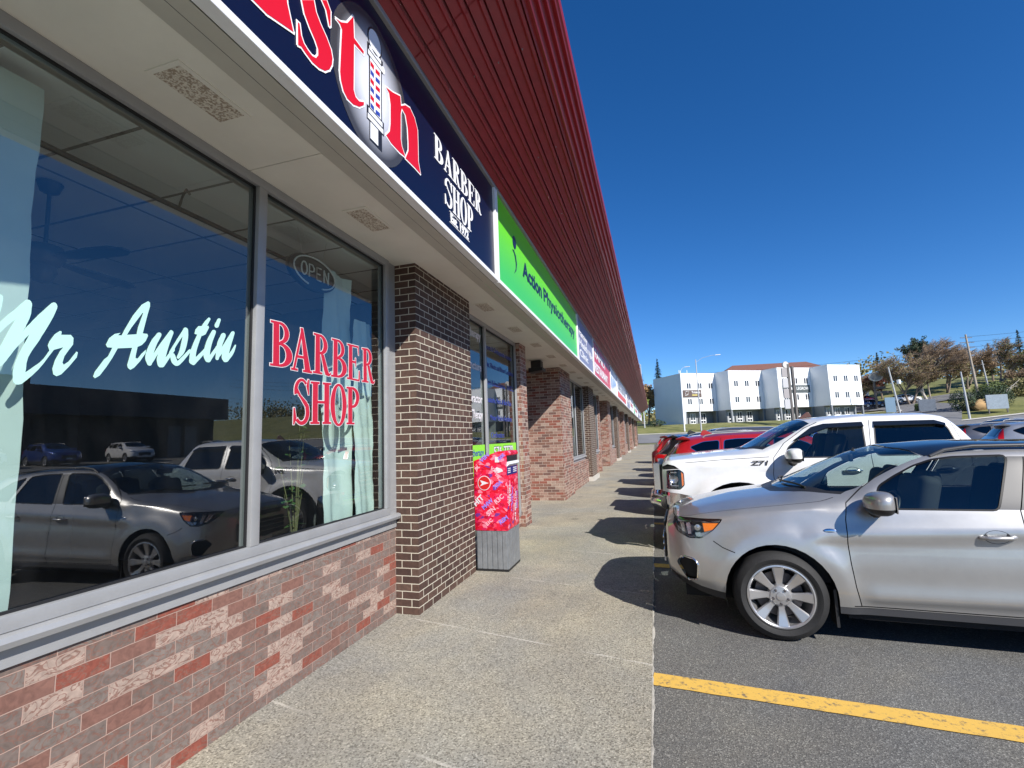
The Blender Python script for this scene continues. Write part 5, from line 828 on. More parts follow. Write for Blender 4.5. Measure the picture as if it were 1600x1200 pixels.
def make_wheel(parent, x, y, r, w=.225, rimr=None, spokes=8, style='wide', mat=None, side=-1, brake=True):
    """tyre lathe round the y axis; outer face towards side"""
    rimr = rimr or r*.70; mat = mat or m_alloy
    e = bpy.data.objects.new('wheel', None); C.objects.link(e); e.parent = parent; e.location = (x, y, r); e.empty_display_size = .1
    key = (round(r, 3), style, mat.name, side, spokes)
    if key in WHEELS:
        for nm, me, mt in WHEELS[key]: o = bpy.data.objects.new(nm, me); C.objects.link(o); o.parent = e
        return e
    s = side; prof = [(rimr-.005, 0), (rimr+.012, -.004), (rimr+.03, .006), (r-.055, .012), (r-.018, -.012), (r-.004, -.04), (r, -.07), (r, -w+.07), (r-.004, -w+.04), (r-.02, -w+.012), (rimr+.03, -w), (rimr, -w+.02)]
    m = MB(); m.lathe([(a, s*b) for a, b in prof], 64, 'Y')
    for gz in (-.085, -.112, -.14): pass
    t = m.build('tyre', m_tyre, e, smooth=40, recalc=True)
    m = MB(); hub = -.012
    m.lathe([(rimr+.002, s*.0), (rimr-.008, s*.002), (rimr-.018, s*-.008), (rimr-.022, s*-.05), (rimr-.05, s*-.14), (rimr-.05, s*-.2)], 64, 'Y')
    for k in range(spokes):
        a = k*2*math.pi/spokes+math.pi/2; ca, sa = math.cos(a), math.sin(a)
        if style == 'wide': ws = [(.055, .030, hub-.012), (.10, .024, hub-.016), (rimr*.65, .034, hub-.006), (rimr-.016, .047, -.002)]
        else: ws = [(.055, .022, hub), (.12, .014, hub-.005), (rimr*.7, .016, hub), (rimr-.015, .022, -.004)]
        vs = []; n = len(ws)
        for (rr, hw_, dp) in ws:
            for q, dd in ((-hw_, dp-.012), (-hw_*.75, dp), (hw_*.75, dp), (hw_, dp-.012), (hw_*.8, dp-.04), (-hw_*.8, dp-.04)):
                vs.append((ca*rr-sa*q, s*dd, sa*rr+ca*q))
        fs = [(i*6+j, i*6+(j+1) % 6, (i+1)*6+(j+1) % 6, (i+1)*6+j) for i in range(n-1) for j in range(6)]
        m.add(vs, fs)
    m.lathe([(.001, s*(hub+.008)), (.03, s*(hub+.006)), (.034, s*hub), (.07, s*(hub-.004)), (.085, s*(hub-.02)), (.09, s*(hub-.05))], 32, 'Y')
    rm = m.build('rim', mat, e, smooth=35)
    m = MB()
    for k in range(5): a = k*2*math.pi/5-math.pi/2; m.lathe([(.001, s*(hub+.012)), (.009, s*(hub+.01)), (.011, s*(hub-.01))], 8, 'Y', (.056*math.cos(a), 0, .056*math.sin(a)))
    nu = m.build('wheel_nuts', m_brake, e, smooth=40)
    m = MB(); m.lathe([(.001, s*-.095), (rimr*.72, s*-.095), (rimr*.72, s*-.115), (.001, s*-.115)], 40, 'Y'); bk = m.build('brake_disc', m_brake, e, smooth=30)
    m = MB(); m.lathe([(.001, s*-.18), (rimr-.04, s*-.18)], 40, 'Y'); bl = m.build('inner_rim', m_under, e)
    WHEELS[key] = [(o.name.split('.')[0], o.data, None) for o in (t, rm, nu, bk, bl)]
    return e
def soft_box(mb, c, h, r=.05, mi=0, tilt=0):
    """rounded cushion block"""
    bm = bmesh.new(); bmesh.ops.create_cube(bm, size=2)
    for v in bm.verts: v.co = Vector((v.co.x*h[0], v.co.y*h[1], v.co.z*h[2]))
    bmesh.ops.bevel(bm, geom=bm.edges[:], offset=r, segments=4, profile=.5, affect='EDGES')
    M3 = Matrix.Rotation(tilt, 3, 'Y')
    vs = [tuple(Vector(c)+M3 @ v.co) for v in bm.verts]; bm.verts.index_update(); fs = [tuple(v.index for v in f.verts) for f in bm.faces]; bm.free(); mb.add(vs, fs, mi)
def interior(root, xf, xr, zf, ztop, hw, rows=((1.9,), (2.75,)), wheel=True):
    m = MB(); m.box((xf-.5, -hw, .28), (xr+.3, hw, zf)); m.build('cabin_floor', m_under, root)
    m = MB(); m.prism([(xf-.35, zf), (xf+.38, zf), (xf+.42, zf+.42), (xf+.30, zf+.52), (xf-.3, zf+.5)], (-hw+.02, hw-.02), 'Y'); m.build('dashboard', m_seat, root, bevel=.03, smooth=50)
    for ri, row in enumerate(rows):
        for x in row:
            for y in ((-.36, .36) if ri == 0 else (-.42, 0, .42)):
                m = MB(); soft_box(m, (x-.22, y, zf+.16), (.26, .24, .08), .05); soft_box(m, (x+.05, y, zf+.50), (.075, .235 if ri == 0 else .2, .34), .06, 0, R(14)); o = m.build('seat', m_seat, root, smooth=70)
                h = MB(); soft_box(h, (x+.17, y, ztop-.17), (.05, .135, .095), .045, 0, R(10)); h.tube([(x+.13, y-.05, zf+.8), (x+.165, y-.05, ztop-.2)], .006, 6); h.tube([(x+.13, y+.05, zf+.8), (x+.165, y+.05, ztop-.2)], .006, 6); h.build('headrest', m_seat, o, smooth=70)
    if wheel:
        m = MB(); pts = [(xf+.62+.0*math.cos(a)+.07*math.sin(a), -.36+.18*math.cos(a), zf+.52+.17*math.sin(a)) for a in np.linspace(0, 2*math.pi, 25)]; m.tube(pts, .013, 8, cap=False); m.tube([(xf+.45, -.36, zf+.42), (xf+.63, -.36, zf+.52)], .03, 8); m.build('steering_wheel', m_bplast, root, smooth=60)
def mirror_part(root, x, z, y, mat, sz=1.0, foot=True):
    for s in (-1, 1):
        m = MB(); bm = bmesh.new(); bmesh.ops.create_uvsphere(bm, u_segments=24, v_segments=14, radius=1)
        for v in bm.verts:
            a, b, c = v.co; p = lambda t, k: math.copysign(abs(t)**k, t)
            v.co = Vector((p(a, .8)*.085*(1-.15*b*s), p(b, .75)*.125, p(c, .7)*.082+(.012*a if c > 0 else 0)))*sz
        bm.verts.index_update(); vs = [(v.co.x+x, v.co.y+s*(y+.15*sz), v.co.z+z) for v in bm.verts]; fu = [tuple(v.index for v in f.verts) for f in bm.faces if f.calc_center_median().z > -.016*sz]; fl2 = [tuple(v.index for v in f.verts) for f in bm.faces if f.calc_center_median().z <= -.016*sz]; bm.free()
        m.add(vs, fu, 0); m.add(vs, fl2, 1); o = m.build('wing_mirror', [mat, m_bplast], root, smooth=60)
        b = MB(); b.tube([(x+.01, s*(y-.03), z-.085*sz), (x+.0, s*(y+.03), z-.07*sz), (x, s*(y+.09), z-.045*sz)], [.065*sz, .055*sz, .04*sz], 10); b.build('mirror_foot', m_bplast, o, smooth=60)
        g = MB(); g.box((x+.066*sz, s*(y+.05*sz) if s > 0 else s*(y+.25*sz), z-.055*sz), (x+.072*sz, s*(y+.25*sz) if s > 0 else s*(y+.05*sz), z+.055*sz)); g.build('mirror_glass', m_chrome, o)
def make_car(name, label, cat, sp, loc, rz, group='cars parked along the walk', **kw):
    root = empty(name, (loc[0], loc[1], loc[2]), rz, label, cat, group)
    if kw.get('flip'): pass
    B = Body(sp); hwm = max(b for a, b in sp['hw']); col = sp['paint']; regs = []; looks = {}
    for i, (wx, wz, wr) in enumerate(sp['wheels']):
        ra = wr+sp.get('archgap', .055); n = 36; regs.append(('hole', [(wx+ra*math.cos(a), wz+ra*math.sin(a)) for a in np.linspace(0, 2*math.pi, n, endpoint=False)], 'z', 20))
        regs.append(('hole', [(wx-ra, 0), (wx+ra, 0), (wx+ra, wz), (wx-ra, wz)], 'z', 20))
    for it in sp['regions']:
        key, nm, mat, lp, space, pr, inset, side, rnd = it
        if rnd: lp = smooth_loop(lp, rnd) if space == 'z' else lp
        if key.startswith('win') and space == 'z':
            regs.append(('trim', grow(lp, sp.get('trimw', .012)), 'z', pr-1)); 
        regs.append((key, lp, space, pr)); looks[key] = (nm, mat, inset, side)
    looks.setdefault('trim', ('window_trim', sp.get('trimmat', m_trim), .001, 1))
    for i, s in enumerate(sp.get('seams', [])):
        regs.append(('seam', band(s, .007), 'z', 12))
    for i, s in enumerate(sp.get('vseams', [])): regs.append(('seam', band([(a, b*KV) for a, b in s], .007) and [(a, b/KV) for a, b in band([(a, b*KV) for a, b in s], .007)], 'v', 12))
    looks['seam'] = ('panel_gap', m_under, -.006, 0); looks['body'] = ('body', col, 0, 0)
    V, out = shell(B, regs, sp.get('step', .045)); objs = {}
    for key, F in out.items():
        if key == 'hole': continue
        nm, mat, inset, side = looks[key]
        if side == 0: objs[key] = region_obj(nm, B, V, F, mat, root, 0, inset)
        else:
            for sd in (-1, 1): objs[(key, sd)] = region_obj(nm, B, V, F, mat, root, sd, inset)
    # end caps
    for ix, nm in ((0, 'front_end'), (-1, 'rear_end')):
        ringp = [tuple(B.P[ix, j]) for j in range(B.nv)]; pts = [(x, -y, z) for x, y, z in ringp]+[(x, y, z) for x, y, z in ringp[::-1]]
        c = Vector((pts[0][0], 0, .62)); m = MB(); n = len(pts); sgn = -1 if ix == 0 else 1; lay = [pts]
        for k, (sc, dx_) in enumerate(((.9, .018), (.6, .035), (.2, .045))): lay.append([tuple(c+(Vector(p)-c)*sc+Vector((sgn*dx_, 0, 0))) for p in pts])
        vs = [p for l in lay for p in l]; fs = [(k*n+i, k*n+(i+1) % n, (k+1)*n+(i+1) % n, (k+1)*n+i) for k in range(len(lay)-1) for i in range(n)]+[tuple((len(lay)-1)*n+i for i in range(n))]
        m.add(vs, fs); m.build(nm, sp.get('capmat', col) if ix == 0 else sp.get('rearcap', col), root, smooth=50)
    # wheel housings and underbody
    m = MB()
    for (wx, wz, wr) in sp['wheels']:
        ra = wr+sp.get('archgap', .055)+.006
        for s in (-1, 1):
            n = 20; vs = []
            for yy in (s*(hwm-.01), s*(hwm-.34)):
                for a in np.linspace(-.3, math.pi+.3, n): vs.append((wx+ra*math.cos(a), yy, wz+ra*math.sin(a)))
            m.add(vs, [(i, i+1, i+1+n, i+n) for i in range(n-1)]+[tuple(range(n, 2*n))])
    zb = sp.get('floor', .24); x0, x1 = sp['wheels'][0][0], sp['wheels'][1][0]; rr = sp['wheels'][0][2]
    m.box((.12, -hwm+.36, zb), (sp['len']-.12, hwm-.36, zb+.1)); m.box((x0+rr+.12, -hwm+.07, zb), (x1-rr-.12, hwm-.07, zb+.1))
    m.build('underbody', m_under, root, recalc=False)
    for (wx, wz, wr) in sp['wheels']:
        for s in (-1, 1): make_wheel(root, wx, s*(hwm+sp.get('flare', .022)-.018), wr, side=s, spokes=sp.get('spokes', 8), style=sp.get('wstyle', 'wide'), mat=sp.get('wmat'))
    return root, B, objs
def on_side(B, x, z, s=-1, off=0):
    v = B.v_of(x, z); p = B.samp(B.P, np.array([x]), np.array([v]))[0]; n = B.samp(B.N, np.array([x]), np.array([v]))[0]; p = p+n*off
    return Vector((p[0], s*p[1], p[2])), Vector((n[0], s*n[1], n[2]))
def handle(root, B, x, z, mat, ln=.20, parents=None):
    for s in (-1, 1):
        a, n = on_side(B, x, z, s); par = (parents or {}).get(s, root)
        m = MB(); cs = ell(0, 0, ln*.38, .048, n=24); vs = [(x+p, *(list(on_side(B, x+p, z+q+.004, s, .0012)[0])[1:])) for p, q in cs]; m.add([(v[0], v[1], v[2]) for v in vs]+[(x, (a+n*-.012).y, z)], [(i, (i+1) % 24, 24) for i in range(24)]); cup = m.build('handle_cup', m_gplast, par, smooth=60)
        m = MB(); b0 = on_side(B, x-ln/2, z, s, .004)[0]; b1 = on_side(B, x+ln/2, z+.006, s, .004)[0]; q0 = on_side(B, x-ln*.3, z+.002, s, .032)[0]; q1 = on_side(B, x+ln*.3, z+.006, s, .034)[0]
        m.tube([b0, b0.lerp(q0, .8), q0, q1, q1.lerp(b1, .75), b1], [.012, .014, .0145, .0145, .016, .013], 10); m.build('handle', mat, par, smooth=60)

# -- silver compact crossover, nose to the walk --------------------------------------------
p_silver = paint('silver_paint', (.385, .38, .37), .62, .34)
TS = dict(len=4.28, paint=p_silver, step=.04, smx=6, smv=6,
    zb=[(0, .36), (.25, .30), (.5, .27), (1.3, .25), (3.2, .25), (3.9, .30), (4.28, .40)],
    hwb=[(0, .40), (.08, .58), (.25, .74), (.5, .83), (1.3, .845), (3.2, .85), (3.8, .82), (4.28, .55)],
    hw=[(0, .58), (.05, .69), (.14, .78), (.28, .83), (.5, .86), (.8, .868), (1.3, .87), (3.0, .872), (3.5, .88), (3.9, .85), (4.15, .76), (4.28, .64)],
    zm=[(0, .60), (1, .62), (4.28, .68)],
    hws=[(0, .54), (.05, .64), (.14, .725), (.3, .78), (.5, .80), (.9, .825), (1.4, .825), (2.5, .822), (3.5, .81), (4.0, .76), (4.2, .68), (4.28, .60)],
    zs=[(0, .81), (.08, .865), (.3, .905), (.6, .955), (.9, .985), (1.3, 1.0), (1.7, 1.0), (2.5, 1.02), (3.5, 1.055), (4.0, 1.06), (4.2, .96), (4.28, .85)],
    yg=[(0, .48), (.1, .62), (.3, .68), (.6, .715), (1.0, .745), (1.3, .765), (1.5, .745), (1.7, .70), (1.95, .645), (2.2, .615), (3.4, .60), (3.9, .60), (4.2, .60), (4.28, .52)],
    zg=[(0, .845), (.06, .895), (.3, .95), (.6, 1.005), (.9, 1.045), (1.15, 1.07), (1.3, 1.085), (1.45, 1.12), (1.6, 1.215), (1.8, 1.33), (1.95, 1.39), (2.15, 1.435), (2.5, 1.45), (3.2, 1.43), (3.7, 1.37), (3.95, 1.26), (4.15, 1.10), (4.28, .88)],
    zc=[(0, .87), (.06, .925), (.3, 1.0), (.6, 1.07), (.85, 1.105), (.95, 1.12), (1.15, 1.22), (1.4, 1.355), (1.65, 1.46), (1.85, 1.505), (2.3, 1.53), (3.0, 1.51), (3.6, 1.455), (3.85, 1.39), (4.05, 1.22), (4.2, 1.02), (4.28, .88)],
    wheels=[(.835, .345, .345), (3.505, .345, .345)], floor=.2, flare=.026, flw=.095, spokes=8,
    swage=[(1.02, .80, 3.9, .93, .022, .045), (1.36, .37, 3.1, .40, .018, .045), (.46, .985, 1.25, 1.03, .012, .03)])
WF = [(1.555, 1.035), (1.62, 1.19), (1.745, 1.268), (1.88, 1.338), (2.01, 1.382), (2.15, 1.402), (2.47, 1.408), (2.295, 1.035)]
WR = [(2.47, 1.035), (2.61, 1.405), (2.9, 1.40), (3.16, 1.375), (3.22, 1.06)]
WQ = [(3.29, 1.07), (3.24, 1.36), (3.45, 1.31), (3.70, 1.14), (3.66, 1.09)]
TS['regions'] = [
    ('cladding', 'lower_bumper', m_bplast, [(0, .2), (.46, .2), (.46, .335), (.25, .36), (0, .44)], 'z', 3, 0, 1, 0),
    ('sill', 'side_sill', m_gplast, [(1.2, .1), (3.14, .1), (3.14, .30), (1.2, .30)], 'z', 3, .004, 1, 0),
    ('rear_clad', 'rear_lower_bumper', m_bplast, [(3.9, .1), (4.28, .1), (4.28, .5), (3.9, .45)], 'z', 3, 0, 1, 0),
    ('headlight', 'headlight', m_clear, [(.065, .905), (.20, .915), (.46, .925), (.44, .895), (.38, .83), (.28, .758), (.18, .752), (.09, .79), (.045, .85)], 'z', 8, .001, 1, .015),
    ('fog', 'fog_recess', m_under, [(.06, .53), (.10, .60), (.20, .585), (.235, .55), (.22, .42), (.14, .41)], 'z', 8, -.025, 1, .02),
    ('win_front', 'door_window', m_cglass, WF, 'z', 9, -.006, 1, .03), ('win_rear', 'door_window', m_pglass, WR, 'z', 9, -.006, 1, .03), ('win_q', 'quarter_window', m_pglass, WQ, 'z', 9, -.006, 1, .03),
    ('pillar', 'black_pillar', m_gplast, [(2.30, 1.036), (2.475, 1.404), (2.60, 1.402), (2.465, 1.036)], 'z', 7, .002, 1, 0),
    ('windscreen', 'windscreen', m_cglass, [(.97, 6), (1.0, 5.5), (1.14, 5.0), (1.28, 4.45), (1.40, 4.22), (1.60, 4.18), (1.80, 4.18), (1.97, 4.22), (1.94, 4.8), (1.86, 5.4), (1.83, 6)], 'v', 9, -.004, 0, 0),
    ('cowl', 'wiper_cowl', m_bplast, [(.88, 6), (.91, 5.4), (1.06, 4.8), (1.22, 4.42), (1.36, 4.16), (1.40, 4.22), (1.28, 4.46), (1.14, 5.0), (1.0, 5.5), (.97, 6)], 'v', 8, -.004, 0, 0),
    ('roofglass', 'roof_glass', m_roofgl, [(1.83, 6), (1.86, 5.4), (1.94, 4.8), (1.985, 4.22), (2.2, 4.20), (3.5, 4.22), (3.6, 6)], 'v', 9, .002, 0, 0),
    ('rear_screen', 'rear_window', m_pglass, [(3.86, 6), (3.88, 4.5), (4.12, 4.4), (4.16, 6)], 'v', 9, -.004, 0, 0),
    ('tail', 'tail_light', m_redl, [(3.98, 1.02), (4.26, .98), (4.28, .84), (4.05, .86)], 'z', 8, .003, 1, .015),
]
TS['seams'] = [[(1.38, .31), (1.355, .45), (1.34, .62), (1.335, .80), (1.345, .95), (1.372, 1.07), (1.50, 1.175), (1.70, 1.315), (1.85, 1.39), (2.0, 1.43)], [(2.43, .30), (2.41, .9), (2.42, 1.03), (2.57, 1.40)], [(3.12, .42), (3.02, .62), (3.18, .85), (3.30, 1.03), (3.27, 1.37)], [(1.33, .31), (2.2, .31), (3.1, .31)], [(.53, .668), (.44, .70), (.37, .745)]]
TS['vseams'] = [[(.045, 5.9), (.05, 4.9), (.075, 4.15), (.2, 4.0), (.6, 3.92), (.9, 3.9), (1.2, 3.97), (1.3, 4.1)]]
silver, SB, SO = make_car('parked_car', 'silver compact crossover nosed in beside the walk, nearest of the parked vehicles', 'car', TS, (.10, 5.30, -.012), R(-3.5))
interior(silver, 1.15, 3.4, .42, 1.36, .74)
mirror_part(silver, 1.55, 1.085, .765, p_silver, 1.08)
handle(silver, SB, 2.245, .845, p_silver); handle(silver, SB, 3.08, .875, p_silver)
# headlight innards: reflector bowls, amber corner, dark bezel
for s in (-1, 1):
    par = SO[('headlight', s)]
    m = MB(); bk = [(.07, .90), (.20, .91), (.45, .918), (.37, .83), (.27, .765), (.18, .76), (.09, .80)]
    vs = [tuple(on_side(SB, x, z, s, -.055)[0]) for x, z in bk]; rimv = [tuple(on_side(SB, x, z, s, -.004)[0]) for x, z in bk]; n = len(bk)
    m.add(vs+rimv, [tuple(range(n))]+[(i, (i+1) % n, n+(i+1) % n, n+i) for i in range(n)]); m.build('lamp_housing', m_lens, par, recalc=False)
    m = MB()
    for lo in ([(.10, .885), (.135, .888), (.145, .80), (.115, .80)], [(.155, .885), (.19, .888), (.195, .79), (.165, .785)], [(.225, .80), (.27, .81), (.275, .772), (.235, .772)]): m.add([tuple(on_side(SB, x, z, s, -.018)[0]) for x, z in lo], [(0, 1, 2, 3)])
    m.build('reflector', m_refl, par)
    for (x, z, r) in ((.245, .85, .026),):
        c, nn = on_side(SB, x, z, s, -.03); m = MB(); m.lathe([(.001, -.02*s*-1), (r*.6, -.012*s*-1), (r, .012*s)], 20, 'Y', tuple(c)); m.build('reflector', m_refl, par, smooth=60)
    m = MB(); lo = [(.295, .885), (.425, .890), (.375, .835), (.305, .815)]; vs = [tuple(on_side(SB, x, z, s, -.010)[0]) for x, z in lo]+[tuple(on_side(SB, x, z, s, -.035)[0]) for x, z in lo]; m.add(vs, [(0, 1, 2, 3), (7, 6, 5, 4)]+[(i, (i+1) % 4, 4+(i+1) % 4, 4+i) for i in range(4)]); m.build('indicator', m_amber, par)
    m = MB(); lo = [(.08, .90), (.44, .918), (.43, .897), (.09, .88)]; vs = [tuple(on_side(SB, x, z, s, -.012)[0]) for x, z in lo]; m.add(vs, [(0, 1, 2, 3)]); lo = [(.27, .80), (.37, .832), (.30, .775), (.25, .77)]; m.add([tuple(on_side(SB, x, z, s, -.012)[0]) for x, z in lo], [(0, 1, 2, 3)]); m.build('reflector', m_refl, par)
    m = MB(); lo = smooth_loop([(.115, .60), (.205, .588), (.24, .55), (.225, .415), (.15, .40)], .02); pts = [on_side(SB, x, z, s, .004)[0] for x, z in lo]; m.tube(pts, .0075, 6); m.build('fog_lamp_bezel', m_chrome, silver, smooth=60)
    m = MB(); cs = [(1.225+.043*math.cos(a), .865+.013*math.sin(a)) for a in np.linspace(0, 2*math.pi, 17)[:-1]]; vs = [tuple(on_side(SB, x, z, s, .006)[0]) for x, z in cs]; vs.append(tuple(on_side(SB, 1.225, .865, s, .014)[0])); m.add(vs, [(i, (i+1) % 16, 16) for i in range(16)]); m.build('side_indicator', m_clear if False else m_chrome, silver, smooth=60)
    # roof rail
    m = MB(); pts = [SB.samp(SB.P, np.array([x]), np.array([4.16]))[0]+np.array([0, 0, h]) for x, h in ((2.02, .0), (2.12, .028), (2.3, .040), (2.9, .042), (3.5, .040), (3.62, .02), (3.68, 0))]; m.tube([(p[0], s*p[1], p[2]) for p in pts], .014, 8); m.build('roof_rail', m_gplast, silver, smooth=60)
for y0 in (-.52, .12):
    m = MB(); z = lambda x, y: float(SB.samp(SB.P, np.array([x]), np.array([6-abs(y)/.74*1.9]))[0][2]); pts = [(1.02+.25*(1-abs(t)/.6)*0+.02+.32*abs(t)**1.6, t, 0) for t in np.linspace(y0, y0+.5, 8)]; m.tube([(x_, y_, z(x_, y_)+.022) for x_, y_, _ in pts], .009, 6); m.build('wiper', m_bplast, silver, smooth=60)
m = MB(); m.box((-.052, -.42, .50), (-.03, .42, .72)); m.box((-.048, -.36, .77), (-.03, .36, .83)); m.build('grille', m_bplast, silver, bevel=.01)
m = MB(); 
for z in (.56, .62, .68): m.tube([(-.056, -.40, z), (-.062, 0, z), (-.056, .40, z)], .006, 6)
m.build('grille_bars', m_chrome, silver)
m = MB(); m.box((-.072, -.16, .40), (-.058, .16, .49)); m.build('plate', m_aluw, silver)
m = MB(); soft_box(m, (1.62, 0, 1.385), (.018, .12, .035), .012); m.tube([(1.64, 0, 1.40), (1.68, 0, 1.47)], .01, 6); m.build('rear_view_mirror', m_bplast, silver, smooth=60)
for s in (-1, 1):
    m = MB(); q = on_side(SB, .40, .3, s, -.03)[0]; m.box((1.205, min(s*.70, s*.86), .14), (1.225, max(s*.70, s*.86), .42)); m.build('mud_flap', m_bplast, silver)

# -- white crew cab pickup --------------------------------------------------------------
p_white = paint('white_paint', (.70, .70, .70), 0.0, .28)
TP = dict(len=5.85, paint=p_white, step=.06, smx=5, smv=4, archgap=.195, flare=.045, flw=.075,
    zb=[(0, .62), (.12, .50), (.4, .46), (5.6, .50), (5.85, .6)], hwb=[(0, .80), (.2, .93), (5.6, .93), (5.85, .85)],
    hw=[(0, .88), (.06, .95), (.16, .98), (.4, .985), (5.7, .98), (5.85, .95)], zm=[(0, .86), (5.85, .9)],
    hws=[(0, .87), (.08, .93), (.2, .955), (.5, .955), (1.5, .95), (4.0, .95), (5.85, .94)],
    zs=[(0, 1.17), (.1, 1.22), (.4, 1.24), (1.4, 1.27), (1.7, 1.26), (3.5, 1.27), (3.65, 1.29), (5.85, 1.30)],
    yg=[(0, .80), (.1, .87), (.3, .885), (1.1, .875), (1.38, .86), (1.62, .81), (1.88, .75), (2.18, .70), (3.3, .695), (3.46, .71), (3.62, .86), (3.75, .90), (5.85, .90)],
    zg=[(0, 1.235), (.06, 1.28), (.3, 1.30), (.8, 1.335), (1.13, 1.345), (1.28, 1.36), (1.43, 1.42), (1.63, 1.545), (1.88, 1.70), (2.08, 1.765), (2.5, 1.79), (3.2, 1.78), (3.36, 1.745), (3.48, 1.60), (3.60, 1.33), (5.85, 1.33)],
    zc=[(0, 1.26), (.06, 1.32), (.3, 1.345), (.8, 1.39), (1.02, 1.405), (1.10, 1.42), (1.27, 1.52), (1.5, 1.66), (1.75, 1.775), (1.9, 1.81), (2.4, 1.84), (3.2, 1.83), (3.38, 1.79), (3.50, 1.62), (3.60, 1.35), (5.85, 1.34)],
    wheels=[(.96, .40, .40), (4.60, .40, .40)], floor=.42, wstyle='thin', spokes=6,
    swage=[(.45, 1.18, 1.5, 1.16, .012, .03)])
TW1 = [(1.54, 1.30), (1.59, 1.42), (1.73, 1.53), (1.90, 1.625), (2.04, 1.68), (2.46, 1.69), (2.42, 1.30)]; TW2 = [(2.53, 1.31), (2.60, 1.69), (3.22, 1.68), (3.32, 1.64), (3.36, 1.36), (3.32, 1.31)]
TP['regions'] = [
    ('win_front', 'door_window', m_cglass, TW1, 'z', 9, -.006, 1, .04), ('win_rear', 'door_window', m_pglass, TW2, 'z', 9, -.006, 1, .05),
    ('windscreen', 'windscreen', m_cglass, [(1.10, 6), (1.14, 5.3), (1.28, 4.7), (1.38, 4.30), (1.6, 4.22), (1.8, 4.22), (1.90, 4.3), (1.87, 5.2), (1.85, 6)], 'v', 9, -.004, 0, 0),
    ('cowl', 'wiper_cowl', m_bplast, [(1.00, 6), (1.05, 5.2), (1.19, 4.7), (1.30, 4.26), (1.38, 4.30), (1.28, 4.7), (1.14, 5.3), (1.10, 6)], 'v', 8, -.004, 0, 0),
    ('rear_screen', 'rear_window', m_pglass, [(3.41, 6), (3.41, 4.7), (3.55, 4.6), (3.55, 6)], 'v', 9, -.004, 0, 0),
    ('headlight', 'headlight', m_clear, [(.04, .90), (.22, .89), (.28, .95), (.28, 1.12), (.22, 1.165), (.05, 1.15)], 'z', 8, .002, 1, .02),
    ('lampgap', 'lamp_shadow_gap', m_under, [(0, 1.16), (.22, 1.17), (.16, 1.215), (.07, 1.235), (0, 1.20)], 'z', 7, -.012, 1, 0),
    ('bumper', 'bumper', m_chrome, [(0, .5), (.42, .45), (.40, .80), (.2, .84), (0, .86)], 'z', 6, .02, 1, 0),
    ('bumper_low', 'bumper_valance', m_bplast, [(0, .3), (.42, .3), (.40, .62), (0, .66)], 'z', 7, .012, 1, 0),
    ('sill', 'side_sill', m_bplast, [(1.5, .3), (4.1, .3), (4.1, .53), (1.5, .53)], 'z', 3, 0, 1, 0)]
TP['seams'] = [[(1.38, .5), (1.375, 1.1), (1.40, 1.30), (1.55, 1.48), (1.82, 1.67), (1.98, 1.74)], [(2.47, .5), (2.47, 1.3), (2.55, 1.75)], [(3.40, .62), (3.44, 1.28), (3.38, 1.68)], [(3.66, .5), (3.66, 1.31)], [(.30, 1.25), (.8, 1.285), (1.35, 1.31)]]
TP['trimmat'] = m_bplast; TP['trimw'] = .014
pick, PB, PO = make_car('parked_pickup', 'white crew cab pickup truck nosed in between the silver crossover and the red one', 'pickup truck', TP, (.13, 7.98, -.012), R(-3.2))
interior(pick, 1.3, 3.1, .75, 1.60, .82, rows=((2.15,), (2.95,)))
mirror_part(pick, 1.61, 1.325, .90, p_white, 1.15)
handle(pick, PB, 2.25, 1.12, m_chrome, .2); handle(pick, PB, 3.2, 1.13, m_chrome, .2)
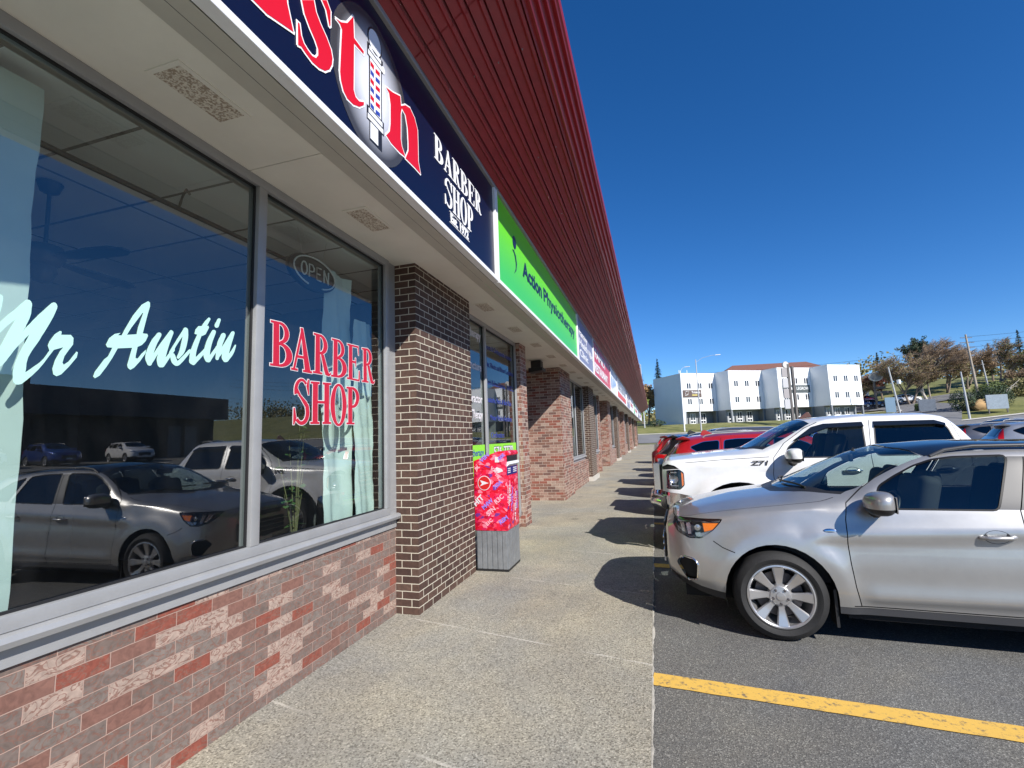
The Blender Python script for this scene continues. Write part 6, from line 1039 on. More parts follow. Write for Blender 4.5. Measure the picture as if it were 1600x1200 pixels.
for s in (-1, 1):
    par = PO[('headlight', s)]
    m = MB(); bk = [(.05, .915), (.215, .905), (.265, .955), (.265, 1.11), (.215, 1.15), (.055, 1.14)]; n = len(bk)
    m.add([tuple(on_side(PB, x, z, s, -.05)[0]) for x, z in bk]+[tuple(on_side(PB, x, z, s, -.004)[0]) for x, z in bk], [tuple(range(n))]+[(i, (i+1) % n, n+(i+1) % n, n+i) for i in range(n)]); m.build('lamp_housing', m_lens, par, recalc=False)
    for r_k, mt in ((.018, m_refl),):
        m = MB(); m.tube([on_side(PB, x, z, s, -.012)[0] for x, z in ((.20, .94), (.10, .94), (.085, .97), (.085, 1.09), (.10, 1.12), (.18, 1.12))], .011, 8); m.build('light_strip', m_refl, par, smooth=60)
    m = MB(); c = on_side(PB, .14, 1.03, s, -.03)[0]; m.lathe([(.001, 0), (.045, s*.004), (.055, s*.012)], 20, 'Y', tuple(c)); m.build('reflector', m_refl, par, smooth=60)
    m = MB(); lo = [(.245, .935), (.268, .96), (.268, 1.10), (.245, 1.13)]; m.add([tuple(on_side(PB, x, z, s, -.003)[0]) for x, z in lo], [(0, 1, 2, 3)]); m.build('side_marker', m_amber, par)
    # smoked window visors
    for lo, nm in (([(1.66, 1.50), (1.89, 1.66), (2.04, 1.715), (2.47, 1.722), (2.47, 1.655), (2.06, 1.65), (1.92, 1.60)], 'window_visor'), ([(2.59, 1.722), (3.22, 1.712), (3.32, 1.67), (3.30, 1.63), (3.22, 1.65), (2.59, 1.655)], 'window_visor')):
        m = MB(); n = len(lo); a = [tuple(on_side(PB, x, z, s, .006 if z > 1.66 else .035)[0]) for x, z in lo]; b = [tuple(on_side(PB, x, z, s, .001)[0]) for x, z in lo]; m.add(a+b, [tuple(range(n)), tuple(range(2*n-1, n-1, -1))]+[(i, (i+1) % n, n+(i+1) % n, n+i) for i in range(n)]); m.build(nm, m_roofgl, pick)
    p_, n_ = on_side(PB, 1.22, 1.205, s, .004)
    o = text_mesh('Z71', .085, .22, 'badge_lettering', .003, .25, m_gplast, pick, (p_.x-(.11 if s < 0 else -.11), p_.y, p_.z), FY if s < 0 else FY @ Matrix.Rotation(R(180), 3, 'Y'), .002)
m = MB(); m.prism([(1.90, 1.80), (2.08, 1.83), (2.05, 1.895), (2.02, 1.90), (1.97, 1.86)], (-.02, .02), 'Y'); m.build('roof_antenna', pbr('brown_fin', (.10, .045, .035), .4), pick, bevel=.006)
m = MB(); m.box((-.10, -.66, .86), (-.02, .66, 1.22)); m.build('grille', m_bplast, pick, bevel=.01)
m = MB()
for z in (.92, 1.0, 1.08, 1.14): m.box((-.125, -.64, z), (-.09, .64, z+.035))
for y in (-.62, .59): m.box((-.14, y*1.07, .85), (-.05, y*1.07+.05, 1.24))
m.build('grille_bars', m_chrome, pick, bevel=.006)
m = MB(); m.tube([(.02, -.95, .72), (-.10, -.80, .72), (-.13, 0, .72), (-.10, .80, .72), (.02, .95, .72)], [.09, .10, .11, .10, .09], 12); m.build('bumper_bar', m_chrome, pick, smooth=60)
m = MB(); m.box((3.72, -.82, .80), (5.7, .82, 1.345)); m.build('bed_cover', m_bplast, pick)

# -- reversed crossovers and others: one tall estate shape with a few tables --------------
def suv_spec(col, tailm=None, h=1.62, L=4.55, hood=1.02, fast=0.0, win_mat=None, trim=None, tail='tall', smv=7, step=.07):
    k = h/1.62; e = L
    sp = dict(len=L, paint=col, step=step, smx=8, smv=smv,
        zb=[(0, .36), (.4, .26), (e-.5, .28), (e, .40)], hwb=[(0, .5), (.3, .78), (e-.4, .82), (e, .6)],
        hw=[(0, .52), (.08, .70), (.25, .83), (.6, .895), (e-.6, .90), (e-.2, .86), (e-.06, .80), (e, .72)], zm=[(0, .6), (e, .72)],
        hws=[(0, .48), (.1, .65), (.3, .78), (.8, .85), (e-.7, .85), (e-.25, .80), (e-.05, .74), (e, .70)],
        zs=[(0, .80), (.15, .92*hood/1.02), (.6, 1.0*hood/1.02), (1.3, 1.06*k), (e-.5, 1.12*k), (e-.1, 1.10*k), (e, 1.0*k)],
        yg=[(0, .42), (.2, .6), (.7, .74), (1.2, .77), (1.5, .74), (1.9, .67), (2.3, .63), (e-.8, .62), (e-.3, .62), (e-.1, .66), (e, .64)],
        zg=[(0, .82), (.15, .95*hood/1.02), (.6, 1.03*hood/1.02), (1.15, 1.11*k), (1.35, 1.17*k), (1.65, 1.35*k), (1.95, 1.48*k), (2.3, 1.54*k), (e-1.2, 1.53*k), (e-.55-fast, 1.47*k), (e-.35-fast*.6, 1.38*k), (e-.14, 1.14*k), (e, 1.04*k)],
        zc=[(0, .84), (.12, .97*hood/1.02), (.6, 1.08*hood/1.02), (.95, 1.15*k), (1.15, 1.24*k), (1.5, 1.44*k), (1.8, 1.565*k), (2.3, 1.62*k), (e-1.2, 1.605*k), (e-.5-fast, 1.55*k), (e-.34-fast*.6, 1.47*k), (e-.12, 1.16*k), (e, 1.06*k)],
        wheels=[(.92, .355, .355), (.92+L*.585, .355, .355)], floor=.22)
    wr = .92+L*.585
    W1 = [(1.72, 1.13*k), (1.76, 1.24*k), (1.95, 1.37*k), (2.15, 1.45*k), (2.46, 1.47*k), (2.50, 1.12*k)]; W2 = [(2.60, 1.12*k), (2.58, 1.47*k), (3.1, 1.47*k), (3.32, 1.45*k), (3.36, 1.14*k)]
    qx = e-.62-fast; W3 = [(3.46, 1.15*k), (3.42, 1.45*k), (qx-.15, 1.43*k), (qx+.10, 1.34*k), (qx-.02, 1.26*k), (qx-.22, 1.16*k)]
    sp['regions'] = [('win_front', 'door_window', m_pglass if win_mat is None else win_mat, W1, 'z', 9, -.006, 1, .04), ('win_rear', 'door_window', m_pglass, W2, 'z', 9, -.006, 1, .04), ('win_q', 'quarter_window', m_pglass, W3, 'z', 9, -.006, 1, .04),
        ('windscreen', 'windscreen', m_cglass, [(1.0, 6), (1.06, 5.3), (1.2, 4.8), (1.38, 4.38), (1.9, 4.36), (1.92, 4.8), (1.84, 6)], 'v', 9, -.004, 0, 0),
        ('rear_screen', 'rear_window', m_pglass, [(e-.43-fast*.7, 6), (e-.42-fast*.7, 4.55), (e-.14, 4.4), (e-.12, 6)], 'v', 9, -.004, 0, 0),
        ('cladding', 'lower_cladding', m_bplast, [(1.3, .1), (wr-.4, .1), (wr-.4, .40), (1.3, .38)], 'z', 3, 0, 1, 0), ('clad2', 'rear_lower_bumper', m_bplast, [(wr+.35, .1), (e, .1), (e, .58), (wr+.35, .46)], 'z', 3, 0, 1, 0), ('clad3', 'front_lower_bumper', m_bplast, [(0, .1), (.6, .1), (.5, .42), (0, .46)], 'z', 3, 0, 1, 0),
        ('headlight', 'headlight', m_refl, [(.05, .80), (.30, .82), (.46, .90*hood/1.02), (.12, .88*hood/1.02)], 'z', 8, .002, 1, .02)]
    sp['regions'].append(('tail', 'tail_light', tailm or m_redl, [(e-.02, .92), (e-.2, .95), (e-.17, 1.12*k), (e-.30-fast*.3, 1.42*k), (e-.36-fast*.3, 1.42*k), (e-.28, 1.08*k), (e-.34, .90)] if tail == 'tall' else [(e, .95), (e-.42, 1.0), (e-.38, 1.08*k), (e, 1.10*k)], 'z', 8, .004, 1, .01))
    sp['seams'] = [[(1.45, .4), (1.42, .9), (1.46, 1.12), (1.75, 1.36*k), (2.0, 1.50*k)], [(2.55, .4), (2.55, 1.5*k)], [(3.3, .55), (3.25, .75), (3.4, 1.1), (3.38, 1.5*k)]]
    sp['trimmat'] = trim or m_bplast; sp['trimw'] = .014
    return sp
def suv(label, col, loc, rz, rails=True, fin=None, **kw):
    grp = kw.pop('group', 'cars parked along the walk'); cat = kw.pop('cat', 'car'); sp = suv_spec(col, **kw)
    root, B, O = make_car('parked_car', label, cat, sp, loc, rz, grp)
    h = kw.get('h', 1.62); L = kw.get('L', 4.55); fast = kw.get('fast', 0)
    interior(root, 1.3, L-1.1, .45, h-.18, .76)
    mirror_part(root, 1.66, 1.16*h/1.62, .82, col, 1.0)
    handle(root, B, 2.3, .98*h/1.62, col); handle(root, B, 3.12, 1.0*h/1.62, col)
    for s in (-1, 1):
        if rails: m = MB(); pts = [B.samp(B.P, np.array([x]), np.array([4.4]))[0]+np.array([0, 0, q]) for x, q in ((2.0, 0), (2.1, .035), (2.6, .045), (L-1.1, .045), (L-.9, .03), (L-.85, 0))]; m.tube([(p[0], s*p[1], p[2]) for p in pts], .014, 8); m.build('roof_rail', m_alu, root, smooth=60)
    zt = float(B.samp(B.P, np.array([L-.5-fast]), np.array([6.]))[0][2])
    m = MB(); xs_ = L-.52-fast; m.add([(xs_, -.58, zt-.03), (xs_, .58, zt-.03), (xs_+.27, .54, zt-.035), (xs_+.27, -.54, zt-.035), (xs_, -.58, zt-.07), (xs_, .58, zt-.07), (xs_+.25, .53, zt-.06), (xs_+.25, -.53, zt-.06), (xs_+.12, -.57, zt+.012), (xs_+.12, .57, zt+.012)], [(0, 1, 9, 8), (8, 9, 2, 3), (4, 7, 6, 5), (2, 6, 7, 3), (0, 8, 3, 7, 4), (1, 5, 6, 2, 9)]); m.build('roof_spoiler', col, root, smooth=30, bevel=.006)
    if fin: m = MB(); zr = float(B.samp(B.P, np.array([L-.95]), np.array([6.]))[0][2]); m.prism([(L-1.1, zr-.01), (L-.82, zr-.02), (L-.87, zr+.075), (L-.92, zr+.085), (L-1.0, zr+.04)], (-.018, .018), 'Y'); m.build('roof_antenna', fin, root, bevel=.006)
    m = MB(); m.box((L+.03, -.16, .78), (L+.05, .16, .88)); m.box((-.06, -.16, .45), (-.045, .16, .55)); m.build('plate', m_aluw, root)
    m = MB(); m.box((-.05, -.4, .5), (-.03, .4, .74)); m.build('grille', m_bplast, root, bevel=.008)
    return root
p_red = paint('red_paint', (.42, .012, .018), .25, .3); p_black = paint('black_paint', (.012, .012, .014), .2, .25); p_grey = paint('grey_paint', (.13, .13, .145), .6, .35); p_dred = paint('dark_red_paint', (.18, .012, .016), .3, .35)
p_blue = paint('blue_paint', (.02, .06, .28), .4, .3); p_lgrey = paint('light_grey_paint', (.42, .43, .45), .6, .35); p_navy = paint('navy_paint', (.02, .03, .08), .4, .3)
def rev(x_rear, y, L, deg=-3): a = R(180+deg); return (x_rear+L*math.cos(R(deg)), y-.0+L*math.sin(R(deg)), -.012), a
l_, a_ = rev(.10, 10.75, 4.55); suv('bright red crossover backed in beyond the white pickup, chrome line round its side windows', p_red, l_, a_, rails=True, fin=p_red, h=1.66, fast=.08, trim=m_chrome, tailm=m_smoke)
l_, a_ = rev(-.04, 13.5, 4.6); suv('black crossover backed in behind the red one, red tail lamp showing', p_black, l_, a_, rails=True, fin=p_black, h=1.68, fast=.08, tail='low')
l_, a_ = rev(-.02, 16.5, 4.5); suv('dark red crossover backed in past the black one', p_dred, l_, a_, h=1.66)
suv('tall grey people carrier with silver roof rails, nosed in beyond the dark red crossover', p_grey, (.15, 19.3, -.012), R(-3), h=1.80, L=4.9, hood=1.08)
l_, a_ = rev(.2, 22.2, 4.5); suv('black crossover backed in beyond the grey people carrier', p_black, l_, a_, h=1.62)
l_, a_ = rev(.1, 28.1, 4.5); suv('light grey crossover, backed in, farthest vehicle along the walk', p_lgrey, l_, a_, h=1.62)
# second row and cars farther off in the lot
g2 = 'cars in the far rows of the lot'
def far(label, col, x, y, deg, **kw): return suv(label, col, (x, y, hgt(x, y)-.012), R(deg), group=g2, step=.11, **kw)
far('white and grey crossover seen from behind at the right edge past the pickup cab', p_lgrey, 14.3, 17.4, 14+180-30, h=1.66)
far('dark grey crossover with glassy cabin just left of the pale one at the right edge', p_grey, 16.8, 24.5, 170, h=1.60)
far('blue crossover low behind the pickup windscreen', p_blue, 4.6, 31, 5, h=1.66)
far('black crossover whose roof shows over the pickup cab', p_black, 15.5, 31.5, 8, h=1.75)
far('navy crossover in the far row behind the pickup', p_navy, 22, 42, 20, h=1.6)
far('white crossover parked in the opposite lot facing the dark building', p_white, 33, 27.5, 12, h=1.62)
far('blue crossover parked in the opposite lot', p_blue, 33, 22.5, 8, h=1.6)
far('silver crossover parked in the opposite lot near the dark building corner', p_lgrey, 34.5, 36.5, 15, h=1.6)
far('white crossover at the near end of the opposite lot', p_white, 33.5, 18.8, 5, h=1.66)
far('white estate crossing the hilltop drive below the bare trees', p_white, 50.5, 111.5, 176, h=1.62)
far('red crossover parked on the hilltop drive beside the white block', p_red, 46.6, 121.0, 200, h=1.6)
far('dark crossover parked on the hilltop drive under the oval sign', p_navy, 45.2, 113.8, 190, h=1.6)
# ---------------------------------------------------------------- white blocks across the street
m_wht = pbr('white_cladding', (.78, .80, .82), .6, var=.03, vscale=.5); m_gry = pbr('grey_cladding', (.20, .215, .235), .6, var=.05, vscale=.6); m_win = pbr('far_window_glass', (.02, .025, .035), .08, spec=.8); m_shin = pbr('brown_shingle', (.17, .075, .055), .9, var=.15, vscale=3)
ang = R(32); TT = Vector((math.cos(ang), math.sin(ang), 0)); BBk = Vector((-math.sin(ang), math.cos(ang), 0))   # along the front, towards the back
blk = empty('office_block', (5.8, 98.1, 3.1), ang, 'white three storey building with four stepped blocks over a dark grey ground floor', 'building')
# local frame: x along front, y to the back; each block steps forward
Wb, St, ZT, ZM, ZB = 7.85, 3.8, 10.0, 2.55, -.4
def lp_(mb, nm, mats, par=None, **k): o = mb.build(nm, mats, par or blk, **k); return o
for i in range(4):
    x0 = i*Wb; y0 = -i*St; x1 = x0+Wb; D = 9.9 if i == 0 else 12
    m = MB(); zt = ZT+.02*i; m.box((x0, y0, ZM), (x1, y0+D, zt)); lp_(m, 'upper_wall', m_wht)
    m = MB(); m.box((x0-.05, y0-.05, zt), (x1+.05, y0+D, zt+.12)); lp_(m, 'roof_edge', m_aluw)
    m = MB(); m.box((x0+(.02 if i else .0), y0+1.6, ZB), (x1-.02, y0+D-.02, ZM)); lp_(m, 'ground_floor_wall', m_gry)
    if i == 0: m = MB(); m.box((x0-.01, y0-.01, ZB), (x0+.35, y0+D, ZM)); lp_(m, 'end_wall', m_wht)
    for xx in (x0+.05 if i else x0+.4, x1-.35):
        m = MB(); m.box((xx, y0+.05, ZB), (xx+.3, y0+.35, ZM)); lp_(m, 'column', m_gry)
    for z in (3.85, 6.95):
        for c in (.2, .52, .84):
            f = MB(); cx_ = x0+Wb*c; f.box((cx_-.52, y0-.05, z), (cx_+.52, y0-.003, z+1.25)); fo = lp_(f, 'window', m_aluw)
            g = MB(); g.box((cx_-.42, y0-.065, z+.1), (cx_-.08, y0-.052, z+1.15)); g.box((cx_+.08, y0-.065, z+.1), (cx_+.42, y0-.052, z+1.15)); g.build('pane', m_win, fo)
    for c in (.14, .40, .70):
        f = MB(); cx_ = x0+Wb*c; f.box((cx_-.6, y0+1.53, .15), (cx_+.6, y0+1.597, 2.2)); fo = lp_(f, 'window', m_aluw); g = MB()
        for a in (-.5, .06): g.box((cx_+a, y0+1.51, .9), (cx_+a+.44, y0+1.529, 2.1)); g.box((cx_+a, y0+1.51, .28), (cx_+a+.44, y0+1.529, .7))
        g.build('pane', m_win, fo)
        m = MB(); m.box((cx_-1.1, y0+1.3, ZB), (cx_-.65, y0+1.55, 1.35)); lp_(m, 'low_partition', pbr('grey_stone_cladding', (.3, .31, .32), .8, var=.2, vscale=4))
for (i, a, b, z, mt, tx, tc2) in ((0, .12, 4.3, 5.35, pbr('brown_sign_face', (.10, .07, .06), .5), 'TRUE NORTH', m_aluw), (2, .9, 7.3, 5.35, pbr('slate_sign_face', (.07, .085, .09), .5), 'LEGROW', m_aluw)):
    m = MB(); x0 = i*Wb; y0 = -i*St
    m.box((x0+a, y0-.14, z), (x0+b, y0-.004, z+1.4)); s_o = m.build('wall_sign', mt, blk)
    if i == 2:
        m = MB(); m.prism([(x0+1.5, z+.5), (x0+2.6, z+1.2), (x0+3.2, z+.85), (x0+3.5, z+.5)], (y0-.16, y0-.145), 'Y'); m.build('logo', m_aluw, s_o); text_mesh('LEGROW', .8, 2.9, 'lettering', .01, 0, m_aluw, s_o, (x0+4.1, y0-.15, z+.5), FY)
    else:
        m = MB(); m.tube([(x0+a+.4, y0-.16, z+.35), (x0+a+1.0, y0-.16, z+.45), (x0+a+1.3, y0-.16, z+1.2), (x0+a+.6, y0-.16, z+1.1), (x0+a+.5, y0-.16, z+.6)], .06, 6); m.build('logo', m_aluw, s_o); text_mesh('Trident', .62, 2.0, 'lettering', .01, 0, m_aluw, s_o, (x0+a+1.9, y0-.15, z+.75), FY); m = MB(); m.box((x0+a+2.0, y0-.155, z+.3), (x0+a+3.2, y0-.142, z+.5)); m.build('yellow_line', pbr('sign_yellow', (.6, .5, .15), .5), s_o)
for q in ((3, 2.0), (1, 3.5), (1, 5.4)):
    m = MB(); x = q[0]*Wb-q[1]; m.tube([(x, 4, ZT), (x, 4, ZT+1.3)], .06, 6); lp_(m, 'roof_pipe', m_aluw)
# brown roofed house behind
hs = empty('house', (29, 127, 5.7), R(8), 'long brown shingled hip roof rising behind the white building', 'house')
m = MB(); m.box((-14, -4, -2), (12, 8, 8.3)); m.build('wall', m_wht, hs)
m = MB(); m.add([(-15, -5, 8.3), (13, -5, 8.3), (13, 9, 8.3), (-15, 9, 8.3), (-9, 2, 12.0), (8, 2, 12.0)], [(0, 1, 5, 4), (1, 2, 5), (2, 3, 4, 5), (3, 0, 4)]); m.build('roof', m_shin, hs)
# dark building facing the row (shows only as a reflection from here)
m_dkw = pbr('charcoal_wall', (.016, .017, .022), .7); m_dkw2 = pbr('charcoal_fascia', (.025, .03, .05), .5)
ob = empty('shop_building', (45, 18, .9), 0, 'long dark flat roofed building mirrored in the near window', 'building')
m = MB(); m.box((0, -40, 0), (14, 26, 6.3)); m.build('wall', m_dkw, ob)
m = MB(); m.box((-1.6, 4, 4.2), (0, 26.5, 6.6)); m.box((-.4, -40, 6.3), (14, 26.2, 6.55)); m.build('fascia', m_dkw2, ob)
m = MB(); m.box((3, 5, 6.56), (9, 10, 7.8)); m.build('roof_unit', pbr('unit_grey', (.12, .12, .12), .7), ob); m = MB(); m.box((4, -8, 6.56), (10, -2, 7.4)); m.build('roof_unit', m_dkw, ob)
for y in (20.5, 22.4): m = MB(); m.box((-.06, y, .1), (-.01, y+1.4, 3.4)); m.build('door', pbr('steel_door', (.16, .17, .17), .6), ob)
# ---------------------------------------------------------------- poles, signs
m_pole = pbr('pole_grey', (.42, .43, .44), .5, var=.08); m_wood = pbr('pole_wood', (.34, .29, .24), .9, var=.2, vscale=6); m_poled = pbr('dark_pole', (.10, .09, .085), .6)
def lamp_post(x, y, h, arm, label, lit_col=m_pole, z=None):
    z = hgt(x, y)-.12 if z is None else z; e = empty('street_lamp', (x, y, z), 0, label, 'street lamp', 'lamp posts along the street'); m = MB(); m.tube([(0, 0, 0), (0, 0, h*.5), (0, 0, h)], [.13, .11, .07], 10); m.build('pole', lit_col, e, smooth=50)
    m = MB(); m.tube([(0, 0, h-.5), (arm[0]*.35, arm[1]*.35, h+.2), (arm[0]*.8, arm[1]*.8, h+arm[2]), (arm[0], arm[1], h+arm[2])], .03, 6); m.build('arm', lit_col, e, smooth=50)
    m = MB(); d = Vector(arm[:2]).normalized(); c = Vector((arm[0]+d.x*.4, arm[1]+d.y*.4, h+arm[2])); M3 = Matrix.Rotation(math.atan2(d.y, d.x), 3, 'Z'); m.obox(c, (.42, .14, .06), M3); m.build('lamp_head', m_aluw, e, bevel=.03); return e
lamp_post(5.1, 87.6, 10.7, (.8, -.2, .5), 'lamp post with short curved arm before the grey end wall', m_aluw)
lamp_post(7.8, 87.6, 12.4, (3.2, -.2, .5), 'tall lamp post whose long thin arm reaches right', m_pole)
lamp_post(-1.6, 92, 12.0, (-.7, 0, .4), 'lamp post glimpsed past the end of the red roof edge')
def upole(x, y, h, label, arms=(), mat=m_wood, r=.15, lean=0, bits=()):
    z = hgt(x, y)-.15; e = empty('utility_pole', (x, y, z), 0, label, 'utility pole', 'utility poles on the hill'); m = MB(); m.tube([(0, 0, 0), (lean*.5, 0, h*.5), (lean, 0, h)], [r, r*.85, r*.6], 10); m.build('pole', mat, e, smooth=50)
    for q, wd in arms: m = MB(); m.obox((lean*q/h, 0, q), (wd/2, .05, .05), Matrix.Rotation(.3, 3, 'Z')); m.build('crossarm', m_poled, e); 
    for q in bits: m = MB(); m.lathe([(.001, 0), (.28, .02), (.28, .75), (.001, .8)], 12, 'Z', (.4, 0, q)); m.build('transformer', m_aluw, e, smooth=40)
    return e
upole(41.5, 99, 8.3, 'leaning pale pole with a round box by the driveway kerb', mat=m_pole, lean=-.9, r=.16, bits=(5.2,))
upole(44.6, 86.1, 7.2, 'short plain grey pole on the grass left of the round bushes', mat=m_pole, lean=-.3, r=.15)
upole(56.5, 105.7, 11.9, 'tallest utility pole with three dark crossarms', arms=((9.5, 2.4), (10.4, 2.6), (11.3, 2.2)), lean=-.6, mat=m_wood, r=.22)
upole(59.8, 108.6, 6.8, 'lower pole with a street light head right of the tallest pole', arms=((6.0, .8),), lean=-.5, mat=m_pole)
upole(52.5, 112.5, 8.6, 'thin pole standing between the bare trees', lean=-.4, mat=m_wood, r=.13)
upole(64, 100, 5.2, 'grey stub pole in the scrub at the right', lean=-.2, mat=m_pole, r=.13)
m_wire = pbr('wire', (.03, .03, .03), .6)
def wire(name, a, b, sag, label):
    m = MB(); A = Vector(a); B2 = Vector(b); m.tube([tuple(A.lerp(B2, t)-Vector((0, 0, sag*4*t*(1-t)))) for t in np.linspace(0, 1, 14)], .022, 4); tag(m.build(name, m_wire), label, 'cable', 'overhead cables')
zt_ = hgt(56.5, 105.7)
for i, (h_, dy) in enumerate(((11.3, 0), (10.4, .4), (9.5, .8), (6.6, 0), (5.8, 0))):
    wire('overhead_cable', (55.9, 105.7+dy, zt_+h_), (95, 92, zt_+h_+1.5), .9, 'thin dark cable running right from the tallest pole, %s' % ['topmost', 'second from top', 'third from top', 'fourth from top', 'lowest'][i])
wire('overhead_cable', (55.9, 105.7, zt_+9.6), (8, 135, 17.5), 1.0, 'thin dark cable running left from the tallest pole behind the white building')
wire('overhead_cable', (41.0, 99, 10.8), (59.5, 108.6, 12.2), .6, 'thin dark cable from the leaning pale pole across the bare trees')
# pylon sign in front of the blocks
py = empty('pylon_sign', (22.1, 88.4, 1.95), R(20), 'tall narrow stack of small sign boards on dark posts before the white building', 'pylon sign')
for i, (x_, h_) in enumerate(((0, 10.4), (.75, 10.0))): m = MB(); m.box((x_-.18, -.2, 0), (x_+.18, .2, h_)); m.build('post', m_poled, py, bevel=.02)
m = MB(); m.prism(ell(-.35, 10.3, .5, .55, n=24), (-.15, .15), 'Y'); m.build('round_board', pbr('faded_board', (.52, .49, .46), .7, var=.08), py)
for i in range(4): m = MB(); m.box((-1.15, -.12, 8.2-1.75*i), (-.2, .12, 9.75-1.75*i)); m.build('board', pbr('grey_board_%d' % (i % 2), ((.30, .28, .28), (.42, .42, .43))[i % 2], .7), py, bevel=.02)
# oval pub sign up the hill
ov = empty('oval_sign', (43.2, 112.0, 4.9), 0, 'pale oval board with dark slabs on a post beside the rusty tree', 'sign')
m = MB(); m.tube([(0, 0, 0), (0, 0, 7.2)], .2, 8); m.build('post', m_poled, ov)
m = MB(); m.prism(ell(.3, 6.5, 1.25, .95, n=28), (-.35, -.15), 'Y'); m.build('oval_board', pbr('pale_board', (.5, .5, .46), .6, var=.1), ov)
m = MB(); m.prism(ell(.3, 6.5, .95, .7, n=28), (-.4, -.36), 'Y'); m.build('oval_face', pbr('board_slate', (.24, .25, .25), .6, var=.2, vscale=3), ov)
for i, (z_, w_) in enumerate(((6.7, 1.6), (4.3, 1.5), (3.4, 2.4))): m = MB(); m.box((.2, -.1, z_-.3), (.2+w_*1.1, .5, z_+.15)); m.build('slab', m_poled, ov)
def board_sign(x, y, w_, h_, zb, label, col, name='lot_sign', rot=0, legs=True):
    z = hgt(x, y)-.12; e = empty(name, (x, y, z), rot, label, 'sign'); m = MB(); m.box((-w_/2, -.08, zb), (w_/2, .08, zb+h_)); m.build('board', col, e, bevel=.02)
    for s in (-1, 1): m = MB(); m.box((s*w_*.42-.07, -.06, 0), (s*w_*.42+.07, .06, zb+h_*.3)); m.build('leg', m_poled, e)
    return e
board_sign(42.3, 91.9, 2.3, 1.9, .5, 'dark slate notice board beside the driveway mouth', pbr('slate_board', (.10, .12, .15), .5, var=.2, vscale=4))
board_sign(48.8, 87.4, 2.6, 2.1, .7, 'pale blue grey notice board on the grass at the right', pbr('bluegrey_board', (.24, .29, .33), .5, var=.15, vscale=4))
board_sign(39.8, 98, 1.5, 2.6, .4, 'blue upright panel under the oval sign on the verge', pbr('blue_board', (.16, .25, .34), .5))
m = MB(); m.lathe([(.35, 0), (.35, .04), (.2, .06), (.05, .75), (.001, .78)], 14, 'Z', (41.7, 99.6, hgt(41.7, 99.6)-.1)); tag(m.build('traffic_cone', pbr('cone_orange', (.7, .15, .03), .6), smooth=40), 'small orange cone at the foot of the leaning pale pole', 'cone')
m = MB(); bm = bmesh.new(); bmesh.ops.create_icosphere(bm, subdivisions=3, radius=1)
rn = random.Random(8)
for v in bm.verts: k = 1+.22*math.sin(v.co.x*3+1)*math.cos(v.co.y*4)+rn.uniform(-.04, .04); v.co = Vector((v.co.x*1.25*k, v.co.y*1.0*k, v.co.z*.95*k))
bm.verts.index_update(); m.add([(v.co.x+48.4, v.co.y+90.4, v.co.z+hgt(48.4, 90.4)+.35) for v in bm.verts], [tuple(v.index for v in f.verts) for f in bm.faces]); bm.free()
tag(m.build('boulder', pbr('ochre_rock', (.34, .22, .10), .9, var=.25, vscale=2), smooth=25), 'ochre boulder between two dark round bushes', 'rock')
# blue shed building behind, seen in mirror; low white house on the hill
hh = empty('house', (40, 131, 7.2), R(-5), 'low white house half hidden behind the trees right of the white building', 'house'); m = MB(); m.box((-5, 0, 0), (9, 7, 3.6)); m.build('wall', m_wht, hh); m = MB(); m.prism([(-.6, 3.6), (7.6, 3.6), (3.5, 5.6)], (-5.5, 9.5), 'X'); m.build('roof', pbr('grey_shingle', (.1, .1, .11), .9), hh)

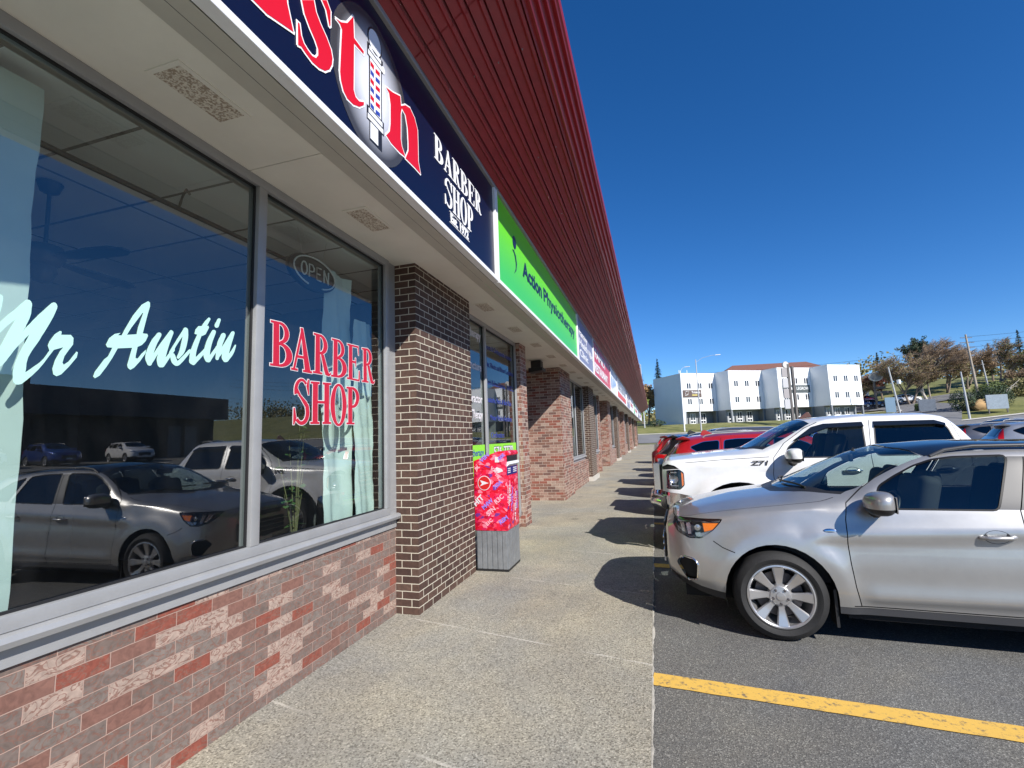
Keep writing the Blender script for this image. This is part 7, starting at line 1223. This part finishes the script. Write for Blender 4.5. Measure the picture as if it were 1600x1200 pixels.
# ---------------------------------------------------------------- trees
def bark(name, c): return pbr(name, c, .95, var=.25, vscale=5)
m_bark = bark('brown_bark', (.20, .155, .12)); m_birch = bark('pale_bark', (.42, .38, .33)); m_twig = bark('twig_brown', (.27, .19, .125)); m_twigr = bark('twig_red', (.26, .10, .07))
def leafmat(n, c): return pbr(n, c, .8, var=.45, vscale=1.2)
m_lf_g = leafmat('leaf_mid_green', (.095, .13, .035)); m_lf_d = leafmat('needle_dark', (.035, .06, .028)); m_lf_r = leafmat('leaf_rust', (.26, .07, .055)); m_lf_o = leafmat('bud_olive', (.20, .175, .065)); m_lf_y = leafmat('leaf_spring_green', (.19, .25, .05)); m_lf_b = leafmat('bud_brown', (.27, .18, .10))
def grow_tree(seed, H, spread, lean=(0, 0), depth=5, forks=(3, 4), up=.5, twig=10, leaf=0, leaf_s=.16, leaf_m=None, bark_m=None, trunk_r=.22, bare=.22, multi=1):
    rd = random.Random(seed); wood = MB(); tw = MB(); lf = MB()
    def leafq(p, s):
        a = Vector((rd.gauss(0, 1), rd.gauss(0, 1), rd.gauss(0, 1))).normalized(); b = a.cross(Vector((rd.gauss(0, 1), rd.gauss(0, 1), rd.gauss(0, 1)))).normalized(); lf.add([p-a*s-b*s*.5, p+a*s-b*s*.4, p+a*s*.8+b*s*.5, p-a*s*.7+b*s*.6], [(0, 1, 2, 3)])
    def br(p, d, ln, r, lv):
        n = 3; pts = [p]; q = p.copy(); dd = d.copy()
        for i in range(n): dd = (dd+Vector((rd.gauss(0, .13)+lean[0]*.05, rd.gauss(0, .13)+lean[1]*.05, .03*up))).normalized(); q = q+dd*ln/n; pts.append(q.copy())
        (wood if lv < 4 else tw).tube(pts, [r, r*.85, r*.7, r*.55], 6 if lv < 2 else (4 if lv < 3 else 3), cap=False)
        if lv >= depth:
            for k in range(leaf): leafq(pts[rd.randint(1, 3)]+Vector((rd.gauss(0, .25), rd.gauss(0, .25), rd.gauss(0, .22))), leaf_s*rd.uniform(.6, 1.3))
            for k in range(twig):
                b = pts[rd.randint(0, 3)]; t = (dd+Vector((rd.gauss(0, .5)+lean[0]*.3, rd.gauss(0, .5), rd.gauss(.15, .4)))).normalized()*rd.uniform(.4, 1.0)*ln; w_ = t.cross(Vector((rd.gauss(0, 1), rd.gauss(0, 1), .3))).normalized()*.0055*H/8; tw.add([b-w_, b+w_, b+t*.6+w_*.6+Vector((0, 0, .04)), b+t], [(0, 1, 2, 3)])
            return
        for k in range(rd.randint(*forks)):
            b = pts[rd.randint(2 if lv == 0 else 1, 3)]; a = rd.uniform(0, 6.28); s = spread*rd.uniform(.6, 1.2); nd = (dd+Vector((math.cos(a)*s+lean[0]*.3, math.sin(a)*s+lean[1]*.3, up*.35*rd.uniform(.2, 1)))).normalized(); br(b, nd, ln*rd.uniform(.62, .82), r*.58, lv+1)
    for k in range(multi):
        a = rd.uniform(0, 6.28); br(Vector((0, 0, 0))+Vector((math.cos(a), math.sin(a), 0))*.2*(multi > 1), Vector((.25*math.cos(a)*(multi > 1)+lean[0]*.15, .25*math.sin(a)*(multi > 1), 1)).normalized(), H*bare*1.35, trunk_r, 0)
    return wood, tw, lf
def tree(kind, x, y, seed, label, group, twm=m_twig, leafm=m_lf_o, barkm=m_bark, dz=0, **kw):
    e = empty(kind, (x, y, hgt(x, y)-.15+dz), 0, label, 'tree', group); wd, tw, lf = grow_tree(seed, **kw)
    wd.build('trunk', barkm, e, smooth=60, uv=False, recalc=False); cr = tw.build('crown', twm, e, uv=False, recalc=False)
    if lf.f: lf.build('leaves', leafm, cr, uv=False, recalc=False)
    return e
GT = 'trees on the hill'
tree('bare_tree', 52.0, 112.4, 11, 'big broad bare tree swept to the right, largest crown on the hill', GT, H=15, spread=.75, lean=(.9, 0), depth=5, forks=(3, 4), twig=22, leaf=1, leaf_s=.08, leafm=m_lf_b, multi=2, bare=.25, barkm=m_birch, trunk_r=.26)
tree('bare_tree', 48.3, 110.5, 12, 'bushy olive brown tree against the left side of the broad bare one', GT, H=12, spread=.75, depth=5, forks=(3, 4), twig=16, leaf=4, leaf_s=.10, leafm=m_lf_o, multi=2, lean=(.2, 0), bare=.22)
tree('leafy_tree', 56.5, 124, 13, 'dark green leafy tree peeking up behind the broad bare tree', GT, H=10.5, spread=.6, depth=5, forks=(3, 4), twig=3, leaf=16, leaf_s=.15, leafm=m_lf_d, bare=.27)
tree('rusty_tree', 45.5, 118, 14, 'rust red leaved tree behind the oval sign', GT, twm=m_twigr, leafm=m_lf_r, H=9.0, spread=.65, depth=5, forks=(3, 4), twig=10, leaf=7, leaf_s=.12)
tree('bare_tree', 40.6, 117, 15, 'dark bare tree touching the right edge of the white building', GT, H=11, spread=.75, depth=5, forks=(3, 4), twig=16, leaf=2, leaf_s=.10, leafm=m_lf_g, multi=2)
for i, (x, y, s, H, lb) in enumerate([(58, 118, 21, 9.5, 'low bare tree right of the broad one, under the cables'), (63, 121, 22, 11, 'bare tree behind the tallest utility pole'), (70, 124, 23, 11, 'pale topped bare tree toward the right edge'), (77, 121, 24, 11, 'bare tree at the far right edge of the hill'), (66, 112, 25, 6.5, 'low bare thicket tree right of the poles')]):
    tree('bare_tree', x, y, s, lb, GT, H=H, spread=.75, depth=5 if H > 7 else 4, forks=(3, 4), twig=16, leaf=3, leaf_s=.10, leafm=[m_lf_o, m_lf_b, m_lf_g][i % 3], multi=2, lean=(.3, 0))
tree('dead_tree', 52.4, 91.6, 31, 'pale leafless dead tree with forked white limbs on the right verge', GT, H=5.5, spread=.8, depth=2, forks=(2, 3), twig=2, barkm=m_birch, twm=m_birch, trunk_r=.10, bare=.28)
def conifer(x, y, H, seed, label, dz=0):
    rd = random.Random(seed); e = empty('conifer', (x, y, hgt(x, y)-.15+dz), 0, label, 'tree', GT); m = MB(); m.tube([(0, 0, 0), (0, 0, H)], [.2, .03], 6); m.build('trunk', m_bark, e); lf = MB()
    for k in range(int(H*42)):
        t = rd.uniform(.12, 1)**.8; z = H*t; rr = (1-t)*H*.26*rd.uniform(.55, 1.15)+.12; a = rd.uniform(0, 6.28); c = Vector((math.cos(a)*rr*.5, math.sin(a)*rr*.5, z)); o_ = Vector((math.cos(a), math.sin(a), -.25)); w_ = Vector((-math.sin(a), math.cos(a), rd.uniform(-.2, .2)))*.16
        lf.add([c-o_*rr*.5-w_*.5, c+w_, c+o_*rr*.55, c-w_], [(0, 1, 2, 3)])
    lf.build('crown', m_lf_d, e, uv=False, recalc=False)
conifer(49, 124, 10.5, 1, 'dark conifer spire between the rusty tree and the olive one'); conifer(72.5, 130, 8.5, 2, 'dark conifer spire on the right part of the hill'); conifer(82, 127, 9.5, 3, 'dark conifer at the right edge'); conifer(78, 130, 11, 9, 'dark conifer left of the edge one')
conifer(1.9, 122, 16.0, 4, 'dark conifer rising behind the grey end wall of the white building'); conifer(-2.5, 121, 15.0, 5, 'wind worn conifer just past the end of the red roof'); conifer(-6, 123, 16, 6, 'leftmost conifer beyond the red roof end')
tree('leafy_tree', -3.2, 101, 41, 'bright green leafy tree at the corner between the shop row and the white building', GT, H=7.0, spread=.7, depth=4, forks=(4, 5), twig=2, leaf=24, leaf_s=.2, leafm=m_lf_y, multi=2)
tree('bare_tree', -1.0, 108, 42, 'ochre budding tree above the bright green one by the row end', GT, H=10.5, spread=.55, depth=5, forks=(3, 4), twig=4, leaf=6, leaf_s=.2, leafm=pbr('bud_ochre', (.28, .17, .07), .8, var=.3), multi=1)
tree('bare_tree', 8.5, 128, 43, 'small scrubby tree top over the first block of the white building', GT, H=9, spread=.6, depth=4, forks=(3, 4), twig=6, leaf=8, leaf_s=.25, leafm=m_lf_b)
def bush(x, y, rx, rz, seed, label, mat, n=1500, cat='bush', kind='bush', s=.13, grp='bushes on the verge'):
    rd = random.Random(seed); e = empty(kind, (x, y, hgt(x, y)-.1), 0, label, cat, grp); m = MB(); c0 = MB()
    for k in range(6): a = k*1.05; c0.tube([(0, 0, 0), (math.cos(a)*rx*.4, math.sin(a)*rx*.4, rz*.7)], [.05, .02], 4)
    c0.build('stem', m_bark, e)
    for k in range(n):
        d = Vector((rd.gauss(0, 1), rd.gauss(0, 1), rd.gauss(0, 1))).normalized(); r = rd.uniform(.55, 1)**.5*(1+.18*math.sin(d.x*5+seed)*math.cos(d.z*4)); p = Vector((d.x*rx*r, d.y*rx*r, rz*.5+d.z*rz*.55*r)); a = Vector((rd.gauss(0, 1), rd.gauss(0, 1), rd.gauss(0, 1))).normalized()*s; b = a.cross(d).normalized()*s*.6; m.add([p-a, p+b, p+a, p-b], [(0, 1, 2, 3)])
    m.build('leaves', mat, e, uv=False, recalc=False)
bush(46.6, 91.0, 1.75, 3.0, 1, 'dark round clipped bush left of the ochre boulder', m_lf_d); bush(50.6, 91.0, 2.3, 3.0, 2, 'wider dark round bush right of the ochre boulder', m_lf_d); bush(43.4, 95.5, 1.3, 1.4, 3, 'low scrubby bush beside the driveway', m_lf_g)
bush(.6, 93.6, 1.6, 1.2, 4, 'low dark shrub at the foot of the grey end wall', m_lf_d, 500); bush(-4.5, 96, 3.5, 4.5, 5, 'dense green hedge beyond the far corner of the row', m_lf_y, 2500); bush(-8, 97, 4, 5, 7, 'hedge half hidden by the end of the row', m_lf_g, 2000)
bush(63, 104, 4.0, 3.2, 8, 'broad olive scrub mass behind the pale notice board', m_lf_o, 2600, s=.18); bush(70, 106, 4.5, 3.5, 9, 'broad olive scrub at the right edge', m_lf_o, 2600, s=.18); bush(58.5, 106, 2.6, 2.6, 10, 'olive scrub under the tallest pole', m_lf_g, 1800, s=.16)
# far wood closing the ridge: one mass nobody could count
m = MB(); rd = random.Random(77)
for k in range(16000):
    u = rd.random(); x = -60+u*230; y = 150+30*rd.random()+.05*abs(x-60); base = hgt(x, y); H = (5.5+2.2*math.sin(x*.13)+1.6*math.sin(x*.41+1)+rd.gauss(0, .6))*(1 if x > 42 else .55); p = Vector((x, y, base+rd.random()*H)); a = Vector((rd.gauss(0, 1), rd.gauss(0, 1), rd.gauss(0, 1))).normalized()*.45; b = a.cross(Vector((rd.gauss(0, 1), rd.gauss(0, 1), rd.gauss(0, 1)))).normalized()*.35
    m.add([p-a, p+b, p+a, p-b], [(0, 1, 2, 3)])
tag(m.build('far_wood', m_lf_o, uv=False, recalc=False), 'distant brown green wood along the ridge', 'wood', kind='stuff')
